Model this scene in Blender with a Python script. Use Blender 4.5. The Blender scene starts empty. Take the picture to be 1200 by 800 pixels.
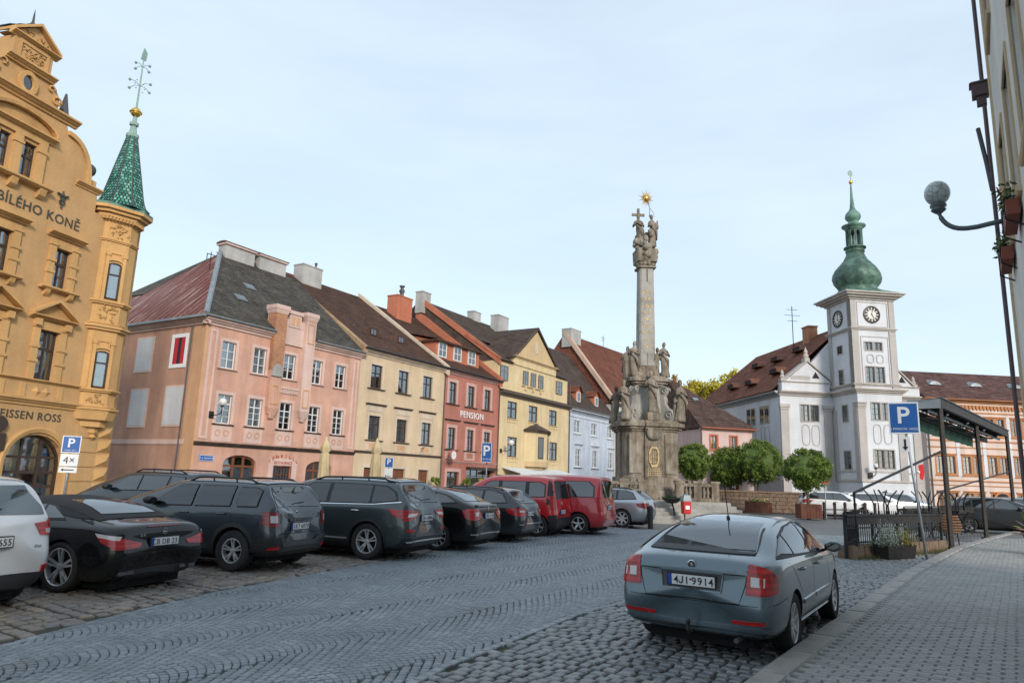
import bpy,bmesh,math,random
import numpy as np
from mathutils import Vector,Matrix
from mathutils.bvhtree import BVHTree
random.seed(7)
RNG=np.random.default_rng(7)
S=bpy.context.scene
COL=S.collection
R_=math.radians
PI=math.pi
# ---- camera
EYE=1.70
PITCH,ROLL=math.atan(160/820),R_(1.91)
_r0=Vector((1,0,0));FWD=Vector((0,math.cos(PITCH),math.sin(PITCH)));_u0=Vector((0,-math.sin(PITCH),math.cos(PITCH)))
RIGHT=_r0*math.cos(ROLL)+_u0*math.sin(ROLL)
UP=-_r0*math.sin(ROLL)+_u0*math.cos(ROLL)
cd=bpy.data.cameras.new('camera');cam=bpy.data.objects.new('camera',cd);COL.objects.link(cam)
cd.sensor_width=36.0;cd.lens=820/1200*36;cd.clip_start=0.05;cd.clip_end=4000
mw=Matrix.Identity(4)
for i in range(3):
 mw[i][0]=RIGHT[i];mw[i][1]=UP[i];mw[i][2]=-FWD[i]
mw[0][3],mw[1][3],mw[2][3]=0,0,EYE
cam.matrix_world=mw
S.camera=cam
# ---- sky, sun, exposure
SUN_EL,SUN_YAW=22.0,158.0
w=bpy.data.worlds.new('World');S.world=w;w.use_nodes=True
nt=w.node_tree;nt.nodes.clear()
out=nt.nodes.new('ShaderNodeOutputWorld');bg=nt.nodes.new('ShaderNodeBackground');sky=nt.nodes.new('ShaderNodeTexSky')
sky.sky_type='NISHITA';sky.sun_disc=False;sky.sun_elevation=R_(SUN_EL);sky.sun_rotation=R_(SUN_YAW)
sky.air_density=1.0;sky.dust_density=1.0;sky.ozone_density=1.0;sky.altitude=400
tc=nt.nodes.new('ShaderNodeTexCoord');mp=nt.nodes.new('ShaderNodeMapping');mp.inputs['Scale'].default_value=(1.2,2.2,5.5);mp.inputs['Rotation'].default_value=(0.25,0.35,0.4)
nz=nt.nodes.new('ShaderNodeTexNoise');nz.inputs['Scale'].default_value=1.5;nz.inputs['Detail'].default_value=6;nz.inputs['Roughness'].default_value=0.55
rp=nt.nodes.new('ShaderNodeMapRange');rp.inputs['From Min'].default_value=0.35;rp.inputs['From Max'].default_value=0.75;rp.inputs['To Min'].default_value=0.60;rp.inputs['To Max'].default_value=0.74
mx=nt.nodes.new('ShaderNodeMix');mx.data_type='RGBA'
mx.inputs[7].default_value=(6.35,7.45,8.4,1)
L=nt.links.new
L(tc.outputs['Generated'],mp.inputs['Vector']);L(mp.outputs['Vector'],nz.inputs['Vector']);L(nz.outputs['Fac'],rp.inputs['Value'])
L(rp.outputs['Result'],mx.inputs['Factor']);L(sky.outputs['Color'],mx.inputs[6]);L(mx.outputs[2],bg.inputs['Color'])
bg.inputs['Strength'].default_value=0.10
L(bg.outputs['Background'],out.inputs['Surface'])
ld=bpy.data.lights.new('sun','SUN');ld.energy=2.0;ld.angle=R_(12);ld.color=(1.0,0.89,0.77)
sun=bpy.data.objects.new('sun',ld);COL.objects.link(sun)
_sd=Vector((math.sin(R_(SUN_YAW))*math.cos(R_(SUN_EL)),math.cos(R_(SUN_YAW))*math.cos(R_(SUN_EL)),math.sin(R_(SUN_EL))))
sun.rotation_euler=_sd.to_track_quat('Z','Y').to_euler()
S.view_settings.view_transform='Standard';S.view_settings.look='None';S.view_settings.gamma=1.0
S.view_settings.exposure=0.62
# ---- helpers: objects
def empty(name,label,cat,loc=(0,0,0),rotz=0.0,group=None):
 o=bpy.data.objects.new(name,None);COL.objects.link(o)
 o.location=loc;o.rotation_euler=(0,0,rotz);o.empty_display_size=0.2
 return tag(o,label,cat,group)
def tag(o,label,cat,group=None):
 o['label']=label;o['category']=cat
 if group:o['group']=group
 return o
def structure(o):
 o['kind']='structure';return o
def inst(mesh,name,parent=None,loc=(0,0,0),rot=(0,0,0),scale=(1,1,1)):
 o=bpy.data.objects.new(name,mesh);COL.objects.link(o)
 if parent:o.parent=parent
 o.location=loc;o.rotation_euler=rot;o.scale=scale
 return o
def kids(o):return[c for c in bpy.data.objects if c.parent is o]
def copy_thing(root,kidmap,loc,rotz,label,group=None):
 0
 r=root.copy();COL.objects.link(r);r.location=loc;r.rotation_euler=(0,0,rotz);r['label']=label
 if group:r['group']=group
 for c in kidmap.get(root,[]):
  d=c.copy();COL.objects.link(d);d.parent=r
  for g in kidmap.get(c,[]):
   e=g.copy();COL.objects.link(e);e.parent=d
 return r
def kid_map():
 m={}
 for o in bpy.data.objects:
  if o.parent:m.setdefault(o.parent,[]).append(o)
 return m
def lerp(a,b,t):return tuple(p+(q-p)*t for p,q in zip(a,b))
class MB:
 0
 def __init__(s):s.v=[];s.f=[];s.m=[];s.M=None
 def add(s,vs,fs,m=0):
  b=len(s.v)
  if s.M is not None:vs=[tuple(s.M@Vector(v))for v in vs]
  s.v+=[tuple(v)for v in vs]
  for f in fs:s.f.append(tuple(b+i for i in f));s.m.append(m)
  return s
 def box(s,x0,x1,y0,y1,z0,z1,m=0):
  return s.add([(x0,y0,z0),(x1,y0,z0),(x1,y1,z0),(x0,y1,z0),(x0,y0,z1),(x1,y0,z1),(x1,y1,z1),(x0,y1,z1)],[(0,3,2,1),(4,5,6,7),(0,1,5,4),(1,2,6,5),(2,3,7,6),(3,0,4,7)],m)
 def frustum(s,x0,x1,y0,y1,z0,z1,i=0.1,m=0):
  return s.add([(x0,y0,z0),(x1,y0,z0),(x1,y1,z0),(x0,y1,z0),(x0+i,y0+i,z1),(x1-i,y0+i,z1),(x1-i,y1-i,z1),(x0+i,y1-i,z1)],[(0,3,2,1),(4,5,6,7),(0,1,5,4),(1,2,6,5),(2,3,7,6),(3,0,4,7)],m)
 def prism(s,poly,y0,y1,m=0):
  n=len(poly)
  vs=[(p[0],y0,p[1])for p in poly]+[(p[0],y1,p[1])for p in poly]
  fs=[tuple(range(n)),tuple(range(2*n-1,n-1,-1))]+[(i,(i+1)%n,n+(i+1)%n,n+i)for i in range(n)]
  return s.add(vs,fs,m)
 def prismz(s,poly,z0,z1,m=0,top=None):
  n=len(poly);top=top or poly
  vs=[(p[0],p[1],z0)for p in poly]+[(p[0],p[1],z1)for p in top]
  fs=[tuple(range(n-1,-1,-1)),tuple(range(n,2*n))]+[(i,(i+1)%n,n+(i+1)%n,n+i)for i in range(n)]
  return s.add(vs,fs,m)
 def loft(s,rings,m=0,caps=True,closed=True):
  n=len(rings[0]);vs=[p for r in rings for p in r];fs=[]
  for k in range(len(rings)-1):
   for i in range(n if closed else n-1):
    j=(i+1)%n
    fs.append((k*n+i,k*n+j,(k+1)*n+j,(k+1)*n+i))
  if caps and closed:
   fs.append(tuple(range(n-1,-1,-1)));b=(len(rings)-1)*n;fs.append(tuple(range(b,b+n)))
  return s.add(vs,fs,m)
 def tube(s,pts,r,n=8,m=0,up=(0,0,1)):
  pts=[Vector(p)for p in pts];rings=[]
  rr=r if isinstance(r,(list,tuple))else[r]*len(pts)
  for i,p in enumerate(pts):
   t=(pts[min(i+1,len(pts)-1)]-pts[max(i-1,0)]).normalized()
   a=Vector(up)
   if abs(t.dot(a))>0.95:a=Vector((1,0,0))
   e1=t.cross(a).normalized();e2=t.cross(e1)
   rings.append([tuple(p+(e1*math.cos(2*PI*k/n)+e2*math.sin(2*PI*k/n))*rr[i])for k in range(n)])
  return s.loft(rings,m)
 def lathe(s,prof,n=20,c=(0,0,0),m=0,sx=1.0,sy=1.0,ph=0.0):
  rings=[[(c[0]+r*sx*math.cos(2*PI*k/n+ph),c[1]+r*sy*math.sin(2*PI*k/n+ph),c[2]+z)for k in range(n)]for r,z in prof]
  return s.loft(rings,m)
 def ball(s,c,r,n=12,k=8,m=0,sz=1.0):
  return s.lathe([(max(1e-4,r*math.sin(PI*i/k)),-r*sz*math.cos(PI*i/k))for i in range(k+1)],n,c,m)
 def slope(s,a,b,c,d,n,lip=0.03,m=0):
  0
  a,b,c,d=map(Vector,(a,b,c,d))
  nr=(b-a).cross(d-a)
  if nr.length<1e-6:nr=(b-a).cross(c-a)
  nr.normalize()
  if nr.z<0:nr=-nr
  for i in range(n):
   t0,t1=i/n,(i+1)/n
   p,q,q1,p1=a.lerp(d,t0),b.lerp(c,t0),b.lerp(c,t1),a.lerp(d,t1)
   u=nr*lip
   s.add([p,q,q+u,p+u,q1,p1],[(0,1,2,3),(3,2,4,5)],m)
  return s
 def mesh(s,name,mats,smooth=False,recalc=True):
  me=bpy.data.meshes.new(name);me.from_pydata(s.v,[],s.f)
  for x in(mats if isinstance(mats,(list,tuple))else[mats]):me.materials.append(x)
  if any(s.m):me.polygons.foreach_set('material_index',s.m)
  if recalc:
   b=bmesh.new();b.from_mesh(me);bmesh.ops.recalc_face_normals(b,faces=b.faces);b.to_mesh(me);b.free()
  if smooth:me.polygons.foreach_set('use_smooth',[True]*len(me.polygons))
  me.update();return me
 def build(s,name,mats,parent=None,smooth=False,loc=(0,0,0),rot=(0,0,0),recalc=True):
  return inst(s.mesh(name,mats,smooth,recalc),name,parent,loc,rot)
_txt={}
def text_mesh(body,size,mat,depth=0.01,spacing=1.0,align='CENTER',bold=0.0):
 k=(body,size,mat.name,depth,spacing,align,bold)
 if k not in _txt:
  cu=bpy.data.curves.new('text','FONT');cu.body=body;cu.size=size;cu.extrude=depth;cu.space_character=spacing;cu.align_x=align;cu.offset=bold;cu.resolution_u=3
  o=bpy.data.objects.new('text',cu);COL.objects.link(o)
  dg=bpy.context.evaluated_depsgraph_get()
  me=bpy.data.meshes.new_from_object(o.evaluated_get(dg));me.name='lettering'
  bpy.data.objects.remove(o);bpy.data.curves.remove(cu)
  me.materials.clear();me.materials.append(mat);_txt[k]=me
 return _txt[k]
def text(body,size,mat,parent,loc,rot=(PI/2,0,0),name='lettering',**kw):
 return inst(text_mesh(body,size,mat,**kw),name,parent,loc,rot)
# ---- helpers: materials
def newmat(name):
 m=bpy.data.materials.new(name);m.use_nodes=True
 n=m.node_tree.nodes;p=n['Principled BSDF']
 return m,m.node_tree,p
def c4(c):return(c[0],c[1],c[2],1)
def node(nt,typ,**kw):
 n=nt.nodes.new(typ)
 for k,v in kw.items():
  if k in n.inputs:n.inputs[k].default_value=v
  else:setattr(n,k,v)
 return n
def plain(name,col,rough=0.6,metal=0.0,coat=0.0,spec=0.5,var=0.0,scale=8.0,bump=0.0,bscale=40.0,emit=None):
 m,nt,p=newmat(name)
 p.inputs['Base Color'].default_value=c4(col);p.inputs['Roughness'].default_value=rough;p.inputs['Metallic'].default_value=metal
 p.inputs['Coat Weight'].default_value=coat;p.inputs['Specular IOR Level'].default_value=spec;p.inputs['Coat Roughness'].default_value=0.04
 if var or bump:t=node(nt,'ShaderNodeTexCoord')
 if var:
  z=node(nt,'ShaderNodeTexNoise',Scale=scale,Detail=5.0,Roughness=0.6);nt.links.new(t.outputs['Object'],z.inputs['Vector'])
  r=node(nt,'ShaderNodeMapRange');r.inputs['From Min'].default_value=0.3;r.inputs['From Max'].default_value=0.7;r.inputs['To Min'].default_value=1-var;r.inputs['To Max'].default_value=1+var
  nt.links.new(z.outputs['Fac'],r.inputs['Value'])
  h=node(nt,'ShaderNodeMix',data_type='RGBA',blend_type='MULTIPLY');h.inputs[0].default_value=1;h.inputs[6].default_value=c4(col)
  nt.links.new(r.outputs['Result'],h.inputs[7]);nt.links.new(h.outputs[2],p.inputs['Base Color'])
 if bump:
  z2=node(nt,'ShaderNodeTexNoise',Scale=bscale,Detail=4.0);nt.links.new(t.outputs['Object'],z2.inputs['Vector'])
  b=node(nt,'ShaderNodeBump',Strength=bump,Distance=0.02);nt.links.new(z2.outputs['Fac'],b.inputs['Height']);nt.links.new(b.outputs['Normal'],p.inputs['Normal'])
 return m
def plaster(name,col,dirt=0.22,patch=None,pamt=0.0,streak=0.12,rough=0.9):
 0
 m,nt,p=newmat(name);Lk=nt.links.new
 p.inputs['Roughness'].default_value=rough;p.inputs['Specular IOR Level'].default_value=0.2
 t=node(nt,'ShaderNodeTexCoord')
 z1=node(nt,'ShaderNodeTexNoise',Scale=0.55,Detail=7.0,Roughness=0.62);Lk(t.outputs['Object'],z1.inputs['Vector'])
 mp=node(nt,'ShaderNodeMapping',Scale=(0.8,0.8,0.12));Lk(t.outputs['Object'],mp.inputs['Vector'])
 z2=node(nt,'ShaderNodeTexNoise',Scale=1.6,Detail=5.0,Roughness=0.6);Lk(mp.outputs['Vector'],z2.inputs['Vector'])
 z3=node(nt,'ShaderNodeTexNoise',Scale=9.0,Detail=4.0,Roughness=0.6);Lk(t.outputs['Object'],z3.inputs['Vector'])
 def rng(src,a,b,lo,hi):
  r=node(nt,'ShaderNodeMapRange');r.inputs['From Min'].default_value=a;r.inputs['From Max'].default_value=b;r.inputs['To Min'].default_value=lo;r.inputs['To Max'].default_value=hi
  Lk(src,r.inputs['Value']);return r.outputs['Result']
 def mul(x,y):
  q=node(nt,'ShaderNodeMath',operation='MULTIPLY');Lk(x,q.inputs[0]);Lk(y,q.inputs[1]);return q.outputs[0]
 f=mul(mul(rng(z1.outputs['Fac'],0.32,0.66,1-dirt,1.04),rng(z2.outputs['Fac'],0.30,0.60,1-streak*1.25,1.03)),rng(z3.outputs['Fac'],0.3,0.7,0.94,1.05))
 src=None
 if patch:
  mm=node(nt,'ShaderNodeMix',data_type='RGBA');mm.inputs[6].default_value=c4(col);mm.inputs[7].default_value=c4(patch)
  z4=node(nt,'ShaderNodeTexNoise',Scale=0.35,Detail=8.0,Roughness=0.7);Lk(t.outputs['Object'],z4.inputs['Vector'])
  Lk(rng(z4.outputs['Fac'],0.5,0.68,0,pamt),mm.inputs[0]);src=mm.outputs[2]
 h=node(nt,'ShaderNodeMix',data_type='RGBA',blend_type='MULTIPLY');h.inputs[0].default_value=1
 if src:Lk(src,h.inputs[6])
 else:h.inputs[6].default_value=c4(col)
 Lk(f,h.inputs[7]);Lk(h.outputs[2],p.inputs['Base Color'])
 z5=node(nt,'ShaderNodeTexNoise',Scale=28.0,Detail=5.0);Lk(t.outputs['Object'],z5.inputs['Vector'])
 b=node(nt,'ShaderNodeBump',Strength=0.25,Distance=0.015);Lk(z5.outputs['Fac'],b.inputs['Height']);Lk(b.outputs['Normal'],p.inputs['Normal'])
 return m
def tiles(name,c1,c2,mortar,w=0.18,h=0.16,moss=None,mamt=0.0,rough=0.85,var=0.5):
 0
 m,nt,p=newmat(name);Lk=nt.links.new
 p.inputs['Roughness'].default_value=rough;p.inputs['Specular IOR Level'].default_value=0.25
 t=node(nt,'ShaderNodeTexCoord');sx=node(nt,'ShaderNodeSeparateXYZ');Lk(t.outputs['Object'],sx.inputs[0])
 ad=node(nt,'ShaderNodeMath',operation='ADD');Lk(sx.outputs[0],ad.inputs[0]);Lk(sx.outputs[1],ad.inputs[1])
 cb=node(nt,'ShaderNodeCombineXYZ');Lk(ad.outputs[0],cb.inputs[0]);Lk(sx.outputs[2],cb.inputs[1])
 br=node(nt,'ShaderNodeTexBrick');br.inputs['Color1'].default_value=c4(c1);br.inputs['Color2'].default_value=c4(c2);br.inputs['Mortar'].default_value=c4(mortar)
 br.inputs['Scale'].default_value=1.0;br.inputs['Brick Width'].default_value=w;br.inputs['Row Height'].default_value=h;br.inputs['Mortar Size'].default_value=0.012;br.inputs['Bias'].default_value=-0.1
 Lk(cb.outputs[0],br.inputs['Vector'])
 z=node(nt,'ShaderNodeTexNoise',Scale=0.7,Detail=8.0,Roughness=0.7);Lk(t.outputs['Object'],z.inputs['Vector'])
 r=node(nt,'ShaderNodeMapRange');r.inputs['From Min'].default_value=0.3;r.inputs['From Max'].default_value=0.7;r.inputs['To Min'].default_value=1-var;r.inputs['To Max'].default_value=1+var*0.6
 Lk(z.outputs['Fac'],r.inputs['Value'])
 h_=node(nt,'ShaderNodeMix',data_type='RGBA',blend_type='MULTIPLY');h_.inputs[0].default_value=1;Lk(br.outputs['Color'],h_.inputs[6]);Lk(r.outputs['Result'],h_.inputs[7])
 o=h_.outputs[2]
 if moss:
  z2=node(nt,'ShaderNodeTexNoise',Scale=1.9,Detail=9.0,Roughness=0.75);Lk(t.outputs['Object'],z2.inputs['Vector'])
  r2=node(nt,'ShaderNodeMapRange');r2.inputs['From Min'].default_value=0.5;r2.inputs['From Max'].default_value=0.62;r2.inputs['To Max'].default_value=mamt;Lk(z2.outputs['Fac'],r2.inputs['Value'])
  m2=node(nt,'ShaderNodeMix',data_type='RGBA');Lk(r2.outputs['Result'],m2.inputs[0]);Lk(o,m2.inputs[6]);m2.inputs[7].default_value=c4(moss);o=m2.outputs[2]
 Lk(o,p.inputs['Base Color'])
 b=node(nt,'ShaderNodeBump',Strength=0.6,Distance=0.03);Lk(br.outputs['Fac'],b.inputs['Height']);b.invert=True;Lk(b.outputs['Normal'],p.inputs['Normal'])
 return m
def stonemat(name,c1,c2,dark,rough=0.85,scale=3.0,bump=0.5):
 m,nt,p=newmat(name);Lk=nt.links.new
 p.inputs['Roughness'].default_value=rough;p.inputs['Specular IOR Level'].default_value=0.35
 t=node(nt,'ShaderNodeTexCoord')
 z=node(nt,'ShaderNodeTexNoise',Scale=scale,Detail=9.0,Roughness=0.7);Lk(t.outputs['Object'],z.inputs['Vector'])
 cr=node(nt,'ShaderNodeValToRGB');e=cr.color_ramp.elements;e[0].position=0.3;e[0].color=c4(dark);e[1].position=0.72;e[1].color=c4(c2)
 k=e.new(0.48);k.color=c4(c1)
 Lk(z.outputs['Fac'],cr.inputs[0]);Lk(cr.outputs[0],p.inputs['Base Color'])
 z2=node(nt,'ShaderNodeTexNoise',Scale=scale*9,Detail=6.0,Roughness=0.7);Lk(t.outputs['Object'],z2.inputs['Vector'])
 b=node(nt,'ShaderNodeBump',Strength=bump,Distance=0.02);Lk(z2.outputs['Fac'],b.inputs['Height']);Lk(b.outputs['Normal'],p.inputs['Normal'])
 return m
def glassmat(name,tint=(0.75,0.8,0.82),f0=0.12,rough=0.02,f1=0.9):
 0
 m,nt,p=newmat(name);Lk=nt.links.new
 nt.nodes.remove(p);o=nt.nodes['Material Output']
 tr=node(nt,'ShaderNodeBsdfTransparent');tr.inputs[0].default_value=c4(tint)
 gl=node(nt,'ShaderNodeBsdfGlossy',Roughness=rough);gl.inputs['Color'].default_value=(0.95,0.97,1,1)
 lw=node(nt,'ShaderNodeLayerWeight',Blend=0.35);r=node(nt,'ShaderNodeMapRange');r.inputs['To Min'].default_value=f0;r.inputs['To Max'].default_value=f1
 z=node(nt,'ShaderNodeTexNoise',Scale=1.3,Detail=2.0);t=node(nt,'ShaderNodeTexCoord');Lk(t.outputs['Object'],z.inputs['Vector'])
 b=node(nt,'ShaderNodeBump',Strength=0.08,Distance=0.02);Lk(z.outputs['Fac'],b.inputs['Height']);Lk(b.outputs['Normal'],gl.inputs['Normal'])
 Lk(lw.outputs['Fresnel'],r.inputs['Value'])
 mx=node(nt,'ShaderNodeMixShader');Lk(r.outputs['Result'],mx.inputs[0]);Lk(tr.outputs[0],mx.inputs[1]);Lk(gl.outputs[0],mx.inputs[2]);Lk(mx.outputs[0],o.inputs['Surface'])
 return m
def vcol(m_nt,p,name='tone',strength=1.0):pass
#  GROUND, ROAD, PAVEMENT
CAMM=None
def pix(P):
 d=Vector(P)-Vector((0,0,EYE));z=d.dot(FWD)
 if z<0.1:return(-9e3,-9e3,z)
 return(600+820*d.dot(RIGHT)/z,400-820*d.dot(UP)/z,z)
def settmat(name,cols,rough=0.42,var=0.35,spec=0.5):
 0
 m,nt,p=newmat(name);Lk=nt.links.new
 oi=node(nt,'ShaderNodeObjectInfo');at_=node(nt,'ShaderNodeAttribute',attribute_name='tone');
 ad=node(nt,'ShaderNodeMath',operation='ADD');Lk(at_.outputs['Fac'],ad.inputs[0])
 orr=node(nt,'ShaderNodeMath',operation='MULTIPLY');Lk(oi.outputs['Random'],orr.inputs[0])
 g=node(nt,'ShaderNodeMath',operation='LESS_THAN');Lk(at_.outputs['Fac'],g.inputs[0]);g.inputs[1].default_value=1e-5;Lk(g.outputs[0],orr.inputs[1])
 Lk(orr.outputs[0],ad.inputs[1])
 cr=node(nt,'ShaderNodeValToRGB');e=cr.color_ramp.elements
 e[0].position=0;e[0].color=c4(cols[0]);e[1].position=1;e[1].color=c4(cols[-1])
 for i,c in enumerate(cols[1:-1]):k=e.new((i+1)/(len(cols)-1));k.color=c4(c)
 Lk(ad.outputs[0],cr.inputs[0])
 t=node(nt,'ShaderNodeTexCoord');gm=node(nt,'ShaderNodeNewGeometry')
 z=node(nt,'ShaderNodeTexNoise',Scale=0.9,Detail=6.0,Roughness=0.65);Lk(gm.outputs['Position'],z.inputs['Vector'])
 r=node(nt,'ShaderNodeMapRange');r.inputs['From Min'].default_value=0.3;r.inputs['From Max'].default_value=0.7;r.inputs['To Min'].default_value=1-var;r.inputs['To Max'].default_value=1+var*0.5;Lk(z.outputs['Fac'],r.inputs['Value'])
 z3=node(nt,'ShaderNodeTexNoise',Scale=55.0,Detail=5.0,Roughness=0.7);Lk(gm.outputs['Position'],z3.inputs['Vector'])
 r3=node(nt,'ShaderNodeMapRange');r3.inputs['From Min'].default_value=0.3;r3.inputs['From Max'].default_value=0.7;r3.inputs['To Min'].default_value=0.78;r3.inputs['To Max'].default_value=1.18;Lk(z3.outputs['Fac'],r3.inputs['Value'])
 h=node(nt,'ShaderNodeMix',data_type='RGBA',blend_type='MULTIPLY');h.inputs[0].default_value=1;Lk(cr.outputs[0],h.inputs[6]);Lk(r.outputs['Result'],h.inputs[7])
 h2=node(nt,'ShaderNodeMix',data_type='RGBA',blend_type='MULTIPLY');h2.inputs[0].default_value=1;Lk(h.outputs[2],h2.inputs[6]);Lk(r3.outputs['Result'],h2.inputs[7])
 Lk(h2.outputs[2],p.inputs['Base Color'])
 r4=node(nt,'ShaderNodeMapRange');r4.inputs['From Min'].default_value=0.3;r4.inputs['From Max'].default_value=0.7;r4.inputs['To Min'].default_value=rough-0.1;r4.inputs['To Max'].default_value=rough+0.18;Lk(z.outputs['Fac'],r4.inputs['Value']);Lk(r4.outputs['Result'],p.inputs['Roughness'])
 p.inputs['Specular IOR Level'].default_value=spec
 b=node(nt,'ShaderNodeBump',Strength=0.35,Distance=0.004);Lk(z3.outputs['Fac'],b.inputs['Height']);Lk(b.outputs['Normal'],p.inputs['Normal'])
 return m
M_SETT=settmat('granite setts blue grey',[(0.155,0.188,0.21),(0.22,0.252,0.272),(0.185,0.22,0.245),(0.275,0.30,0.315)],0.36,0.25,0.75)
M_SETT2=settmat('granite setts brown grey',[(0.16,0.142,0.122),(0.245,0.212,0.18),(0.19,0.182,0.175),(0.29,0.235,0.185),(0.24,0.23,0.22)],0.5,0.3)
M_SETT3=settmat('granite setts pale grey',[(0.16,0.172,0.182),(0.235,0.245,0.25),(0.20,0.208,0.214),(0.28,0.28,0.275)],0.42,0.3,0.6)
M_PAVER=settmat('concrete pavers',[(0.245,0.25,0.245),(0.31,0.31,0.298),(0.28,0.285,0.278),(0.34,0.335,0.32)],0.6,0.22,0.4)
M_KERB=stonemat('granite kerb',(0.30,0.285,0.262),(0.38,0.365,0.34),(0.20,0.19,0.175),0.6,2.0,0.4)
def jointmat(name,c1,c2,thr=0.5):
 m,nt,p=newmat(name);Lk=nt.links.new;gm=node(nt,'ShaderNodeNewGeometry')
 z=node(nt,'ShaderNodeTexNoise',Scale=0.8,Detail=8.0,Roughness=0.7);Lk(gm.outputs['Position'],z.inputs['Vector'])
 cr=node(nt,'ShaderNodeValToRGB');e=cr.color_ramp.elements;e[0].position=thr;e[0].color=c4(c1);e[1].position=thr+0.16;e[1].color=c4(c2)
 Lk(z.outputs['Fac'],cr.inputs[0]);Lk(cr.outputs[0],p.inputs['Base Color']);p.inputs['Roughness'].default_value=0.95;return m
M_JOINT=jointmat('sandy joints',(0.055,0.056,0.056),(0.085,0.08,0.07))
M_JOINTM=jointmat('mossy joints',(0.045,0.04,0.032),(0.06,0.062,0.03),0.48)
M_FAR=None
def farpave():
 m,nt,p=newmat('setts seen far off');Lk=nt.links.new;gm=node(nt,'ShaderNodeNewGeometry')
 mp=node(nt,'ShaderNodeMapping',Rotation=(0,0,R_(-57)));Lk(gm.outputs['Position'],mp.inputs['Vector'])
 br=node(nt,'ShaderNodeTexBrick');br.inputs['Color1'].default_value=(0.15,0.165,0.175,1);br.inputs['Color2'].default_value=(0.20,0.205,0.205,1);br.inputs['Mortar'].default_value=(0.06,0.06,0.058,1)
 br.inputs['Scale'].default_value=1;br.inputs['Brick Width'].default_value=0.16;br.inputs['Row Height'].default_value=0.12;br.inputs['Mortar Size'].default_value=0.012;Lk(mp.outputs[0],br.inputs['Vector'])
 z=node(nt,'ShaderNodeTexNoise',Scale=0.35,Detail=8.0,Roughness=0.7);Lk(gm.outputs['Position'],z.inputs['Vector'])
 r=node(nt,'ShaderNodeMapRange');r.inputs['From Min'].default_value=0.3;r.inputs['From Max'].default_value=0.7;r.inputs['To Min'].default_value=0.65;r.inputs['To Max'].default_value=1.2;Lk(z.outputs['Fac'],r.inputs['Value'])
 h=node(nt,'ShaderNodeMix',data_type='RGBA',blend_type='MULTIPLY');h.inputs[0].default_value=1;Lk(br.outputs['Color'],h.inputs[6]);Lk(r.outputs['Result'],h.inputs[7]);Lk(h.outputs[2],p.inputs['Base Color'])
 p.inputs['Roughness'].default_value=0.5
 b=node(nt,'ShaderNodeBump',Strength=0.5,Distance=0.01);b.invert=True;Lk(br.outputs['Fac'],b.inputs['Height']);Lk(b.outputs['Normal'],p.inputs['Normal'])
 return m
M_FAR=farpave()
M_EARTH=plain('bare earth and meadow',(0.075,0.08,0.045),0.95,var=0.3,scale=0.05)
LEFT=[(-5.6,-4.0),(-5.0,3.5),(-4.74,7.07),(-4.51,8.53),(-4.08,10.35),(-2.4,14.6),(-0.71,18.84),(1.55,22.87),(5.96,30.14),(9.5,36.0)]
MID=[(-6.0,-5.0),(-2.2,2.6),(-0.55,6.8),(1.0,9.7),(5.6,15.8),(8.4,19.4),(13.0,25.5),(20.0,34.5)]
KERB=[(-5.2,-4.2),(-1.9,0.6),(2.28,6.62),(5.2,10.72),(8.16,14.87),(10.75,18.25),(13.47,21.74),(18.0,26.98),(24.5,34.2),(33.0,43.0)]
def xat(line,y):
 for(x0,y0),(x1,y1)in zip(line,line[1:]):
  if y0<=y<=y1:return x0+(x1-x0)*(y-y0)/(y1-y0)
 return line[-1][0]if y>line[-1][1]else line[0][0]
def sheet(name,poly,z,mat,parent=None):
 mb=MB();mb.add([(p[0],p[1],z)for p in poly],[tuple(range(len(poly)))]);return mb.build(name,mat,parent)
ground=structure(sheet('ground',[(-1500,-300),(1500,-300),(1500,2500),(-1500,2500)],-0.12,M_EARTH))
NEAR=24.0
square=structure(sheet('square_paving',[(-75,-18),(110,-18),(110,140),(-75,140)],-0.045,M_FAR))
lp=[p for p in LEFT if p[1]<=23];mpn=[p for p in MID if p[1]<=25.6]
carriageway=structure(sheet('carriageway',lp+mpn[::-1],-0.018,M_JOINT))
parking_strip=structure(sheet('parking_strip',[(p[0]-9.5,p[1]+5.3)for p in lp][::-1]+lp,-0.026,M_JOINTM))
parking_lane=structure(sheet('parking_lane',mpn+[p for p in KERB if p[1]<27][::-1],-0.028,M_JOINTM))
WALL_YAW=33.6
_wu=Vector((math.sin(R_(WALL_YAW)),math.cos(R_(WALL_YAW)),0))
def farpavers():
 m,nt,p=newmat('pavers seen far off');Lk=nt.links.new;gm=node(nt,'ShaderNodeNewGeometry');mp=node(nt,'ShaderNodeMapping',Rotation=(0,0,R_(35.6)));Lk(gm.outputs['Position'],mp.inputs['Vector'])
 br=node(nt,'ShaderNodeTexBrick');br.inputs['Color1'].default_value=(0.13,0.13,0.125,1);br.inputs['Color2'].default_value=(0.17,0.168,0.16,1);br.inputs['Mortar'].default_value=(0.08,0.08,0.076,1);br.inputs['Scale'].default_value=1;br.inputs['Brick Width'].default_value=0.206;br.inputs['Row Height'].default_value=0.104;br.inputs['Mortar Size'].default_value=0.008;Lk(mp.outputs[0],br.inputs['Vector'])
 Lk(br.outputs['Color'],p.inputs['Base Color']);p.inputs['Roughness'].default_value=0.7;return m
pavement=structure(sheet('pavement',KERB+[(60,43),(60,20),(12,-8),(-4,-8)],0.086,farpavers()))
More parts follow.
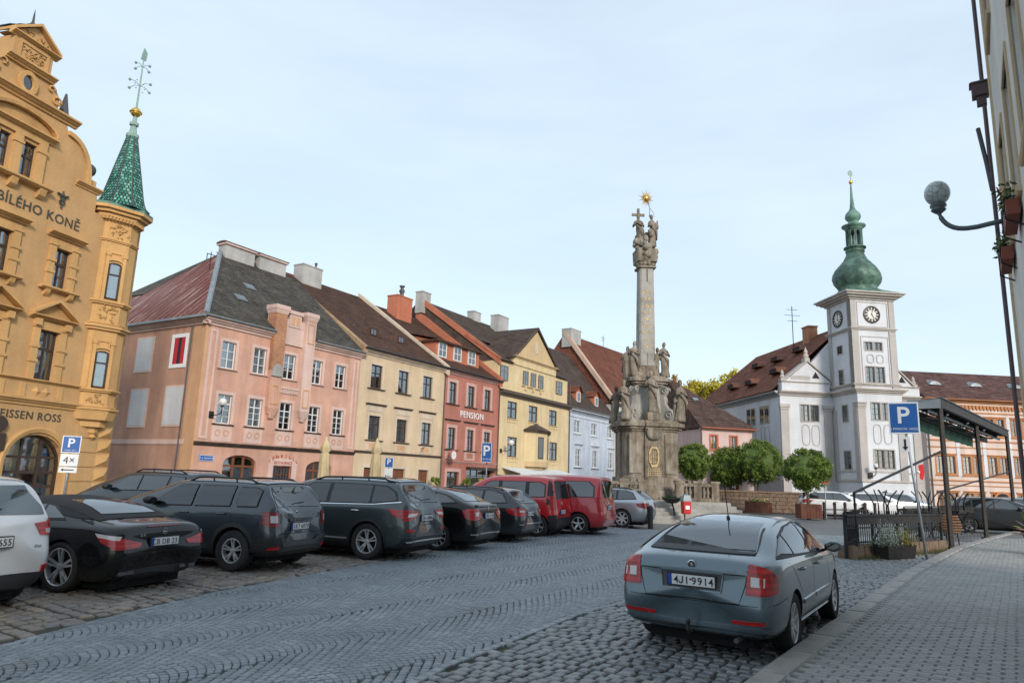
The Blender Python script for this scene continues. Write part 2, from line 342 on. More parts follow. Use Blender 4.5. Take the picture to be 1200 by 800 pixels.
def sett_mesh(name,mat,bev=0.16,h=0.05,seed=0,dome=0.10):
 0
 r=random.Random(seed);mb=MB()
 j=lambda a:a+r.uniform(-0.05,0.05)
 lo=[(-.5,-.5),(.5,-.5),(.5,.5),(-.5,.5)]
 lo=[(j(a),j(b))for a,b in lo]
 k1=1-bev*0.35;k2=1-bev*1.35
 vs=[(a,b,-h)for a,b in lo]+[(a*k1*1.0,b*k1,-h*dome*2.2)for a,b in lo]+[(a*k2,b*k2,0)for a,b in lo]
 fs=[(8,9,10,11)]
 for i in range(4):
  q=(i+1)%4;fs+=[(i,q,4+q,4+i),(4+i,4+q,8+q,8+i)]
 mb.add(vs,fs);return mb.mesh(name,mat,smooth=False)
def lay(parent,name,stuffname,items,mat,h=0.05,z=0.0,near=300,tilt=0.02,lift=0.006,seed=0,bev=0.16,sm=False):
 0
 items=np.array(items)
 sc=[]
 for it in items:
  px,py,d=pix((it[0],it[1],z))
  vis=-12<px<1212 and py<812 and d>0.1
  occ=742<px<975 and 600<py<742+(px-742)*0.06
  sc.append((it[3]*it[4]*820/d/d*3 if vis and not occ else 0)if d>0 else 0)
 order=np.argsort(-np.array(sc));pick=set(order[:near].tolist())
 ms=[sett_mesh(name,mat,bev,h,seed*10+i)for i in range(6)]
 r=random.Random(seed)
 for i in order[:near]:
  x,y,a,sx,sy=items[i]
  inst(ms[r.randrange(6)],name,parent,(x,y,z+r.uniform(-lift,lift)),(r.uniform(-tilt,tilt),r.uniform(-tilt,tilt),a+r.choice((0,PI))),(sx,sy,1))
 rest=np.array([it for i,it in enumerate(items)if i not in pick])
 n=len(rest);base=[]
 for m_ in ms:
  co=np.empty(len(m_.vertices)*3);m_.vertices.foreach_get('co',co);base.append(co.reshape(-1,3))
 base=np.array(base);nv=base.shape[1]
 k=RNG.integers(0,6,n);V=base[k].copy()
 V[:,:,0]*=rest[:,3,None];V[:,:,1]*=rest[:,4,None]
 tx=RNG.uniform(-tilt,tilt,n)[:,None];ty=RNG.uniform(-tilt,tilt,n)[:,None]
 V[:,:,2]+=V[:,:,0]*tx+V[:,:,1]*ty+RNG.uniform(-lift,lift,n)[:,None]+z
 c,s_=np.cos(rest[:,2])[:,None],np.sin(rest[:,2])[:,None]
 X=V[:,:,0]*c-V[:,:,1]*s_+rest[:,0,None];Y=V[:,:,0]*s_+V[:,:,1]*c+rest[:,1,None]
 V[:,:,0],V[:,:,1]=X,Y
 F=np.array([list(p.vertices)for p in ms[0].polygons]);nf=len(F)
 faces=(F[None]+(np.arange(n)*nv)[:,None,None]).reshape(-1,4)
 me=bpy.data.meshes.new(stuffname);me.vertices.add(n*nv);me.vertices.foreach_set('co',V.reshape(-1))
 me.loops.add(len(faces)*4);me.loops.foreach_set('vertex_index',faces.reshape(-1).astype(np.int32))
 me.polygons.add(len(faces));me.polygons.foreach_set('loop_start',np.arange(0,len(faces)*4,4,dtype=np.int32))
 at_=me.attributes.new('tone','FLOAT','FACE');at_.data.foreach_set('value',np.repeat(RNG.uniform(0.01,1,n),nf))
 me.materials.append(mat);me.update(calc_edges=True);me.validate()
 o=inst(me,stuffname,parent);o['kind']='stuff';return o
YAWST=33.0
su,cu_=math.sin(R_(YAWST)),math.cos(R_(YAWST))
U2=(su,cu_);V2=(-cu_,su)
it=[]
Wst=1.08;rad=Wst/(2*math.sin(R_(46)))
for k in range(-7,17):
 for j in range(-60,380):
  s0=j*0.086-rad
  wob=0.03*math.sin(j*0.13+k*1.7);n=14
  for q in range(n):
   th=R_(-46+92*(q+0.5)/n+((j%2)-0.5)*3.2)
   v=-2.6+k*Wst+rad*math.sin(th)+wob;s=s0+rad*math.cos(th)
   x=s*U2[0]+v*V2[0];y=s*U2[1]+v*V2[1]
   if y<-1.0 or y>NEAR+3:continue
   if not(xat(LEFT,y)+0.10<x<xat(MID,y)-0.05):continue
   if y>NEAR and(j*7+q)%3==9:continue
   it.append((x,y,math.atan2(U2[1],U2[0])+th,0.0805*math.cos(th)+.002,0.0815))
def along(line,off,step):
 pts=[];
 for(x0,y0),(x1,y1)in zip(line,line[1:]):
  l=math.hypot(x1-x0,y1-y0);n=max(1,int(l/step));a=math.atan2(y1-y0,x1-x0)
  for i in range(n):pts.append((x0+(x1-x0)*(i+.5)/n-math.sin(a)*off,y0+(y1-y0)*(i+.5)/n+math.cos(a)*off,a))
 return pts
for x,y,a in along(LEFT,-0.05,0.13):
 if-1<y<NEAR+4:it.append((x,y,a,0.122,0.095))
for x,y,a in along(MID,0.0,0.15):
 if-1<y<NEAR+4:it.append((x,y,a,0.14,0.10))
lay(carriageway,'sett','distant_setts',it,M_SETT,seed=1,tilt=0.03,lift=0.003,bev=0.14)
it=[]
a0=math.atan2(V2[1],V2[0])-R_(4)
for j in range(-40,250):
 s=j*0.168;off=random.uniform(0,0.2);v=-4
 while v<21:
  wd=random.uniform(0.15,0.235);v+=wd
  ss=s+0.03*math.sin(v*1.3+j);vv=v+0.8+off
  x=ss*U2[0]+vv*V2[0];y=ss*U2[1]+vv*V2[1]
  if y<3.5 or y>29:continue
  if x<xat(LEFT,y)-0.10 and x>xat(LEFT,y)-9.5:it.append((x,y,a0+random.uniform(-.05,.05),wd-0.028,0.142))
lay(parking_strip,'sett','distant_setts',it,M_SETT2,seed=2,tilt=0.05,lift=0.009,bev=0.2)
it=[]
for j in range(-40,230):
 s=j*0.138;off=random.uniform(0,0.2);v=-5
 while v<6:
  wd=random.uniform(0.12,0.17);v+=wd
  ss=s+0.02*math.sin(v*1.9+j*.7);vv=v+off
  x=ss*U2[0]+vv*V2[0];y=ss*U2[1]+vv*V2[1]
  if y<-1 or y>26:continue
  if xat(MID,y)+0.10<x<xat(KERB,y)-0.08:it.append((x,y,a0+random.uniform(-.06,.06),wd-0.022,0.116))
lay(parking_lane,'sett','distant_setts',it,M_SETT3,seed=3,tilt=0.05,lift=0.007,bev=0.2)
it=[]
PY=35.6;pu=(math.sin(R_(PY)),math.cos(R_(PY)));pv=(math.cos(R_(PY)),-math.sin(R_(PY)))
pa=math.atan2(pv[1],pv[0])
for j in range(-10,330):
 s=j*0.104
 for q in range(-12,30):
  v=-2.1+q*0.206+(0.103 if j%2 else 0)
  x=s*pu[0]+v*pv[0];y=s*pu[1]+v*pv[1]
  if y<0.3 or y>27:continue
  if x>xat(KERB,y)+0.36:it.append((x,y,pa,0.2015,0.0975))
lay(pavement,'paver','distant_pavers',it,M_PAVER,z=0.100,h=0.06,seed=4,tilt=0.008,lift=0.0016,bev=0.09)
kerb=empty('kerb',None,None,(0,0,0));
for k_ in('label','category'):del kerb[k_]
structure(kerb)
kst=along(KERB,-0.13,1.0)
mb=MB();mb.box(-.492,.492,-.13,.13,-0.14,0.085);mb.frustum(-.492,.492,-.13,.13,0.085,0.118,0.02);kme=mb.mesh('kerbstone',M_KERB)
for i,(x,y,a)in enumerate(kst):
 inst(kme,'kerbstone',kerb,(x,y,random.uniform(-.004,.004)),(0,0,a+random.uniform(-.006,.006)),(1,random.uniform(.97,1.03),1))
#  CARS
def carpaint(name,col,metal=0.35,rough=0.32):
 m,nt,p=newmat(name);Lk=nt.links.new
 p.inputs['Metallic'].default_value=metal;p.inputs['Roughness'].default_value=rough
 p.inputs['Coat Weight'].default_value=1.0;p.inputs['Coat Roughness'].default_value=0.03;p.inputs['Coat IOR'].default_value=1.5
 t=node(nt,'ShaderNodeTexCoord');z=node(nt,'ShaderNodeTexNoise',Scale=2.2,Detail=6.0,Roughness=0.65);Lk(t.outputs['Object'],z.inputs['Vector'])
 sx=node(nt,'ShaderNodeSeparateXYZ');Lk(t.outputs['Object'],sx.inputs[0])
 r=node(nt,'ShaderNodeMapRange');r.inputs['From Min'].default_value=0.75;r.inputs['From Max'].default_value=0.2;r.inputs['To Max'].default_value=0.24;Lk(sx.outputs[2],r.inputs['Value'])
 q=node(nt,'ShaderNodeMath',operation='MULTIPLY');Lk(r.outputs['Result'],q.inputs[0]);Lk(z.outputs['Fac'],q.inputs[1])
 mx=node(nt,'ShaderNodeMix',data_type='RGBA');mx.inputs[6].default_value=c4(col);mx.inputs[7].default_value=(0.11,0.105,0.095,1);Lk(q.outputs[0],mx.inputs[0]);Lk(mx.outputs[2],p.inputs['Base Color'])
 r2=node(nt,'ShaderNodeMapRange');r2.inputs['To Min'].default_value=0.02;r2.inputs['To Max'].default_value=0.5;Lk(q.outputs[0],r2.inputs['Value']);Lk(r2.outputs['Result'],p.inputs['Coat Roughness'])
 return m
M_GLASSC=plain('car window glass',(0.012,0.016,0.018),0.03,spec=1.0);M_GLASSC.node_tree.nodes['Principled BSDF'].inputs['IOR'].default_value=1.7
M_GLASSR=plain('rear window glass',(0.03,0.042,0.05),0.04,spec=1.0);M_GLASSR.node_tree.nodes['Principled BSDF'].inputs['IOR'].default_value=1.85
M_PANE=glassmat('clear car glass',(0.45,0.50,0.50),0.05,0.02,1.0)
M_PANER=glassmat('clear rear glass',(0.42,0.48,0.50),0.10,0.03,1.0)
M_CABIN=plain('dark cabin trim',(0.022,0.023,0.025),0.8)
M_BLKPL=plain('black plastic',(0.022,0.023,0.024),0.55,bump=0.1,bscale=300)
M_GREYPL=plain('grey plastic',(0.06,0.062,0.064),0.55)
M_TYRE=plain('tyre rubber',(0.022,0.022,0.022),0.82,var=0.25,scale=6,bump=0.3,bscale=90)
M_ALLOY=plain('alloy',(0.62,0.63,0.64),0.38,metal=0.55)
M_ALLOYD=plain('dark alloy',(0.12,0.12,0.125),0.35,metal=0.7)
M_CHROME=plain('chrome',(0.75,0.76,0.78),0.12,metal=1.0)
def lampmat(name,col,dark):
 m,nt,p=newmat(name);Lk=nt.links.new;t=node(nt,'ShaderNodeTexCoord');sx=node(nt,'ShaderNodeSeparateXYZ');Lk(t.outputs['Object'],sx.inputs[0])
 w1=node(nt,'ShaderNodeMath',operation='MULTIPLY');Lk(sx.outputs[2],w1.inputs[0]);w1.inputs[1].default_value=95.0
 w2=node(nt,'ShaderNodeMath',operation='SINE');Lk(w1.outputs[0],w2.inputs[0]);z=node(nt,'ShaderNodeTexNoise',Scale=7.0,Detail=2.0);Lk(t.outputs['Object'],z.inputs['Vector'])
 ad=node(nt,'ShaderNodeMath',operation='MULTIPLY_ADD');Lk(w2.outputs[0],ad.inputs[0]);ad.inputs[1].default_value=.22;Lk(z.outputs['Fac'],ad.inputs[2])
 mx=node(nt,'ShaderNodeMix',data_type='RGBA');mx.inputs[6].default_value=c4(dark);mx.inputs[7].default_value=c4(col);Lk(ad.outputs[0],mx.inputs[0]);Lk(mx.outputs[2],p.inputs['Base Color']);p.inputs['Roughness'].default_value=.25;p.inputs['Coat Weight'].default_value=.5;p.inputs['Coat Roughness'].default_value=.03;return m
M_REDL=lampmat('red lamp lens',(0.62,0.012,0.012),(0.16,0.004,0.006))
M_REDL2=lampmat('dark red lamp lens',(0.34,0.008,0.012),(0.08,0.003,0.005))
M_CLEAR=plain('clear lamp lens',(0.55,0.53,0.52),0.15,coat=1.0)
M_PLATE=plain('number plate white',(0.72,0.73,0.72),0.4)
M_PLBLUE=plain('number plate blue band',(0.01,0.06,0.36),0.4)
M_INK=plain('plate lettering',(0.012,0.012,0.014),0.5)
M_WELL=plain('wheel well',(0.006,0.006,0.006),0.95)
M_SILVERLET=plain('chrome lettering',(0.6,0.61,0.62),0.25,metal=0.9)
def make_wheel(parent,x,y,R,W,side,spokes,rimmat,rimr=0.68,kind='five'):
 mb=MB();n=36
 prof=[(R*rimr,-W/2*.82),(R*0.86,-W/2),(R*.965,-W/2*.93),(R,-W/2*.72),(R,W/2*.72),(R*.965,W/2*.93),(R*0.86,W/2),(R*rimr,W/2*.82)]
 ring=lambda r,w_,k:(x+r*math.cos(2*PI*k/n),y+w_*side,R+r*math.sin(2*PI*k/n))
 mb.loft([[ring(r,w_,k)for k in range(n)]for r,w_ in prof],caps=False)
 wh=mb.build('wheel',M_TYRE,parent,smooth=True)
 rb=MB();rr=R*rimr
 for k in(0,):
  rings=[[ring(r,w_,k)for k in range(n)]for r,w_ in[(rr,W/2*.84),(rr*.965,W/2*.86),(rr*.93,W/2*.74),(rr*.9,0.0)]]
  rb.loft(rings,0,caps=False)
  rb.loft([[ring(r,w_,k)for k in range(n)]for r,w_ in[(rr*.9,0.0),(0.02,-0.005)]],1,caps=True)
 def spoke(a,half0,half1,r0,r1):
  vs=[]
  for r,hw_,yo,th in((r0,half0,W/2*.55,.03),(r1*.62,(half0+half1)/2,W/2*.74,.03),(r1,half1,W/2*.80,.03)):
   for sgn in(-1,1):
    px_=r*math.cos(a)-sgn*hw_*math.sin(a);pz_=r*math.sin(a)+sgn*hw_*math.cos(a)
    vs+=[(x+px_,y+side*yo,R+pz_),(x+px_,y+side*(yo-th),R+pz_)]
  f=[]
  for k in(0,4):
   f+=[(k,k+2,k+6,k+4),(k+1,k+5,k+7,k+3),(k,k+4,k+5,k+1),(k+2,k+3,k+7,k+6)]
  rb.add(vs,f,0)
 ns=spokes
 for i in range(ns):
  a=2*PI*i/ns+0.3
  if kind=='double':
   for d in(-0.17,0.17):spoke(a+d,rr*.07,rr*.055,rr*.12,rr*.95)
  elif kind=='fine':spoke(a,rr*.045,rr*.06,rr*.12,rr*.95)
  else:spoke(a,rr*.15,rr*.11,rr*.1,rr*.95)
 rb.loft([[ring(r,w_,k)for k in range(n)]for r,w_ in[(rr*.22,W/2*.4),(rr*.2,W/2*.66),(rr*.1,W/2*.7),(0.004,W/2*.7)]],0)
 rb.build('rim',[rimmat,M_WELL],wh)
 return wh
CARS=[]
def pchip(t,x):
 0
 X=[a for a,b in t];Y=[b for a,b in t];n=len(X)
 if x<=X[0]:return Y[0]
 if x>=X[-1]:return Y[-1]
 h=[X[i+1]-X[i]for i in range(n-1)];d=[(Y[i+1]-Y[i])/h[i]for i in range(n-1)]
 m=[d[0]]+[0 if d[i-1]*d[i]<=0 else 3*(h[i]+h[i-1])/((2*h[i]+h[i-1])/d[i-1]+(h[i]+2*h[i-1])/d[i])for i in range(1,n-1)]+[d[-1]]
 i=max(k for k in range(n-1)if X[k]<=x);u=(x-X[i])/h[i]
 return(1+2*u)*(1-u)**2*Y[i]+u*(1-u)**2*h[i]*m[i]+u*u*(3-2*u)*Y[i+1]+u*u*(u-1)*h[i]*m[i+1]
class Car:
 def __init__(s,name,label,cat,loc,heading,paint,sp,group=None,see=False):
  s.sp=sp;s.paint=paint;s.dlo=[];s.rearp=[];s.see=see;CARS.append(s)
  s.root=empty(name,label,cat,(loc[0],loc[1],0),R_(90-heading),group)
  sp['top_z']=max(z for x,z in sp['top']);ro,wb,fo,hw,R=sp['ro'],sp['wb'],sp['fo'],sp['W']/2,sp['R']
  s.ro,s.wb,s.fo,s.hw,s.R=ro,wb,fo,hw,R
  xs=sorted(set([-ro,-ro+.03,-ro+.08,-ro+.17,-ro+.32,-ro+.5,-ro+.72]+list(np.linspace(-ro+.95,wb+fo-.9,13))+[wb+fo-.7,wb+fo-.5,wb+fo-.32,wb+fo-.18,wb+fo-.08,wb+fo-.03,wb+fo]))
  itp=pchip
  plan=sp.get('plan')or[(-ro,.80),(-ro+.05,.885),(-ro+.14,.94),(-ro+.35,.975),(-ro+.7,.995),(0.3,1),(wb-.3,1),(wb+fo-.6,.965),(wb+fo-.3,.90),(wb+fo-.1,.78),(wb+fo,.6)]
  bot=sp.get('bot')or[(-ro,sp['gc']+.08),(-ro+.2,sp['gc']+.02),(0,sp['gc']),(wb,sp['gc']),(wb+fo-.2,sp['gc']-.01),(wb+fo,sp['gc']+.06)]
  top,belt=sp['top'],sp['belt'];rw=sp.get('roofw',.74)
  lean=sp['lean'];flean=sp.get('flean',[(0.2,.05),(.5,0),(.75,.08),(1.5,.3)])
  rings=[]
  for x in xs:
   zb,zt,zs,h=itp(bot,x),itp(top,x),itp(belt,x),itp(plan,x)*hw
   zs=min(zs,zt-.03)
   g=min(1,max(0,(zt-zs)/.45))
   ht=h*((.90)*(1-g)+rw/max(.01,itp(plan,x))*g);hs=h*(.955+.01*g)
   pts=[(0,zb),(.80*h,zb),(.955*h,zb+.06),(h,zb+.40*(zs-zb)),(h*1.0,zb+.62*(zs-zb)),(h*.985,zs-.035),(hs,zs+.012)]
   zr=zt-.035*(1-g)-.075*g
   zr=max(zr,zs+.018)
   pts+=[((hs+ht)/2+.012*g,(zs+zr)/2+.006),(ht,zr),(ht*.80,zt-.018*g-.006),(ht*.4,zt-.002),(0,zt)]
   full=[(y,z)for y,z in pts]+[(-y,z)for y,z in pts[-2:0:-1]]
   fr=max(0,1-(x+ro)/sp.get('leanlen',.9));ff=max(0,1-(wb+fo-x)/.9)
   rings.append([(x+fr*itp(lean,z)-ff*itp(flean,z),y,z)for y,z in full])
  def shrink(r,k,dx):
   cz=sum(p[2]for p in r)/len(r)
   return[(p[0]+dx,p[1]*k,cz+(p[2]-cz)*k)for p in r]
  rings=[shrink(rings[0],.5,-.004),shrink(rings[0],.9,-.006)]+rings+[shrink(rings[-1],.9,.006),shrink(rings[-1],.5,.008)]
  mb=MB();mb.loft(rings);me=mb.mesh('body',paint)
  o=bpy.data.objects.new('body',me);COL.objects.link(o)
  sd=o.modifiers.new('s','SUBSURF');sd.levels=2;sd.render_levels=2
  dg=bpy.context.evaluated_depsgraph_get();me2=bpy.data.meshes.new_from_object(o.evaluated_get(dg));o.modifiers.clear();o.data=me2
  bm=bmesh.new();bm.from_mesh(me2);s.bvh=BVHTree.FromBMesh(bm);bm.free()
  RA=R+sp.get('gap',.05);cut=MB();n=40
  for xc in(0,wb):
   for sg in(-1,1):
    y0,y1=sorted((sg*(hw-.30),sg*(hw+.25)))
    cut.loft([[(xc+RA*math.cos(2*PI*k/n),y,R+RA*math.sin(2*PI*k/n))for k in range(n)]for y in(y0,y1)])
  co=cut.build('cut',M_WELL)
  b=o.modifiers.new('b','BOOLEAN');b.object=co;b.operation='DIFFERENCE';b.solver='EXACT'
  dg=bpy.context.evaluated_depsgraph_get();me3=bpy.data.meshes.new_from_object(o.evaluated_get(dg));o.modifiers.clear();bpy.data.objects.remove(co)
  me3.materials.clear();me3.materials.append(paint);me3.materials.append(M_WELL);me3.name='body'
  mi=[]
  for p in me3.polygons:
   c=p.center;inside=False
   for xc in(0,wb):
    if math.hypot(c.x-xc,c.z-R)<RA+.002 and abs(c.y)>hw-.31 and(abs(math.hypot(c.x-xc,c.z-R)-RA)<.006 or abs(abs(c.y)-hw+.30)<.01):inside=True
   mi.append(1 if inside or c.z<sp['gc']+.04 and abs(p.normal.z)>.8 else 0)
  me3.polygons.foreach_set('material_index',mi);me3.polygons.foreach_set('use_smooth',[True]*len(mi))
  me3.set_sharp_from_angle(angle=R_(38));o.data=me3;o.parent=s.root;s.body=o
  for old in(me,me2):
   if old.users==0:bpy.data.meshes.remove(old)
  for xc in(0,wb):
   for sg in(1,-1):
    make_wheel(s.root,xc,sg*(hw-sp.get('tw',.215)/2-.015),R,sp.get('tw',.215),sg,sp.get('spokes',5),sp.get('rim',M_ALLOY),sp.get('rimr',.68),sp.get('rk','double'))
  ub=MB();ub.box(-ro+.30,wb+fo-.35,-hw+.31,hw-.31,sp['gc']-.07,sp['gc']+.1);ub.build('underbody_light_block',M_WELL,s.root)  # underside box, lowered and enlarged to block light beneath the car
 def lim(s,x):return float(np.interp(x,[a for a,b in s.sp['top']],[b for a,b in s.sp['top']]))-.10+max(0,.015-abs(x-1.2)*.01)
 def hit(s,axis,u,v):
  if axis=='L':o,d=Vector((u,4,v)),Vector((0,-1,0))
  elif axis=='R':o,d=Vector((u,-4,v)),Vector((0,1,0))
  elif axis=='B':o,d=Vector((-8,u,v)),Vector((1,0,0))
  elif axis=='F':o,d=Vector((12,u,v)),Vector((-1,0,0))
  else:o,d=Vector((u,v,5)),Vector((0,0,-1))
  l,n,i,t=s.bvh.ray_cast(o,d)
  if l is None:
   q=o+d*((4-s.hw*.9)if axis in 'LR' else(8-s.ro if axis=='B' else(4 if axis=='T' else 12-s.wb-s.fo)))
   l,n,i,t=s.bvh.find_nearest(q)
  if n.dot(d)>0:n=-n
  return l,n
 def decal(s,name,shapes,mat,off=.006,grid=.05,parent=None,skirt=.02,smooth=True,joined=False):
  0
  if name=='side_window':
   shapes=[(ax,[(a,min(b,s.lim(a)))for a,b in p])for ax,p in shapes];s.dlo+=[p for ax,p in shapes if ax=='L']
   if s.see and mat is M_GLASSC:mat=M_PANE
  if name in('rear_window','rear_glass')and s.see:s.rearp+=[p for ax,p in shapes if ax=='B'];mat=M_PANER
  if not joined and len(shapes)>1:
   for sh in shapes:o=s.decal(name,[sh],mat,off,grid,parent,skirt,smooth,True)
   return o
  mb=MB()
  for axis,poly in shapes:
   bm=bmesh.new();vs=[bm.verts.new((a,b_,0))for a,b_ in poly];bm.faces.new(vs)
   bmesh.ops.triangulate(bm,faces=bm.faces[:])
   us=[p[0]for p in poly];ws=[p[1]for p in poly]
   for lo,hi,nv in((min(us),max(us),(1,0,0)),(min(ws),max(ws),(0,1,0))):
    k=max(1,int((hi-lo)/grid))
    for i in range(1,k):
     c=lo+(hi-lo)*i/k
     bmesh.ops.bisect_plane(bm,geom=bm.verts[:]+bm.edges[:]+bm.faces[:],plane_co=tuple(c*q for q in nv),plane_no=nv)
   bm.verts.ensure_lookup_table();bm.verts.index_update()
   V=[];N=[]
   for v in bm.verts:
    l,n=s.hit(axis,v.co.x,v.co.y);V.append(l+n*off);N.append(n)
   fs=[tuple(v.index for v in f.verts)for f in bm.faces]
   be=[(e.verts[0].index,e.verts[1].index)for e in bm.edges if len(e.link_faces)==1]
   nb=len(V);sk={}
   for e in be:
    for i in e:
     if i not in sk:sk[i]=len(V);V.append(V[i]-N[i]*skirt)
   fs2=[(a,b_,sk[b_],sk[a])for a,b_ in be]
   mb.add(V,fs+fs2);bm.free()
  o=mb.build(name,mat,parent or s.root,recalc=True)
  me=o.data
  if smooth:
   me.polygons.foreach_set('use_smooth',[True]*len(me.polygons));me.set_sharp_from_angle(angle=R_(35))
  return o
 def surround(s):
  pts=sorted(set(p for w_ in s.dlo for p in w_))
  if not pts:return
  if s.paint is P_DGREY:
   for p in s.dlo:s.decal('window_surround',s.both(s.line(p+p[:1],.03)),M_BLKPL,off=.010,grid=.05,skirt=.02)
   return
  def half(ps):
   h=[]
   for p in ps:
    while len(h)>1 and(h[-1][0]-h[-2][0])*(p[1]-h[-2][1])-(h[-1][1]-h[-2][1])*(p[0]-h[-2][0])<=0:h.pop()
    h.append(p)
   return h[:-1]
  H=half(pts)+half(pts[::-1]);cx=sum(p[0]for p in H)/len(H);cz=sum(p[1]for p in H)/len(H)
  out=[(p[0]+(.035 if p[0]>cx else-.035),p[1]+(.022 if p[1]>cz else-.018))for p in H]
  out=[(a,min(b,s.lim(a)+.018))for a,b in out];s.decal('window_surround',s.both(out),M_BLKPL,off=.010,grid=.035,skirt=.02)
 def hollow(s):
  0
  def shr(p,k):
   cx=sum(a for a,b in p)/len(p);cz=sum(b for a,b in p)/len(p);return[(a+k*(1 if a<cx else-1),b+k*(1 if b<cz else-1))for a,b in p]
  cuts=[];mb=MB()
  for p in s.dlo:mb.prism(shr(p,.012),-1.4,1.4)
  cuts.append((mb,[s.body]+[o for o in s.root.children if o.name.startswith('window_surround')]))
  for p in s.rearp:
   m2=MB();q=shr(p,.012);m2.loft([[(x,a,b)for a,b in q]for x in(-3.0,.9)]);cuts.append((m2,[s.body]))
  for mb,objs in cuts:
   co=mb.build('cut',M_CABIN)
   for o in objs:
    b=o.modifiers.new('b','BOOLEAN');b.object=co;b.operation='DIFFERENCE';b.solver='EXACT'
   dg=bpy.context.evaluated_depsgraph_get();new=[(o,bpy.data.meshes.new_from_object(o.evaluated_get(dg)))for o in objs]
   for o,me in new:o.modifiers.clear();o.data=me
   bpy.data.objects.remove(co)
  me=s.body.data;me.materials.clear()
  for m in(s.paint,M_WELL,M_CABIN):me.materials.append(m)
  mi=np.zeros(len(me.polygons),np.int32)
  zb=min(b for p in s.dlo for a,b in p)-.06
  for p in me.polygons:
   c=p.center;l,n,i,d=s.bvh.find_nearest(c)
   if d>.012:mi[p.index]=2 if c.z>zb else 1
   elif c.z<s.sp['gc']+.04 and abs(p.normal.z)>.8:mi[p.index]=1
  me.polygons.foreach_set('material_index',mi);me.polygons.foreach_set('use_smooth',[True]*len(mi));me.set_sharp_from_angle(angle=R_(38));me.update()
  zf=zb+.06;ztop=s.sp['top_z'];f=s.hw/.9
  for x,ys in((1.25,(-.36,.36)),(.30,(-.42,0,.42))):
   for y in ys:
    mb=MB();mb.loft([[(x+dx+t,y*f+w_,z)for t,w_ in((-.05,-hw_),(.05,-hw_),(.05,hw_),(-.05,hw_))]for z,hw_,dx in((zf-.10,.23,.06),(zf+.06,.22,0),(zf+.08,.12,0),(zf+.10,.12,-.01),(min(zf+.24,ztop-.12),.11,-.03))]);mb.build('seat_back',M_CABIN,s.root)
  mb=MB();mb.tube([(1.75+.05*math.sin(a),.36*f+.17*math.cos(a),zf+.0+.17*math.sin(a))for a in np.linspace(0,2*PI,17)],.014,5);mb.build('steering_wheel',M_CABIN,s.root)
 def both(s,poly,axis='L'):return[('L',poly),('R',poly)]
 def rear2(s,poly):return[('B',poly),('B',[(-a,b)for a,b in poly])]
 def line(s,pts,w=.008):
  0
  out=[];back=[]
  for i,(a,b)in enumerate(pts):
   p,q=pts[max(0,i-1)],pts[min(len(pts)-1,i+1)];dx,dz=q[0]-p[0],q[1]-p[1];l=math.hypot(dx,dz)or 1
   out.append((a-dz/l*w/2,b+dx/l*w/2));back.append((a+dz/l*w/2,b-dx/l*w/2))
  return out+back[::-1]
 def seams(s,lines,w=.008):s.decal('door_seam',[sh for ln in lines for sh in s.both(s.line(ln,w))],M_WELL,off=.0012,skirt=.004,grid=.12)
 def plate(s,z,txt,y=0.0,tilt=0.0,w=.52,h=.11,frame=M_BLKPL):
  l,n=s.hit('B',y,z);mb=MB();x0=min(s.hit('B',y+q*w*.5,z+k*h*.6)[0].x for k in(-1,0,1)for q in(-1,0,1))-.012
  mb.box(-.004,.05,-w/2-.012,w/2+.012,-h/2-.012,h/2+.012)
  f=mb.build('number_plate',frame,s.root,loc=(x0,y,z),rot=(0,tilt,0))
  m2=MB();m2.box(-.008,-.003,-w/2,w/2-.046,-h/2,h/2,0)
  m2.box(-.0078,-.003,w/2-.045,w/2,-h/2,h/2,1)
  m2.build('plate_face',[M_PLATE,M_PLBLUE],f)
  m2=None
  text(txt,.108,M_INK,f,(-.0105,-.02,-.038),(PI/2,0,-PI/2),depth=.0015,bold=.0004,spacing=1.08)['kind']='stuff'
  return f
 def handle(s,pts,mat=None):
  for sg in(1,-1):
   for x,z in pts:
    l,n=s.hit('L' if sg>0 else 'R',x,z);mb=MB()
    mb.tube([(x-.10,l.y-.005*sg,z),(x-.08,l.y+.03*sg,z+.003),(x,l.y+.036*sg,z+.005),(x+.08,l.y+.03*sg,z+.003),(x+.10,l.y-.005*sg,z)],.014,6)
    mb.build('door_handle',mat or s.paint,s.root,smooth=True)
 def mirror(s,x,z,mat=None):
  for sg in(1,-1):
   l,n=s.hit('L' if sg>0 else 'R',x,z);mb=MB();c=l.y+sg*.14
   rings=[]
   for t,k in((0,.35),(.02,.8),(.06,1),(.13,.95),(.19,.6),(.21,.2)):
    rings.append([(x-.04+t,c+.115*k*math.cos(a)*(1),z+.07+.075*k*math.sin(a))for a in[2*PI*q/14 for q in range(14)]])
   mb.loft(rings,0);mb.tube([(x+.04,l.y-.03*sg,z-.01),(x+.03,c-.04*sg,z+.05)],.022,6,1)
   m_=mb.build('wing_mirror',[mat or s.paint,M_BLKPL],s.root,smooth=True)
   g=MB();g.loft([[(x-.045-q*.004,c+.085*math.cos(a),z+.07+.055*math.sin(a))for a in[2*PI*k/14 for k in range(14)]]for q in(0,1)]);g.build('mirror_glass',M_GLASSC,m_)
 def rails(s,x0,x1,y,mat,h=.05):
  for sg in(1,-1):
   pts=[]
   for t in np.linspace(0,1,9):
    x=x0+(x1-x0)*t;l,n=s.hit('T',x,sg*y);pts.append((x,sg*y,l.z+(h if 0<t<1 else-.01)))
   mb=MB();mb.tube(pts,.019,8)
   for t in(0.33,.66):
    x=x0+(x1-x0)*t;l,n=s.hit('T',x,sg*y);mb.tube([(x-.02,sg*y,l.z-.01),(x,sg*y,l.z+h)],.015,6)
   mb.build('roof_rail',mat,s.root,smooth=True)
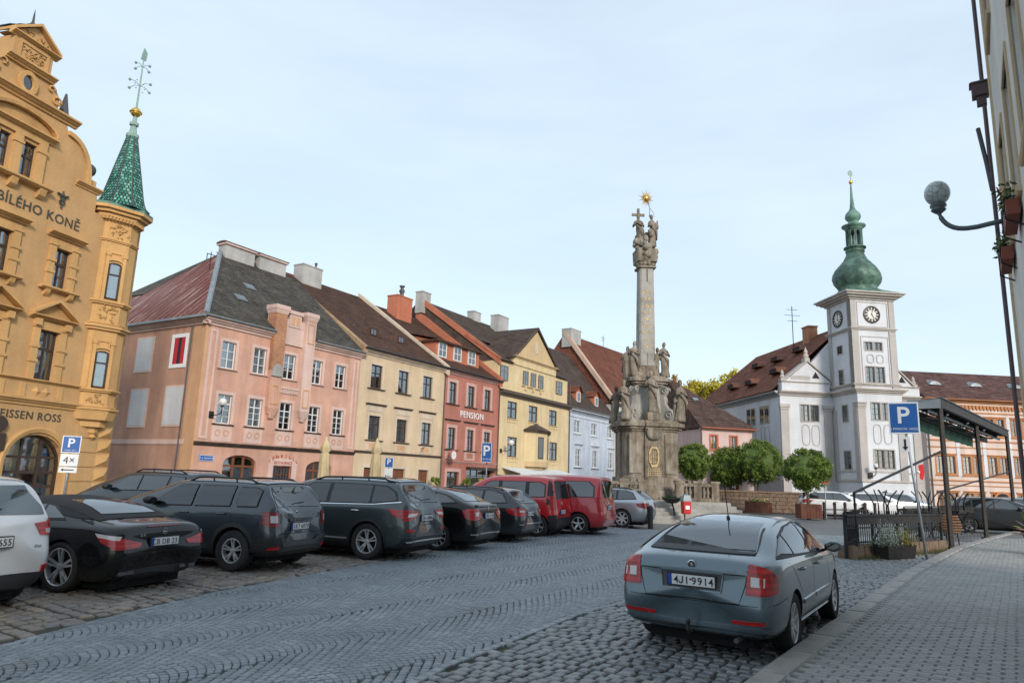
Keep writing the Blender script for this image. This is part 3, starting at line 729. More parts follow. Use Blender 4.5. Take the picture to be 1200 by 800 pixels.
 def arches(s,mat,w=.055,out=.018):
  for xc in(0,s.wb):
   for sg in(1,-1):
    mb=MB();r0=s.R+s.sp.get('gap',.05);rings=[]
    for k in range(25):
     a=R_(-22+224*k/24);P=[]
     for r in(r0-.004,r0+w):
      x,z=xc+r*math.cos(a),s.R+r*math.sin(a);z=max(z,s.sp['gc']+.02)
      l,n=s.hit('L' if sg>0 else 'R',x,z);P.append((x,l.y*1.0,z))
     (xa,ya,za),(xb,yb,zb)=P
     ya=yb if abs(ya-yb)>.05 else ya
     rings.append([(xa,ya-sg*.05,za),(xa,ya+sg*out,za),(xb,yb+sg*out*.8,zb),(xb,yb-sg*.05,zb)])
    mb.loft(rings);mb.build('wheel_arch_trim',mat,s.root)
 def wiper(s,y,z,l=.34):
  p,n=s.hit('B',y,z);mb=MB()
  pts=[s.hit('B',y-l*t,z+.02+.03*t)[0]+Vector((-.02,0,0))for t in(0,.5,1)]
  mb.tube([p+Vector((-.005,0,0))]+pts,.008,5);mb.build('rear_wiper',M_BLKPL,s.root)
 def badge(s,z,r=.045,star=False,y=0.0,mat=None):
  l,n=s.hit('B',y,z);mb=MB();N=24
  if star:
   mb.loft([[(l.x-.012,l.y+q*math.cos(2*PI*k/N),z+q*math.sin(2*PI*k/N))for k in range(N)]for q in(r,r*.86)],caps=False)
   mb.loft([[(l.x-xo,l.y+r*math.cos(2*PI*k/N),z+r*math.sin(2*PI*k/N))for k in range(N)]for xo in(.012,-.005)],caps=False)
   for k in range(3):
    a=PI/2+2*PI*k/3;mb.add([(l.x-.012,l.y+r*.95*math.cos(a),z+r*.95*math.sin(a)),(l.x-.012,l.y+.16*r*math.cos(a+1.05),z+.16*r*math.sin(a+1.05)),(l.x-.014,l.y,z),(l.x-.012,l.y+.16*r*math.cos(a-1.05),z+.16*r*math.sin(a-1.05))],[(0,1,2),(0,2,3)])
   return mb.build('badge',M_CHROME,s.root)
  mb.loft([[(l.x-xo,l.y+q*math.cos(2*PI*k/N),z+q*math.sin(2*PI*k/N))for k in range(N)]for q,xo in((r,-.01),(r,.010),(r*.86,.014),(r*.80,.009))],0,caps=False)
  mb.loft([[(l.x-xo,l.y+q*math.cos(2*PI*k/N),z+q*math.sin(2*PI*k/N))for k in range(N)]for q,xo in((r*.80,.009),(.001,.011))],1)
  q=r*.5;X=l.x-.0125
  mb.add([(X,l.y+q,z+q*.5),(X,l.y-q*.2,z+q*.9),(X,l.y-q*.9,z-q*.6),(X,l.y-q*.1,z-q*.2),(X,l.y+q*.3,z-q),(X,l.y+q*.25,z)],[(0,1,2,3,4,5)],0)
  return mb.build('badge',[M_CHROME,mat or M_BLKPL],s.root)
 def letters(s,txt,y,z,size=.04,mat=None):
  l,n=s.hit('B',y,z)
  text(txt,size,mat or M_SILVERLET,s.root,(l.x-.006,y,z),(PI/2,0,-PI/2),name='badge_lettering',depth=.003)['kind']='stuff'
def saloon(H,ro,wb,fo,boot=1.02,roof0=.55,roof1=1.35,wbase=-.45,hood=.95,dz=.10,**k):
 e=wb+fo
 d=dict(ro=ro,wb=wb,fo=fo,top=[(-ro,boot-.10),(-ro+.03,boot-.025),(-ro+.08,boot),(wbase-.1,boot+dz*.6),(wbase+.05,boot+dz),((wbase+roof0)/2,(boot+dz+H)/2+.03),(roof0-.1,H-.045),(roof0+.25,H-.005),(roof1,H),(roof1+.45,H-.05),(wb-.55,H-.20),(wb+.05,hood+.10),(wb+.25,hood+.05),(e-.5,hood-.06),(e-.2,hood-.16),(e-.05,hood-.28),(e,hood-.36)],belt=[(-ro,boot-.14),(-.4,boot-.05),(wb-.4,hood+.0),(e-.3,hood-.16),(e,hood-.4)],lean=[(.2,.16),(.38,.03),(.55,0),(.72,.05),(1.0,.07),(1.5,.1)])
 d.update(k);return d
def hatch(H,ro,wb,fo,belt=1.0,tail=.36,hood=1.0,zt=None,**k):
 0
 e=wb+fo
 d=dict(ro=ro,wb=wb,fo=fo,top=[(-ro,H-.10),(-ro+.02,H-.06),(-ro+.2,H-.035),(-ro+.7,H-.008),(.8,H),(1.3,H-.012),(wb-1.0,H-.06),(wb-.72,H-.16),(wb+.05,hood+.10),(wb+.2,hood+.04),(e-.45,hood-.05),(e-.2,hood-.14),(e-.05,hood-.28),(e,hood-.38)],belt=[(-ro,belt),(wb-.4,belt-.06),(e-.3,hood-.16),(e,hood-.42)],lean=[(.2,.16),(.38,.04),(.55,0),(.75,.05),(belt,.09),((belt+H)/2,.09+(tail-.09)*.55),(H-.05,tail),(H+.1,tail+.04)],leanlen=1.6)
 d.update(k);return d
P_TEAL=carpaint('grey blue metallic paint',(0.105,0.15,0.175),0.55,0.34)
def octavia():
 sp=saloon(1.45,1.00,2.62,.95,boot=1.04,dz=.06,W=1.77,R=.325,gc=.19,spokes=7,rk='five',roofw=.72,rimr=.66,plan=[(-1.0,.845),(-.96,.905),(-.86,.95),(-.65,.985),(-.3,1),(2.2,1),(2.95,.965),(3.25,.90),(3.43,.78),(3.53,.6)],wbase=-.66,roof0=.60,gap=.045)
 c=Car('parked_car','grey-blue saloon parked alone beside the granite kerb, seen from behind','car',(2.41,8.23),33.5,P_TEAL,sp,see=True)
 c.root.scale=(.94,.94,.935)
 c.decal('rear_window_seal',[('B',c.line([(-.515,1.32),(-.565,1.20),(-.60,1.085),(.60,1.085),(.565,1.20),(.515,1.32)],.018))],M_BLKPL,off=.012,grid=.04)
 c.decal('rear_glass',[('B',[(-.575,1.112),(.575,1.112),(.54,1.20),(.445,1.375),(-.445,1.375),(-.54,1.20)])],M_GLASSR,off=.009,grid=.04)
 c.decal('side_window',c.both([(-.44,1.10),(-.28,1.08),(.14,1.06),(.14,1.345),(.0,1.30),(-.26,1.19)]),M_GLASSC,off=.017,grid=.03)
 c.decal('side_window',c.both([(.20,1.052),(1.04,1.025),(1.04,1.375),(.6,1.375),(.20,1.355)]),M_GLASSC,off=.017,grid=.04)
 c.decal('side_window',c.both([(1.11,1.022),(2.0,1.0),(1.95,1.05),(1.64,1.28),(1.44,1.355),(1.11,1.375)]),M_GLASSC,off=.017,grid=.04)
 c.decal('window_trim',c.both(c.line([(-.42,1.062),(.14,1.042),(1.03,1.012),(2.0,.99)],.016)),M_CHROME,off=.008,grid=.12)
 c.decal('windscreen',[('F',[(-.60,1.10),(.60,1.10),(.48,1.36),(-.48,1.36)])],M_GLASSC,off=.006)
 c.decal('boot_seam',[('B',c.line([(-.60,.985),(-.58,.80),(-.515,.60),(.515,.60),(.58,.80),(.60,.985)],.011))],M_WELL,off=.0015,skirt=.006)
 c.decal('boot_crease',[('B',c.line([(-.58,.89),(-.34,.883)],.010)),('B',c.line([(.58,.89),(.34,.883)],.010))],M_WELL,off=.0015,skirt=.006)
 lamp=[(.605,1.0),(.68,.99),(.76,.97),(.80,.94),(.805,.705),(.72,.695),(.578,.70)]
 for sg in(1,-1):
  tl=c.decal('tail_light',[('B',[(a*sg,z)for a,z in lamp]),('L' if sg>0 else 'R',[(-.95,.94),(-.84,.945),(-.76,.92),(-.70,.88),(-.73,.72),(-.95,.705)])],M_REDL,off=.010,joined=True,grid=.03)
  c.decal('lamp_lens',[('B',[(a*sg,z)for a,z in[(.635,.885),(.765,.875),(.765,.785),(.635,.785)]])],M_CLEAR,off=.014,parent=tl)
 c.decal('plate_recess',[('B',[(-.34,.88),(.34,.88),(.32,.70),(-.32,.70)])],M_GREYPL,off=.003)
 c.decal('plate_surround',[('B',c.line([(-.345,.885),(.345,.885),(.322,.695),(-.322,.695),(-.345,.885)],.016))],P_TEAL,off=.016)
 c.plate(.79,' ',tilt=-.06)
 pl=[o for o in c.root.children if o.name.startswith('number_plate')][0]
 mb=MB();mb.loft([[(x,.004+r*math.cos(2*PI*k/12),.012+r*math.sin(2*PI*k/12))for k in range(12)]for x,r in((-.0098,.012),(-.0079,.012))]);mb.build('plate_sticker',M_REDL2,pl)
 for ch,q in(('4',.165),('1',.045),('9',-.035),('9',-.10),('1',-.163),('4',-.222)):text(ch,.108,M_INK,pl,(-.0105,q,-.038),(PI/2,0,-PI/2),depth=.0015,bold=.0008)
 mb=MB();mb.tube([(-.009,.092,.038),(-.009,.092,-.012),(-.009,.098,-.030),(-.009,.113,-.035),(-.009,.128,-.028),(-.009,.131,-.014)],.0075,6,up=(1,0,0));mb.build('lettering',M_INK,pl)
 c.badge(.955,.047)
 c.letters('Octavia',-.43,.915,.038)
 c.decal('bumper_crease',[('B',c.line([(-.80,.60),(0,.58),(.80,.60)],.006))],M_WELL,off=.001,skirt=.004)
 c.decal('bumper_step',[('B',[(-.80,.385),(0,.365),(.80,.385),(.80,.35),(0,.33),(-.80,.35)])],P_TEAL,off=.024)
 c.decal('lower_bumper',[('B',[(-.76,.315),(.76,.315),(.68,.22),(-.68,.22)])],M_BLKPL,off=.006)
 c.decal('reflector',c.rear2([(.42,.43),(.76,.45),(.76,.415),(.43,.395)]),M_REDL,off=.012)
 c.decal('bumper_seam',c.both(c.line([(-.97,.60),(-.64,.625),(-.44,.65),(-.40,.61)],.008)),M_WELL,off=.001,skirt=.005)
 c.seams([[(-.30,1.04),(.02,.90),(.36,.62)],[(1.07,1.01),(1.07,.30),(.42,.30)],[(1.07,.30),(2.08,.30),(2.13,.62),(2.05,.98)]])
 c.decal('side_moulding',c.both([(.42,.535),(1.05,.545),(1.05,.495),(.42,.485)])+c.both([(1.10,.545),(2.1,.55),(2.1,.50),(1.10,.495)]),P_TEAL,off=.016)
 c.decal('sill',c.both([(.38,.30),(2.24,.30),(2.24,.225),(.38,.225)]),P_TEAL,off=.012)
 c.handle([(.42,.88),(1.30,.88)])
 c.mirror(1.88,.985)
 mb=MB();l,n=c.hit('T',.48,0);mb.tube([l,l+Vector((-.02,0,.03))],.022,8);mb.tube([l+Vector((-.0,0,.02)),l+Vector((-.14,0,.42))],.006,6);mb.build('antenna',M_BLKPL,c.root)
 mb=MB();mb.tube([(-.92,0,.27),(-1.05,0,.27),(-1.08,0,.30),(-1.08,0,.36)],.018,8);mb.build('tow_hitch',M_BLKPL,c.root)
 mb=MB();mb.ball((-1.08,0,.385),.027);mb.build('tow_ball',M_BLKPL,c.root,smooth=True)
 mb=MB();mb.tube([(-.75,-.48,.24),(-1.0,-.48,.24)],.026,10);mb.build('exhaust_pipe',M_GREYPL,c.root)
 return c
octavia()
ROW='cars parked in a row on the setts'
P_WHITE=carpaint('white paint',(0.62,0.64,0.66),0.0,0.35)
P_BLACK=carpaint('black paint',(0.004,0.0045,0.005),0.0,0.25)
P_BLACK.node_tree.nodes['Principled BSDF'].inputs['Coat Weight'].default_value=.55;P_BLACK.node_tree.nodes['Principled BSDF'].inputs['Specular IOR Level'].default_value=.2
P_DGREY=carpaint('slate grey metallic paint',(0.040,0.050,0.060),0.45,0.34)
P_GREEN=carpaint('graphite metallic paint',(0.048,0.062,0.066),0.45,0.34)
P_ANTH=carpaint('anthracite metallic paint',(0.020,0.023,0.026),0.4,0.3)
P_RED=carpaint('red paint',(0.55,0.014,0.018),0.0,0.3)
P_RED2=carpaint('crimson paint',(0.46,0.010,0.022),0.0,0.3)
P_SILVER=carpaint('silver paint',(0.42,0.45,0.48),0.75,0.3)
P_ICE=carpaint('pale ice blue paint',(0.22,0.27,0.30),0.5,0.35)
M_SOFT=plain('black fabric hood',(0.02,0.02,0.022),0.85)
def put(contact,heading,hw):
 0
 a=R_(heading);return(contact[0]+math.cos(a)*(hw-.12),contact[1]-math.sin(a)*(hw-.12))
HD=-66.0
def place(name,label,contact,heading,paint,sp,scale=.97,cat='car'):
 hw=sp['W']/2*scale
 c=Car(name,label,cat,put(contact,heading,hw),heading,paint,sp,ROW,name in('parked_suv',));c.root.scale=(scale,)*3;return c
def convertible():
 sp=saloon(1.30,1.0,2.585,1.0,boot=.955,W=1.88,R=.345,gc=.13,spokes=5,rk='double',roofw=.66,rimr=.76,wbase=-.30,roof0=.72,roof1=1.05,hood=.86,gap=.04)
 c=place('parked_convertible','black low convertible with a fabric roof and bright five-spoke wheels, next to the white hatchback',(-5.98,9.95),HD-5,P_BLACK,sp,.95)
 c.decal('soft_top',[('T',[(-.42,-.70),(-.42,.70),(.0,.70),(1.35,.60),(1.35,-.60),(.0,-.70)])],M_SOFT,off=.010,grid=.06)
 c.decal('soft_top_side',c.both([(-.48,1.0),(-.05,1.02),(.22,1.05),(.55,1.20),(1.35,1.17),(1.4,1.25),(.75,1.275),(.1,1.15)]),M_SOFT,off=.008,grid=.04)
 c.decal('rear_window',[('B',[(-.50,1.06),(.50,1.06),(.42,1.235),(-.42,1.235)])],M_GLASSR,off=.018,grid=.04)
 c.decal('side_window',c.both([(.10,1.005),(.52,.99),(.62,1.19),(.48,1.165)]),M_GLASSC,off=.017,grid=.03)
 c.decal('side_window',c.both([(.56,.99),(1.75,.955),(1.32,1.16),(.67,1.185)]),M_GLASSC,off=.017,grid=.04)
 for sg in(1,-1):
  t=c.decal('tail_light',[('B',[(a*sg,z)for a,z in[(.42,.70),(.60,.735),(.85,.80),(.86,.62),(.46,.635)]]),('L' if sg>0 else 'R',[(-.96,.79),(-.60,.83),(-.72,.72),(-.96,.62)])],M_REDL,off=.010,joined=True,grid=.03)
  c.decal('lamp_lens',[('L' if sg>0 else 'R',[(-.93,.80),(-.60,.84),(-.66,.785),(-.93,.745)])],M_CLEAR,off=.014,parent=t,grid=.03)
 c.decal('brake_light',[('B',[(-.30,.925),(.30,.925),(.30,.908),(-.30,.908)])],M_REDL2,off=.012)
 c.plate(.70,'CB DB 231');c.badge(.845,.045,star=True)
 c.letters('SL 63',.40,.79,.045)
 c.decal('bumper_edge',[('B',[(-.86,.575),(.86,.575),(.84,.545),(-.84,.545)])],P_BLACK,off=.03)
 c.decal('diffuser',[('B',[(-.62,.33),(.62,.33),(.54,.19),(-.54,.19)])],M_BLKPL,off=.012)
 for y in(.50,.66,-.50,-.66):
  mb=MB();l,n=c.hit('B',y,.29);mb.box(l.x-.025,l.x+.1,y-.065,y+.065,.265,.315);mb.build('tailpipe',M_ALLOYD,c.root)
 c.seams([[(.50,.98),(.42,.70),(.52,.25),(1.75,.24),(1.85,.6),(1.78,.94)]])
 c.decal('side_skirt',c.both([(-.42+.9,.22),(2.15,.22),(2.15,.15),(.48,.15)]),P_BLACK,off=.02)
 c.handle([(.75,.80)]);c.mirror(1.72,.95)
convertible()
def duster():
 sp=hatch(1.60,.83,2.67,.84,belt=1.08,tail=.40,hood=1.08,W=1.80,R=.355,gc=.24,spokes=5,rk='double',roofw=.76,rimr=.60,tw=.22,gap=.06)
 c=place('parked_suv','slate grey compact off-roader with roof rails and a grey rear skid plate',(-4.60,12.42),HD-4,P_DGREY,sp,.96)
 c.decal('rear_window',[('B',[(-.62,1.12),(.62,1.12),(.63,1.20),(.53,1.47),(-.53,1.47),(-.63,1.20)])],M_GLASSR,off=.010,grid=.04)
 c.decal('roof_spoiler',[('T',[(-.42,-.58),(-.42,.58),(-.16,.60),(-.16,-.60)])],P_DGREY,off=.02,skirt=.03)
 c.decal('side_window',c.both([(-.42,1.13),(-.02,1.12),(.02,1.20),(.02,1.44),(-.30,1.44),(-.43,1.40)]),M_GLASSC,off=.017,grid=.04)
 c.decal('side_window',c.both([(.15,1.12),(.93,1.10),(.93,1.455),(.15,1.455)]),M_GLASSC,off=.017,grid=.04)
 c.decal('side_window',c.both([(1.02,1.10),(1.95,1.08),(1.90,1.14),(1.50,1.40),(1.40,1.45),(1.02,1.455)]),M_GLASSC,off=.017,grid=.04)
 for sg in(1,-1):
  t=c.decal('tail_light',[('B',[(a*sg,z)for a,z in[(.62,1.03),(.84,1.05),(.84,.80),(.64,.79)]]),('L' if sg>0 else 'R',[(-.74,1.04),(-.58,1.03),(-.57,.83),(-.74,.80)])],M_REDL2,off=.014,joined=True,grid=.03)
  c.decal('lamp_lens',[('B',[(a*sg,z)for a,z in[(.68,.98),(.79,.98),(.79,.86),(.68,.86)]])],M_CLEAR,off=.018,parent=t)
 c.decal('tailgate_trim',[('B',[(-.36,.92),(.36,.92),(.33,.87),(-.33,.87)])],M_GREYPL,off=.03)
 c.letters('DUSTER',.22,.88,.05);c.plate(.78,'1K7 6070')
 c.decal('tailgate_seam',[('B',c.line([(-.64,1.46),(-.70,1.10),(-.60,1.0),(-.58,.66),(.58,.66),(.60,1.0),(.70,1.10),(.64,1.46)],.010))],M_WELL,off=.002,skirt=.006)
 c.decal('bumper',[('B',[(-.86,.60),(-.55,.58),(-.45,.50),(.45,.50),(.55,.58),(.86,.60),(.84,.30),(-.84,.30)])],M_BLKPL,off=.022)
 c.decal('bumper_flank',c.both([(-.80,.60),(-.44,.56),(-.46,.30),(-.74,.28)]),M_BLKPL,off=.018)
 c.decal('skid_plate',[('B',[(-.52,.60),(-.42,.52),(.42,.52),(.52,.60),(.64,.60),(.50,.44),(-.50,.44),(-.64,.60)])],M_GREYPL,off=.034)
 c.decal('reflector',c.rear2([(.62,.46),(.79,.46),(.79,.41),(.62,.41)]),M_REDL,off=.03)
 c.decal('shoulder_line',c.both([(-.50,.93),(.35,1.04),(.35,1.025),(-.30,.90),(-.42,.80),(-.50,.82)]),P_DGREY,off=.014)
 c.decal('sill',c.both([(.42,.38),(2.28,.38),(2.28,.25),(.42,.25)]),M_BLKPL,off=.02)
 c.arches(M_BLKPL,.07,.016);c.rails(-.25,1.35,.60,M_BLKPL,.06);c.wiper(.02,1.15)
 c.seams([[(.09,1.08),(.09,.80),(.45,.42)],[(.98,1.08),(.98,.40),(.46,.40)],[(.98,.40),(2.05,.40),(2.12,.8),(2.05,1.06)]])
 c.handle([(.30,.98),(1.14,.97)]);c.mirror(1.84,1.09,M_BLKPL);c.badge(1.0,.05)
duster()
def kodiaq():
 sp=hatch(1.645,.97,2.79,.93,belt=1.08,tail=.44,hood=1.08,W=1.88,R=.36,gc=.21,spokes=5,rk='double',roofw=.76,rimr=.67,tw=.235,gap=.055)
 c=place('parked_suv','large graphite off-roader with red and clear split tail lamps and silver wheels',(-2.78,14.73),HD-3,P_GREEN,sp,.985)
 c.decal('rear_window',[('B',[(-.62,1.15),(.62,1.15),(.64,1.22),(.55,1.50),(-.55,1.50),(-.64,1.22)])],M_GLASSR,off=.010,grid=.04)
 c.decal('roof_spoiler',[('T',[(-.52,-.58),(-.52,.58),(-.22,.60),(-.22,-.60)])],P_GREEN,off=.018,skirt=.03)
 c.decal('side_window',c.both([(-.62,1.20),(-.10,1.135),(-.06,1.18),(-.06,1.47),(-.32,1.46),(-.55,1.34)]),M_GLASSC,off=.017,grid=.04)
 c.decal('side_window',c.both([(.0,1.13),(.96,1.11),(.96,1.495),(.0,1.48)]),M_GLASSC,off=.017,grid=.04)
 c.decal('side_window',c.both([(1.05,1.11),(2.05,1.09),(2.0,1.14),(1.62,1.42),(1.45,1.49),(1.05,1.495)]),M_GLASSC,off=.017,grid=.04)
 c.decal('window_trim',c.both(c.line([(-.72,1.17),(-.10,1.11),(1.0,1.085),(2.1,1.06)],.018)),M_CHROME,off=.008,grid=.12)
 for sg in(1,-1):
  t=c.decal('tail_light',[('B',[(a*sg,z)for a,z in[(.36,.985),(.60,1.0),(.87,1.02),(.87,.80),(.70,.81),(.42,.90)]]),('L' if sg>0 else 'R',[(-.84,1.01),(-.45,1.03),(-.60,.90),(-.84,.81)])],M_REDL,off=.012,joined=True,grid=.03)
  c.decal('lamp_lens',[('B',[(a*sg,z)for a,z in[(.42,.95),(.78,.94),(.80,.87),(.50,.90)]])],M_CLEAR,off=.016,parent=t)
 c.letters('KODIAQ',.27,1.0,.055);c.plate(.84,'2K4 8806')
 c.decal('tailgate_seam',[('B',c.line([(-.66,1.50),(-.72,1.10),(-.40,.98),(-.36,.70),(.36,.70),(.40,.98),(.72,1.10),(.66,1.50)],.010))],M_WELL,off=.002,skirt=.006)
 c.decal('bumper',[('B',[(-.86,.46),(.86,.46),(.82,.24),(-.82,.24)])],M_BLKPL,off=.014)
 c.decal('bumper_step',[('B',[(-.88,.50),(.88,.50),(.86,.465),(-.86,.465)])],P_GREEN,off=.034)
 c.decal('bumper_trim',[('B',[(-.80,.40),(.80,.40),(.78,.375),(-.78,.375)])],M_ALLOY,off=.02)
 c.decal('reflector',c.rear2([(.55,.62),(.84,.64),(.84,.59),(.56,.575)]),M_REDL,off=.014)
 c.decal('sill',c.both([(.42,.36),(2.38,.36),(2.38,.22),(.42,.22)]),M_BLKPL,off=.02)
 c.decal('sill_trim',c.both([(.46,.42),(2.34,.43),(2.34,.405),(.46,.395)]),M_ALLOY,off=.014)
 c.arches(M_BLKPL,.05,.012);c.rails(-.45,1.55,.64,M_BLKPL,.05);c.wiper(-.1,1.17)
 c.seams([[(-.03,1.10),(-.02,.85),(.44,.44)],[(1.0,1.07),(1.0,.42),(.46,.42)],[(1.0,.42),(2.14,.42),(2.2,.8),(2.12,1.04)]])
 c.decal('shoulder_line',c.both(c.line([(-.80,.90),(.2,.965),(2.2,.93)],.02)),P_GREEN,off=.008,grid=.12)
 c.handle([(.30,.97),(1.20,.95)],M_CHROME);c.mirror(1.95,1.10)
kodiaq()
def liftback():
 sp=saloon(1.46,.98,2.62,.9,boot=1.06,W=1.77,R=.325,gc=.18,spokes=10,rk='fine',roofw=.72,rimr=.72,wbase=-.62,roof0=.45,gap=.045)
 c=place('parked_liftback','glossy black liftback with chrome bumper strip, parked between graphite off-roader and dark estate',(-1.57,17.01),HD-2,P_BLACK,sp,1.0)
 c.decal('rear_window',[('B',[(-.56,1.13),(.56,1.13),(.46,1.385),(-.46,1.385)])],M_GLASSR,off=.010,grid=.04)
 c.decal('side_window',c.both([(-.40,1.10),(.14,1.06),(.14,1.36),(-.1,1.32)]),M_GLASSC,off=.017,grid=.04)
 c.decal('side_window',c.both([(.20,1.06),(1.04,1.03),(1.04,1.38),(.20,1.36)]),M_GLASSC,off=.017,grid=.04)
 c.decal('side_window',c.both([(1.10,1.03),(1.98,1.01),(1.62,1.29),(1.42,1.36),(1.10,1.38)]),M_GLASSC,off=.017,grid=.04)
 for sg in(1,-1):
  t=c.decal('tail_light',[('B',[(a*sg,z)for a,z in[(.44,.86),(.62,.97),(.82,.96),(.82,.70),(.56,.73)]]),('L' if sg>0 else 'R',[(-.92,.95),(-.62,.93),(-.70,.76),(-.92,.70)])],M_REDL,off=.012,joined=True,grid=.03)
  c.decal('lamp_lens',[('B',[(a*sg,z)for a,z in[(.55,.90),(.72,.89),(.72,.80),(.60,.82)]])],M_CLEAR,off=.016,parent=t)
 c.plate(.80,'3K8 5143');c.badge(.97,.045)
 c.decal('bumper_trim',[('B',[(-.80,.41),(.80,.41),(.78,.385),(-.78,.385)])],M_CHROME,off=.02)
 c.decal('boot_lip',[('B',[(-.60,1.04),(.60,1.04),(.60,1.01),(-.60,1.01)])],P_BLACK,off=.025)
 c.seams([[(-.30,1.04),(.02,.92),(.36,.62)],[(1.07,1.02),(1.07,.30),(.42,.30)]]);c.handle([(.42,.90),(1.30,.90)]);c.mirror(1.86,1.0)
 c.decal('bumper',[('B',[(-.76,.33),(.76,.33),(.70,.22),(-.70,.22)])],M_BLKPL,off=.01)
liftback()
def estate(name,label,contact,heading,paint,plate,scale=1.0,lamp=M_REDL,kind=0,tinted=True):
 sp=hatch(1.47,1.02,2.80,.86,belt=.98,tail=.62,hood=.95,W=1.82,R=.325,gc=.17,spokes=7,rk='five',roofw=.73,rimr=.72,gap=.045)
 c=place(name,label,contact,heading,paint,sp,scale)
 c.decal('rear_window',[('B',[(-.58,1.03),(.58,1.03),(.58,1.10),(.47,1.35),(-.47,1.35),(-.58,1.10)])],M_GLASSR,off=.010,grid=.04)
 c.decal('side_window',c.both([(-.52,1.06),(.16,1.02),(.16,1.34),(-.1,1.335),(-.36,1.26)]),M_GLASSC,off=.017,grid=.04)
 c.decal('side_window',c.both([(.23,1.02),(1.06,.99),(1.06,1.35),(.23,1.34)]),M_GLASSC,off=.017,grid=.04)
 c.decal('side_window',c.both([(1.13,.99),(2.1,.97),(1.75,1.26),(1.5,1.345),(1.13,1.35)]),M_GLASSC,off=.017,grid=.04)
 for sg in(1,-1):
  t=c.decal('tail_light',[('B',[(a*sg,z)for a,z in[(.50,.90),(.84,.93),(.85,.70),(.56,.74)]]),('L' if sg>0 else 'R',[(-.92,.92),(-.52,.90),(-.62,.76),(-.92,.71)])],lamp,off=.012,joined=True,grid=.03)
  if kind==0:c.decal('lamp_lens',[('B',[(a*sg,z)for a,z in[(.60,.85),(.80,.86),(.80,.82),(.60,.81)]])],M_CLEAR,off=.016,parent=t)
 c.plate(.76,plate);c.badge(.92,.04,star=True)
 c.decal('tailgate_seam',[('B',c.line([(-.60,1.34),(-.66,.98),(-.52,.62),(.52,.62),(.66,.98),(.60,1.34)],.010))],M_WELL,off=.002,skirt=.006)
 c.decal('bumper_trim',[('B',[(-.82,.50),(.82,.50),(.80,.48),(-.80,.48)])],M_CHROME,off=.012)
 c.decal('bumper',[('B',[(-.74,.32),(.74,.32),(.68,.20),(-.68,.20)])],M_BLKPL,off=.01)
 c.decal('side_moulding',c.both([(.40,.56),(2.2,.57),(2.2,.52),(.40,.51)]),paint,off=.014)
 c.seams([[(.19,.99),(.20,.85),(.42,.56)],[(1.09,.97),(1.09,.28),(.44,.28)]]);c.handle([(.42,.86),(1.3,.85)]);c.mirror(1.98,.97);c.rails(-.5,1.5,.58,M_BLKPL,.03)
 c.wiper(0,1.05)
 return c
estate('parked_estate','dark anthracite estate car with chrome rear strip, parked beside the red minivan',(-.47,19.68),HD-2,P_ANTH,'5K1 2230',.99)
def kangoo():
 sp=hatch(1.82,.62,2.70,.86,belt=1.12,tail=.22,hood=1.10,W=1.83,R=.32,gc=.17,spokes=6,rk='five',roofw=.80,rimr=.66,gap=.05)
 c=place('parked_minivan','red high-roofed minivan with black bumper and glazed tail doors',(.97,21.97),HD-2,P_RED,sp,1.0)
 c.decal('rear_window',[('B',[(-.62,1.12),(-.03,1.12),(-.03,1.66),(-.55,1.66),(-.62,1.45)]),('B',[(.03,1.12),(.62,1.12),(.62,1.45),(.55,1.66),(.03,1.66)])],M_GLASSC,off=.010,grid=.05)
 c.decal('rear_pillar',c.both([(-.48,1.65),(-.30,1.67),(-.28,.95),(-.46,.93)]),M_BLKPL,off=.006)
 c.decal('side_window',c.both([(-.20,1.18),(.28,1.17),(.30,1.58),(.0,1.60),(-.20,1.52)]),M_GLASSC,off=.017,grid=.04)
 c.decal('side_window',c.both([(.42,1.17),(1.20,1.15),(1.20,1.60),(.42,1.60)]),M_GLASSC,off=.017,grid=.04)
 c.decal('side_window',c.both([(1.32,1.15),(2.2,1.12),(1.75,1.50),(1.6,1.58),(1.32,1.60)]),M_GLASSC,off=.017,grid=.04)
 for sg in(1,-1):
  c.decal('tail_light',[('B',[(a*sg,z)for a,z in[(.72,1.22),(.84,1.20),(.86,.80),(.74,.80)]]),('L' if sg>0 else 'R',[(-.52,1.22),(-.40,1.2),(-.38,.82),(-.52,.80)])],M_REDL,off=.014,joined=True,grid=.03)
 c.decal('bumper',[('B',[(-.86,.55),(.86,.55),(.82,.24),(-.82,.24)])],M_BLKPL,off=.025)
 c.decal('bumper_flank',c.both([(-.60,.66),(-.34,.62),(-.38,.24),(-.56,.22)]),M_BLKPL,off=.02)
 c.plate(.72,'4K9 1172');c.badge(.98,.05);c.decal('door_seam',[('B',c.line([(0,1.75),(0,.58)],.010))],M_WELL,off=.002,skirt=.006)
 c.seams([[(.36,1.70),(.36,.62)],[(1.26,1.70),(1.26,.32),(.40,.32)],[(.36,1.05),(-.30,1.08)]]);c.handle([(.55,1.0),(1.42,.98)],M_BLKPL);c.mirror(2.05,1.12,M_BLKPL)
 c.decal('side_moulding',c.both([(.40,.60),(2.3,.60),(2.3,.50),(.40,.50)]),M_BLKPL,off=.014)
kangoo()
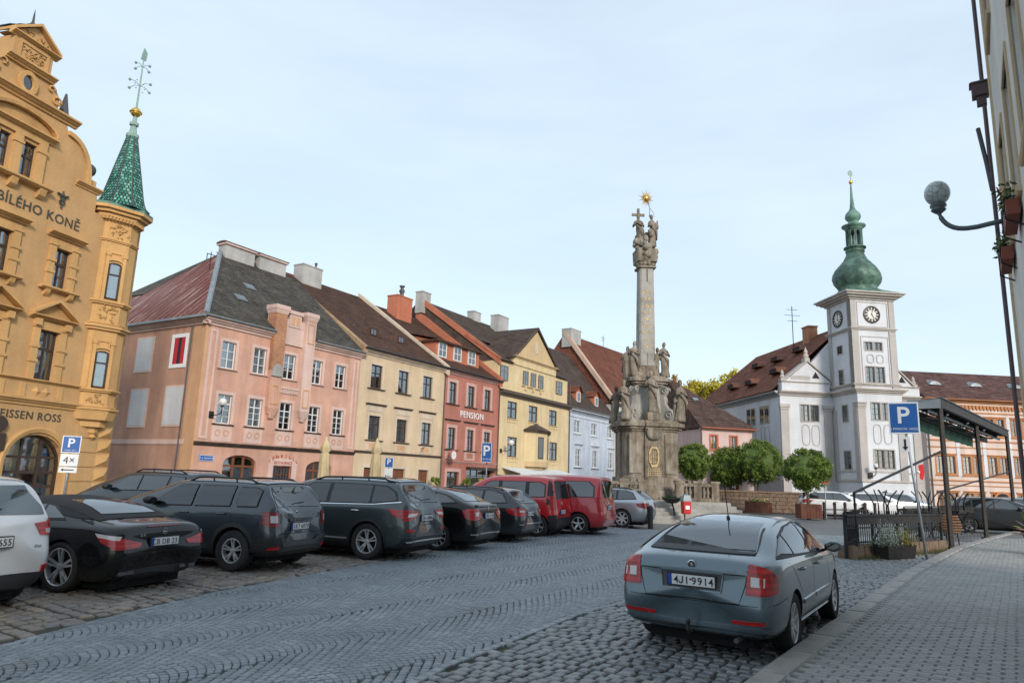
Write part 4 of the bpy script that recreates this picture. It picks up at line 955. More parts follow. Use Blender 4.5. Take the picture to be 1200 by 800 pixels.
def van():
 sp=hatch(1.88,.86,3.20,.83,belt=1.10,tail=.20,hood=1.14,W=1.93,R=.335,gc=.19,spokes=5,rk='five',roofw=.80,rimr=.64,gap=.055)
 c=place('parked_van','long crimson passenger van with big side windows, behind the red minivan',(2.34,23.2),HD-2,P_RED2,sp,1.0)
 c.decal('rear_window',[('B',[(-.68,1.18),(.68,1.18),(.60,1.70),(-.60,1.70)])],M_GLASSC,off=.010,grid=.05)
 c.decal('side_window',c.both([(-.48,1.20),(.78,1.18),(.78,1.66),(-.30,1.66),(-.48,1.5)]),M_GLASSC,off=.017,grid=.05)
 c.decal('side_window',c.both([(.88,1.18),(1.95,1.17),(1.95,1.66),(.88,1.66)]),M_GLASSC,off=.017,grid=.05)
 c.decal('side_window',c.both([(2.05,1.17),(2.85,1.14),(2.40,1.58),(2.05,1.65)]),M_GLASSC,off=.017,grid=.05)
 for sg in(1,-1):
  c.decal('tail_light',[('B',[(a*sg,z)for a,z in[(.80,1.20),(.90,1.18),(.91,.75),(.80,.75)]]),('L' if sg>0 else 'R',[(-.74,1.18),(-.66,1.16),(-.64,.78),(-.74,.76)])],M_REDL,off=.012,joined=True,grid=.03)
 c.plate(.86,'7K3 4410');c.badge(1.06,.05,star=True);c.letters('V 250',.62,.98,.05)
 c.decal('bumper_step',[('B',[(-.88,.52),(.88,.52),(.86,.45),(-.86,.45)])],P_RED2,off=.04)
 c.decal('bumper_trim',[('B',[(-.60,.42),(.60,.42),(.58,.39),(-.58,.39)])],M_CHROME,off=.02)
 c.decal('tailgate_seam',[('B',c.line([(-.72,1.74),(-.76,.60),(.76,.60),(.72,1.74)],.010))],M_WELL,off=.002,skirt=.006)
 c.seams([[(.83,1.75),(.83,.34),(2.0,.34),(2.0,1.75)]]);c.handle([(1.0,1.02),(2.2,1.0)]);c.mirror(2.75,1.16,M_BLKPL)
 c.decal('side_moulding',c.both([(.42,.60),(2.75,.60),(2.75,.55),(.42,.55)]),P_RED2,off=.014)
van()
estate('parked_estate','silver estate car at the far end of the row, by the stone balustrade',(4.45,27.6),HD-2,P_SILVER,'6K2 9015',1.02,M_REDL2,1)
def small_hatch(name,label,loc,heading,paint,scale=1.0,plate=None,group=ROW,near=False):
 sp=hatch(1.58,.74,2.61,.76,belt=1.06,tail=.42,hood=1.02,W=1.77,R=.32,gc=.17,spokes=5,rk='five',roofw=.76,rimr=.66,gap=.05)
 c=Car(name,label,'car',loc,heading,paint,sp,group,near);c.root.scale=(scale,)*3
 c.decal('rear_window',[('B',[(-.66,1.10),(.66,1.10),(.66,1.20),(.55,1.445),(-.55,1.445),(-.66,1.20)])],M_GLASSC,off=.010,grid=.04)
 c.decal('side_window',c.both([(-.36,1.12),(.14,1.10),(.14,1.43),(-.10,1.42),(-.26,1.34)]),M_GLASSC,off=.017,grid=.04)
 c.decal('side_window',c.both([(.20,1.10),(.96,1.08),(.96,1.45),(.20,1.43)]),M_GLASSC,off=.017,grid=.04)
 c.decal('side_window',c.both([(1.03,1.08),(2.0,1.05),(1.62,1.35),(1.45,1.44),(1.03,1.45)]),M_GLASSC,off=.017,grid=.04)
 for sg in(1,-1):
  t=c.decal('tail_light',[('B',[(a*sg,z)for a,z in[(.52,1.0),(.86,1.04),(.86,.84),(.60,.86)]]),('L' if sg>0 else 'R',[(-.68,1.05),(-.40,1.07),(-.52,.90),(-.68,.85)])],M_REDL,off=.012,joined=True,grid=.03)
  if near:c.decal('lamp_lens',[('B',[(a*sg,z)for a,z in[(.66,.93),(.84,.94),(.84,.87),(.67,.88)]])],M_CLEAR,off=.016,parent=t)
 c.decal('bumper',[('B',[(-.72,.42),(.72,.42),(.66,.20),(-.66,.20)])],M_BLKPL,off=.014)
 c.seams([[(.17,1.07),(.18,.85),(.42,.50)],[(1.0,1.06),(1.0,.30),(.42,.30)]]);c.handle([(.36,.98),(1.2,.96)]);c.mirror(1.9,1.05)
 if near:
  c.decal('roof_spoiler',[('T',[(-.31,-.58),(-.31,.58),(-.08,.60),(-.08,-.60)])],paint,off=.02,skirt=.03)
  c.decal('reflector',c.rear2([(.66,.50),(.83,.53),(.83,.44),(.67,.42)]),M_REDL,off=.014)
  c.decal('bumper_flank',c.both([(-.72,.40),(-.40,.36),(-.42,.20),(-.70,.19)]),M_BLKPL,off=.014)
  mb=MB();N=26;l,n=c.hit('B',0,.93)
  mb.loft([[(l.x-.014,q*.075*math.cos(2*PI*k/N),.93+q*.045*math.sin(2*PI*k/N))for k in range(N)]for q in(1,.84)],caps=False)
  for a,b in(((-.03,.03),(-.045,-.028)),((.045,.028),(.03,-.03)),((-.035,-.004),(.035,.004))):mb.tube([(l.x-.014,a[0],.93+a[1]),(l.x-.014,b[0],.93+b[1])],.006,5)
  mb.build('badge',M_CHROME,c.root);c.wiper(.1,1.12);c.letters('blue',-.56,.72,.055)
 c.plate(.80,plate or '1K1 2040')
 return c
_p=put((-6.66,7.70),HD-8,.885)
small_hatch('parked_hatchback','white hatchback at the head of the row beside the black convertible',_p,HD-8,P_WHITE,.98,'2K0 5655',near=True)
ROW2='cars parked in the second row'
sp=None
c=Car('parked_car','pale ice-blue saloon in the second row behind the white hatchback','car',(-11.9,14.6),HD+10,P_ICE,saloon(1.46,1.0,2.62,.9,boot=1.03,W=1.77,R=.32,gc=.18),ROW2)
c.decal('rear_window',[('B',[(-.60,1.13),(.60,1.13),(.46,1.40),(-.46,1.40)])],M_GLASSR,off=.010)
c.decal('side_window',c.both([(-.30,1.09),(1.04,1.04),(1.04,1.39),(.2,1.38)]),M_GLASSC,off=.017);c.decal('side_window',c.both([(1.10,1.04),(1.98,1.02),(1.62,1.30),(1.10,1.39)]),M_GLASSC,off=.017)
for sg in(1,-1):c.decal('tail_light',[('B',[(sg*.6,.98),(sg*.84,.93),(sg*.84,.72),(sg*.6,.72)])],M_REDL,off=.01)
c.plate(.8,'1K4 7721');c.mirror(1.86,1.0);c.handle([(.42,.9)])
c=Car('parked_suv','dark grey off-roader in the second row behind the slate grey one','car',(-8.1,18.6),HD-4,P_DGREY,hatch(1.62,.85,2.7,.85,belt=1.08,tail=.40,hood=1.08,W=1.82,R=.35,gc=.22),ROW2)
c.decal('rear_window',[('B',[(-.62,1.12),(.62,1.12),(.53,1.48),(-.53,1.48)])],M_GLASSR,off=.010)
c.decal('side_window',c.both([(-.42,1.14),(.02,1.12),(.02,1.45),(-.35,1.44)]),M_GLASSC,off=.017);c.decal('side_window',c.both([(.12,1.12),(.95,1.10),(.95,1.46),(.12,1.46)]),M_GLASSC,off=.017);c.decal('side_window',c.both([(1.02,1.10),(1.95,1.08),(1.45,1.44),(1.02,1.46)]),M_GLASSC,off=.017)
for sg in(1,-1):c.decal('tail_light',[('B',[(sg*.62,1.03),(sg*.84,1.05),(sg*.84,.80),(sg*.64,.79)])],M_REDL,off=.012)
c.rails(-.3,1.4,.60,M_BLKPL,.06);c.plate(.8,'3K2 6180');c.mirror(1.84,1.09,M_BLKPL);c.handle([(.30,.98)]);c.arches(M_BLKPL,.05,.012)
FAR='cars parked far off by the town hall'
for lab,loc,hd,pt in(('white hatchback nearest the planter box before the town hall',(18.6,43.6),100,P_WHITE),('white compact car parked between others before the town hall tower',(21.4,44.4),98,P_WHITE),('silver compact car farthest right of the pale cars before the tower',(24.0,46.2),96,P_SILVER)):
 small_hatch('parked_hatchback',lab,loc,hd,pt,1.0,None,FAR)
DK='dark cars parked behind the terrace'
for lab,loc,hd,pt in(('dark blue-grey car seen behind the terrace railing, next to its first canopy post',(21.5,33.5),118,P_ANTH),('dark teal car behind the terrace, partly hidden by upturned chairs',(25.0,36.3),118,P_TEAL),('black car behind the far end of the terrace canopy',(29.2,40.5),118,P_BLACK)):
 small_hatch('parked_hatchback',lab,loc,hd,pt,1.0,None,DK)
for c in CARS:
 c.surround()
 if c.see:c.hollow()
#  HOUSES: builder
M_ROOM=plain('dark room',(0.018,0.018,0.02),0.9)
M_GLASS=glassmat('window glass',f0=0.13)
M_CURT=plain('white curtain',(0.78,0.78,0.76),0.9,var=0.12,scale=3)
M_CURTB=plain('cream lace curtain',(0.66,0.65,0.61),0.9,var=0.25,scale=14)
M_CURTR=plain('red curtain',(0.42,0.015,0.03),0.85)
M_WHITEP=plain('white window paint',(0.66,0.67,0.67),0.5)
M_BROWNP=plain('dark brown window paint',(0.045,0.028,0.02),0.5)
M_DOORB=plain('brown varnished door',(0.16,0.055,0.025),0.45,var=0.25,scale=5)
M_ZINC=plain('zinc',(0.24,0.27,0.29),0.5,metal=0.4,var=0.2,scale=2)
M_ZINCD=plain('dark weathered metal',(0.07,0.075,0.08),0.6,metal=0.3,var=0.2)
M_IRON=plain('black iron',(0.018,0.018,0.02),0.5,metal=0.3)
M_BRICK=tiles('bare brick',(0.40,0.15,0.07),(0.50,0.22,0.10),(0.40,0.30,0.22),0.27,0.085,var=0.35)
M_CHIM=plaster('chimney render',(0.43,0.43,0.42),0.3)
M_SIGNB=plain('blue sign enamel',(0.012,0.10,0.36),0.35)
M_SIGNW=plain('white sign enamel',(0.72,0.74,0.75),0.4)
M_GOLD=plain('gilding',(0.75,0.48,0.11),0.3,metal=0.9)
M_SMOKE=plain('frosted lamp globe',(0.62,0.63,0.62),0.3)
def ring(mb,x0,x1,z0,z1,t,y0,y1,m=0,bot=True):
 0
 o=[(x0-t,z0-(t if bot else 0)),(x1+t,z0-(t if bot else 0)),(x1+t,z1+t),(x0-t,z1+t)];i=[(x0,z0),(x1,z0),(x1,z1),(x0,z1)]
 if not bot:
  poly=[(x0-t,z0),(x0,z0),(x0,z1),(x1,z1),(x1,z0),(x1+t,z0),(x1+t,z1+t),(x0-t,z1+t)]
  vs=[(a,y,b)for y in(y0,y1)for a,b in poly];n=8
  fs=[(0,1,2,7),(7,2,3,6),(3,4,5,6),(8,15,10,9),(15,14,11,10),(11,14,13,12)]+[(k,(k+1)%n,n+(k+1)%n,n+k)for k in range(n)]
  return mb.add(vs,fs,m)
 vs=[(a,y,b)for y in(y0,y1)for a,b in o+i];fs=[]
 for k in range(4):
  j=(k+1)%4
  fs+=[(k,j,4+j,4+k),(8+k,12+k,12+j,8+j),(k,8+k,8+j,j),(4+k,4+j,12+j,12+k)]
 return mb.add(vs,fs,m)
def molding(mb,prof,x0,x1,m=0):
 0
 return mb.loft([[(x,y,z)for y,z in prof]for x in(x0,x1)],m)
CORN=lambda z,h,p:[(0.05,z),(-p*.25,z),(-p*.3,z+h*.3),(-p*.55,z+h*.38),(-p*.75,z+h*.62),(-p,z+h*.72),(-p,z+h),(0.05,z+h)]
def arc_pts(x0,x1,zs,zt,n=10):
 c=(x0+x1)/2;a=(x1-x0)/2
 return[(c-a*math.cos(PI*k/n),zs+(zt-zs)*math.sin(PI*k/n))for k in range(n+1)]
_win={}
def win_meshes(style,w,h):
 k=(style['n'],round(w,2),round(h,2))
 if k in _win:return _win[k]
 ft,bt=style.get('ft',.06),style.get('bt',.03);cols=style.get('cols',2);rows=style.get('rows',[.66,.34]);mull=style.get('mull',.06)
 tr=style.get('tr',.06);arch=style.get('arch',0)
 mb=MB();x0,x1=-w/2,w/2
 if arch:mb.prism([(x0,0),(x0+ft,0)]+[(x0+ft,h-arch)]+arc_pts(x0+ft,x1-ft,h-arch,h-ft)[1:-1]+[(x1-ft,h-arch),(x1-ft,0),(x1,0),(x1,h-arch)]+arc_pts(x0,x1,h-arch,h)[::-1][1:-1]+[(x0,h-arch)],-.04,.04)
 else:ring(mb,x0+ft,x1-ft,ft,h-ft,ft,-.04,.04)
 if arch:mb.box(x0,x1,-.04,.04,0,ft)
 iw=w-2*ft;ih=h-2*ft
 cols_x=[x0+ft+iw*c/cols for c in range(1,cols)]
 for i,x in enumerate(cols_x):
  t=mull if(cols==2 or i==(cols-1)//2)else bt
  mb.box(x-t/2,x+t/2,-.036,.036,ft,h-ft)
 z=ft;zs=[]
 for i,r in enumerate(rows[:-1]):
  z+=ih*r;t=tr if i==style.get('trow',len(rows)-2)else bt;zs.append(z)
  mb.box(x0+ft,x1-ft,-.032,.032,z-t/2,z+t/2)
 mb.box(x0-.25,x1+.25,.42,.44,-.2,h+.2,1)
 fm=mb.mesh('window',[style['mat'],M_ROOM])
 panes=[]
 if style.get('split'):
  zz=[ft]+zs+[h-ft];xx=[x0+ft]+cols_x+[x1-ft]
  for a,b in zip(xx,xx[1:]):
   for c,d in zip(zz,zz[1:]):
    g=MB();g.box(a,b,.004,.012,c,d);panes.append(g.mesh('pane',M_GLASS))
 else:
  g=MB()
  if arch:g.prism([(x0+ft,ft),(x1-ft,ft)]+arc_pts(x0+ft,x1-ft,h-arch,h-ft)[::-1],.004,.012)
  else:g.box(x0+ft,x1-ft,.004,.012,ft,h-ft)
  panes.append(g.mesh('pane',M_GLASS))
 cur=[]
 for lo,hi in((-.5,-.06),(.1,.5),(-.5,.5)):
  g=MB();n=14;pts=[(w*(lo+(hi-lo)*i/n),.055+.025*math.sin(i*2.1))for i in range(n+1)]
  g.add([(x,y,z)for z in(.03,h*.98)for x,y in pts],[(i,i+1,n+2+i,n+1+i)for i in range(n)])
  cur.append(g.mesh('curtain',style.get('cmat',M_CURT)))
 _win[k]=(fm,panes,cur);return _win[k]
class House:
 def __init__(s,name,label,loc,yaw,cat='house',group=None,seed=0):
  s.root=empty(name,label,cat,(loc[0],loc[1],0),R_(90-yaw),group);s.op=[];s.r=random.Random(seed)
 def part(s,name,mb,mats,parent=None,smooth=False):return mb.build(name,mats,parent or s.root,smooth)
 def win(s,cx,z,w,h,style,rec=.14,curt=0.6,hole=True,y=0.0,arch=0,M=None):
  fm,panes,cur=win_meshes(style,w,h)
  o=inst(fm,'window',s.root,(cx,y+rec,z))
  for p in panes:inst(p,'pane',o)
  if s.r.random()<curt:
   for k in([0,1]if s.r.random()<.6 else[s.r.choice((0,1,2))]):inst(cur[k],'curtain',o)
  if hole:s.op.append((cx-w/2,cx+w/2,z,z+h,style.get('arch',0)))
  return o
 def wall(s,W,z0,z1,mat,D=8.0,x0=0.0,y=0.0,t=.30,name='wall',ops=None,back=True):
  ops=s.op if ops is None else ops;mb=MB()
  ops=[o for o in ops if o[0]>x0-.01 and o[1]<x0+W+.01 and o[2]>=z0-.01 and o[3]<=z1+.01]
  xs=sorted(set([x0,x0+W]+[round(v,4)for o in ops for v in o[:2]]));zs=sorted(set([z0,z1]+[round(v,4)for o in ops for v in o[2:4]]))
  idx={};V=[]
  def vid(a,b):
   if(a,b)not in idx:idx[(a,b)]=len(V);V.append((a,y,b))
   return idx[(a,b)]
  F=[]
  for a,b in zip(xs,xs[1:]):
   for c,d in zip(zs,zs[1:]):
    mx_,mz=(a+b)/2,(c+d)/2
    if any(o[0]<mx_<o[1]and o[2]<mz<o[3]for o in ops):continue
    F.append((vid(a,c),vid(b,c),vid(b,d),vid(a,d)))
  mb.add(V,F)
  for o in ops:
   a,b,c,d,ar=o
   if ar:
    ap=arc_pts(a,b,d-ar,d)
    for(p,q)in zip(ap,ap[1:]):
     mb.add([(p[0],y,p[1]),(q[0],y,q[1]),(q[0],y,d),(p[0],y,d)],[(0,1,2,3)])
     mb.add([(p[0],y,p[1]),(q[0],y,q[1]),(q[0],y+t,q[1]),(p[0],y+t,p[1])],[(0,1,2,3)])
    d=d-ar
   mb.add([(a,y,c),(b,y,c),(b,y+t,c),(a,y+t,c)],[(0,1,2,3)])
   if not ar:mb.add([(a,y,d),(b,y,d),(b,y+t,d),(a,y+t,d)],[(0,1,2,3)])
   mb.add([(a,y,c),(a,y,d),(a,y+t,d),(a,y+t,c)],[(0,1,2,3)]);mb.add([(b,y,c),(b,y,d),(b,y+t,d),(b,y+t,c)],[(0,1,2,3)])
  if back:
   x1=x0+W
   mb.add([(x0,y,z0),(x0,D,z0),(x0,D,z1),(x0,y,z1),(x1,y,z0),(x1,D,z0),(x1,D,z1),(x1,y,z1)],[(0,1,2,3),(4,7,6,5),(1,5,6,2),(3,2,6,7)])
  return s.part(name,mb,mat)
 def surround(s,cx,z,w,h,t,mat,proj=.04,y=0.0,bot=True):
  mb=MB();ring(mb,cx-w/2,cx+w/2,z,z+h,t,y-proj,y+.02,bot=bot);return s.part('window_surround',mb,mat)
 def sill(s,cx,z,w,mat,h=.08,p=.14,y=0.0):
  mb=MB();molding(mb,[(y+.02,z-h),(y-p*.7,z-h),(y-p,z-h*.6),(y-p,z-.01),(y+.02,z)],cx-w/2,cx+w/2);return s.part('sill',mb,mat)
 def cornice(s,x0,x1,z,h,p,mat,name='cornice',y=0.0):
  mb=MB();molding(mb,[(a+y,b)for a,b in CORN(z,h,p)],x0,x1);return s.part(name,mb,mat)
 def gutter(s,x0,x1,y,z,mat=None,r=.09):
  mb=MB();n=8;mb.loft([[(x,y+r*math.cos(PI+PI*k/n),z+r*math.sin(PI+PI*k/n))for k in range(n+1)]+[(x,y+r*.85*math.cos(2*PI-PI*k/n),z+.02+r*.85*math.sin(2*PI-PI*k/n))for k in range(n+1)]for x in(x0,x1)])
  return s.part('gutter',mb,mat or M_ZINC)
 def pipe(s,x,z0,z1,mat=None,y=-.12,r=.055):
  mb=MB();mb.tube([(x,y+.1,z1+.25),(x,y,z1),(x,y,z0)],r,8);return s.part('downpipe',mb,mat or M_ZINC)
 def chimney(s,x0,x1,y0,y1,z0,z1,mat,cap=None,capm=None,o=.06):
  mb=MB();mb.box(x0,x1,y0,y1,z0,z1);c=s.part('chimney',mb,mat)
  m2=MB();m2.box(x0-o,x1+o,y0-o,y1+o,z1,z1+.1);s.part('chimney_cap',m2,capm or mat,c);return c
 def gable_roof(s,W,ze,zr,D,mat,n=26,ov=.35,x0=0.0,Db=None,xr0=None,xr1=None,lip=.035):
  Db=Db or 2*D;mb=MB();xr0=x0 if xr0 is None else xr0;xr1=x0+W if xr1 is None else xr1
  sl=(zr-ze)/D;a=(x0,-ov,ze-ov*sl*.4);b=(x0+W,-ov,ze-ov*sl*.4)
  mb.slope(a,b,(xr1,D,zr),(xr0,D,zr),n,lip)
  mb.add([(x0,Db,ze),(x0+W,Db,ze),(xr1,D,zr),(xr0,D,zr)],[(0,1,2,3)])
  mb.add([a,(xr0,D,zr),(x0,Db,ze),(x0,0.05,ze-.05)],[(0,1,2),(0,2,3)]);mb.add([b,(xr1,D,zr),(x0+W,Db,ze),(x0+W,0.05,ze-.05)],[(0,1,2),(0,2,3)])
  return s.part('roof',mb,mat)
 def verge(s,x,pts,w,mat,name='fire_wall',h=.18):
  0
  mb=MB();mb.loft([[(x-w/2,y,z-.6),(x+w/2,y,z-.6),(x+w/2,y,z+h),(x-w/2,y,z+h)]for y,z in pts]);return s.part(name,mb,mat)
PO=(-18.7,42.0);YW=31.0
_u=(math.sin(R_(YW)),math.cos(R_(YW)))
def po(sx):return(PO[0]+_u[0]*sx,PO[1]+_u[1]*sx)
ROWH='old houses in a row along the square'
# ---- pink corner house
M_PINK=plaster('salmon render',(0.585,0.345,0.262),0.2,(0.61,0.40,0.32),0.5,0.15)
M_PINKS=plaster('shaded salmon render of the side wall',(0.47,0.275,0.20),0.2,(0.47,0.30,0.22),0.5,0.18)  # front salmon darkened: the side wall's shade is put into its colour
M_PINKL=plaster('pale pink trim',(0.62,0.455,0.40),0.15)
M_PINKO=plaster('apricot corner band',(0.60,0.36,0.21),0.15)
M_BLIND=plaster('pale grey blind panel',(0.52,0.54,0.56),0.08)
M_RTGREY=tiles('mossy grey tiles',(0.060,0.055,0.05),(0.105,0.095,0.082),(0.03,0.028,0.025),0.2,0.17,(0.15,0.145,0.11),0.5)
M_RTBR=tiles('dark brown tiles',(0.085,0.042,0.03),(0.13,0.066,0.045),(0.03,0.02,0.017),0.2,0.17,(0.10,0.085,0.065),0.45)
M_RTBR2=tiles('grey brown tiles',(0.082,0.058,0.048),(0.115,0.08,0.066),(0.03,0.024,0.02),0.2,0.17,(0.11,0.10,0.085),0.4)
M_RTRED=tiles('old red tiles',(0.19,0.062,0.038),(0.25,0.09,0.055),(0.05,0.025,0.02),0.2,0.17,(0.14,0.09,0.06),0.4)
def rustsheet():
 m,nt,p=newmat('rusty red sheet metal');Lk=nt.links.new;t=node(nt,'ShaderNodeTexCoord')
 mp=node(nt,'ShaderNodeMapping',Scale=(0.25,1.7,0.25));Lk(t.outputs['Object'],mp.inputs['Vector'])
 z=node(nt,'ShaderNodeTexNoise',Scale=1.3,Detail=8.0,Roughness=0.72);Lk(mp.outputs[0],z.inputs['Vector'])
 cr=node(nt,'ShaderNodeValToRGB');e=cr.color_ramp.elements;e[0].position=.30;e[0].color=(0.085,0.024,0.018,1);e[1].position=.68;e[1].color=(0.42,0.36,0.34,1)
 for pos,c in((.44,(0.125,0.036,0.026)),(.54,(0.16,0.052,0.036)),(.60,(0.27,0.18,0.16))):k=e.new(pos);k.color=c4(c)
 Lk(z.outputs['Fac'],cr.inputs[0]);Lk(cr.outputs[0],p.inputs['Base Color']);p.inputs['Roughness'].default_value=.6;return m
M_RUST=rustsheet()
H=House('pink_house','salmon pink corner house with bare brick pillar on its front and mossy grey roof',PO,YW,'house',ROWH,1)
W6=dict(n='white six',mat=M_WHITEP,cols=2,rows=[.34,.33,.33],ft=.06,bt=.035,mull=.06,tr=.035)
W8=dict(n='white eight',mat=M_WHITEP,cols=2,rows=[.24,.23,.23,.30],ft=.06,bt=.03,mull=.06,tr=.07)
for cx in(1.74,4.16,6.66,9.2,11.57):
 H.win(cx,7.86,1.02,1.68,W6,curt=.7);H.surround(cx,7.86,1.02,1.68,.2,M_PINKL,.035,bot=False);H.sill(cx,7.84,1.5,M_PINKL)
for cx in(1.86,4.2,6.71,9.26,11.67):
 H.win(cx,4.42,1.04,1.80,W8,curt=.7);H.surround(cx,4.42,1.04,1.80,.2,M_PINKL,.035,bot=False);H.sill(cx,4.40,1.55,M_RTBR2,.07,.16)
 mb=MB();mb.box(cx-.72,cx+.72,-.03,.02,3.34,4.30);pn=H.part('apron_panel',mb,M_PINKL)
 for dx in(-.3,.3):
  mb=MB();mb.loft([[(cx+dx+r*math.cos(2*PI*k/16),y,3.86+r*math.sin(2*PI*k/16))for k in range(16)]for r,y in((.21,-.03),(.21,-.055),(.13,-.055),(.13,-.03))],caps=False);H.part('rosette',mb,M_PINK,pn)
WARCH=dict(n='brown arched shopfront',mat=M_DOORB,cols=3,rows=[.74,.26],ft=.12,mull=.16,bt=.16,tr=.12,arch=.55,cmat=M_CURTB)
H.win(3.46,.15,2.5,2.42,WARCH,.22,.3);H.win(10.22,.15,2.5,2.28,WARCH,.22,.2)
WGR=dict(n='shop window',mat=M_DOORB,cols=2,rows=[.5,.5],ft=.08)
H.win(6.9,.85,1.55,1.15,WGR,.2,1.0)
mb=MB();ring(mb,6.1,7.7,.8,2.05,.42,-.03,.02,bot=False);H.part('window_surround',mb,M_PINKL)
for k in range(7):
 mb=MB();mb.tube([(6.2+k*.23,-.06,.85),(6.2+k*.23,-.06,2.0)],.014,5);H.part('grille_bar',mb,M_IRON)
H.wall(13.6,0,10.4,M_PINK,16.0)
mb=MB();mb.box(-.012,-.004,0.0,16,0,10.4);H.part('side_wall_render',mb,M_PINKS)
mb=MB();mb.box(-.02,-.006,-.0,1.15,.0,10.3);mb.box(-.02,.14,-.012,-.004,0,10.3);H.part('corner_band',mb,M_PINKO)
for y0,y1,z0,z1 in((5.25,6.9,7.75,9.88),(5.15,6.9,4.2,6.48),(1.55,3.2,4.24,6.54)):
 mb=MB();mb.box(-.05,-.004,y0-.12,y1+.12,z0-.12,z1+.12);b=H.part('blind_window_frame',mb,M_PINKL);m2=MB();m2.box(-.056,-.045,y0,y1,z0,z1);H.part('blind_panel',m2,M_BLIND,b)
mb=MB();mb.M=Matrix.Rotation(-PI/2,4,'Z');ring(mb,-3.03,-1.86,8.0,9.68,.24,-.06,0);o=H.part('window',mb,M_SIGNW)
for a,b,mt in((1.86,2.3,M_CURTR),(2.3,2.62,M_ROOM),(2.62,3.03,M_CURTR)):
 mb=MB();n=8;mb.add([(-.016-.012*(i%2),a+(b-a)*i/n,z)for z in(8.0,9.68)for i in range(n+1)],[(i,i+1,n+2+i,n+1+i)for i in range(n)]);H.part('curtain' if mt is M_CURTR else 'dark_gap',mb,mt,o)
mb=MB();mb.box(-.06,-.004,.9,16,3.05,3.35);H.part('string_course',mb,M_PINKL)
mb=MB();mb.tube([(-.09,1.3,10.3),(-.09,1.3,6.0),(-.09,1.35,.1)],.045,6);H.part('downpipe',mb,M_ZINCD)
for a,b in((.26,.84),(12.86,13.42)):
 mb=MB();ring(mb,a+.16,b-.16,3.6,10.0,.16,-.05,.02);H.part('pilaster_strip',mb,M_PINKL)
H.cornice(.0,13.6,3.02,.24,.22,M_RTBR2,'string_course')
H.cornice(-.30,4.85,10.36,.42,.42,M_PINKL);H.cornice(8.55,13.6,10.36,.42,.42,M_PINKL)
mb=MB();mb.M=Matrix.Rotation(-PI/2,4,'Z');molding(mb,CORN(10.36,.42,.40),-16,.3);H.part('cornice',mb,M_PINKL)
H.gutter(-.5,4.9,-.52,10.86);H.gutter(8.5,13.6,-.52,10.86)
mb=MB();mb.box(-.62,-.44,-.5,16,10.72,10.86);H.part('gutter',mb,M_ZINC)
for nm,x0,x1,brick in(('left',4.88,5.82,True),('right',7.62,8.50,False)):
 mb=MB();mb.box(x0,x1,-.34,.5,5.75,12.15,0);mb.frustum(x0+.15,x1-.15,-.26,.1,5.35,5.75,-.12);mb.frustum(x0+.3,x1-.3,-.18,.05,5.05,5.35,-.1)
 p=H.part('gable_pillar',mb,M_PINKL if not brick else M_PINK)
 m2=MB();m2.frustum(x0-.02,x1+.02,-.36,.52,12.15,12.45,-.08);m2.box(x0-.12,x1+.12,-.46,.6,12.45,12.72);H.part('pillar_cap',m2,M_PINKL,p)
 for k in range(3):
  m4=MB();xx=(x0+x1)/2-.2+k*.2;m4.box(xx-.04,xx+.04,-.39,-.34,12.1,12.4);H.part('cap_slot',m4,M_PINK,p)
 if brick:
  m3=MB();m3.box(x0-.012,x1+.012,-.352,.4,8.25,12.13);H.part('bare_brick',m3,M_BRICK,p)
  m3=MB();m3.prism(arc_pts(x0+.02,x1-.02,7.85,8.7),-.46,-.34);H.part('white_patch',m3,M_CHIM,p)
 else:
  m3=MB();ring(m3,x0+.22,x1-.22,10.6,11.9,.08,-.38,-.32);H.part('pillar_frame',m3,M_PINKO,p)
 m3=MB();ring(m3,x0+.24,x1-.24,6.1,7.2,.1,-.39,-.32);H.part('pillar_frame',m3,M_PINKO,p)
mb=MB();mb.box(5.83,7.61,-.12,.4,10.2,11.45);mb.box(5.83,6.2,-.14,.4,11.45,11.95);mb.box(7.24,7.61,-.14,.4,11.45,11.95);mb.box(6.2,7.24,-.18,.4,11.452,12.35);mb.box(6.1,7.34,-.26,.46,12.35,12.6);H.part('crenel',mb,M_PINKL)
mb=MB();mb.box(6.35,6.65,-.20,-.17,11.6,12.2);mb.box(6.8,7.1,-.20,-.17,11.6,12.2);H.part('crenel_slot',mb,M_PINKO)
mb=MB()
for k in range(12):mb.box(5.9+k*.145,5.98+k*.145,-.10,.02,6.85,7.15)
mb.box(5.83,7.61,-.14,.02,7.15,7.28);o=H.part('dentil_band',mb,M_PINKL);o['kind']='stuff'
mb=MB();APX=(6.2,8.3,17.9);ze=10.85
mb.slope((-.5,-.5,ze),(4.87,-.5,ze),(4.87+.9,8.3,17.9),APX,34);mb.slope((4.87,.5,ze+.83),(8.52,.5,ze+.83),(9.2,8.3,17.9),(4.87+.9,8.3,17.9),30);mb.slope((8.52,-.5,ze),(13.6,-.5,ze),(13.5,8.3,17.9),(9.2,8.3,17.9),34)
mb.add([(13.6,-.5,ze),(13.5,8.3,17.9),(13.6,16,ze)],[(0,1,2)]);mb.add([(13.6,16,ze),(13.5,8.3,17.9),APX,(3.2,12.5,14.4),(3.2,16,14.4)],[(0,1,2,3,4)])
H.part('roof',mb,M_RTGREY)
mb=MB();P2=(2.3,11.3,13.9)
mb.slope((-.5,-.5,ze),(-.5,16,ze),(2.3,16,13.9),(-.5+1.2,1.15,ze+1.3),1,.02)
mb=MB();mb.add([(-.5,-.5,ze),(-.5,17,ze),(2.35,17,13.95),(2.35,11.3,13.95),APX],[(0,1,2,3),(0,3,4)]);mb.add([(2.35,17,13.95),(2.35,11.3,13.95),APX,(9,14,14),(9,17,12)],[(0,1,2,3,4)]);H.part('sheet_roof',mb,M_RUST)
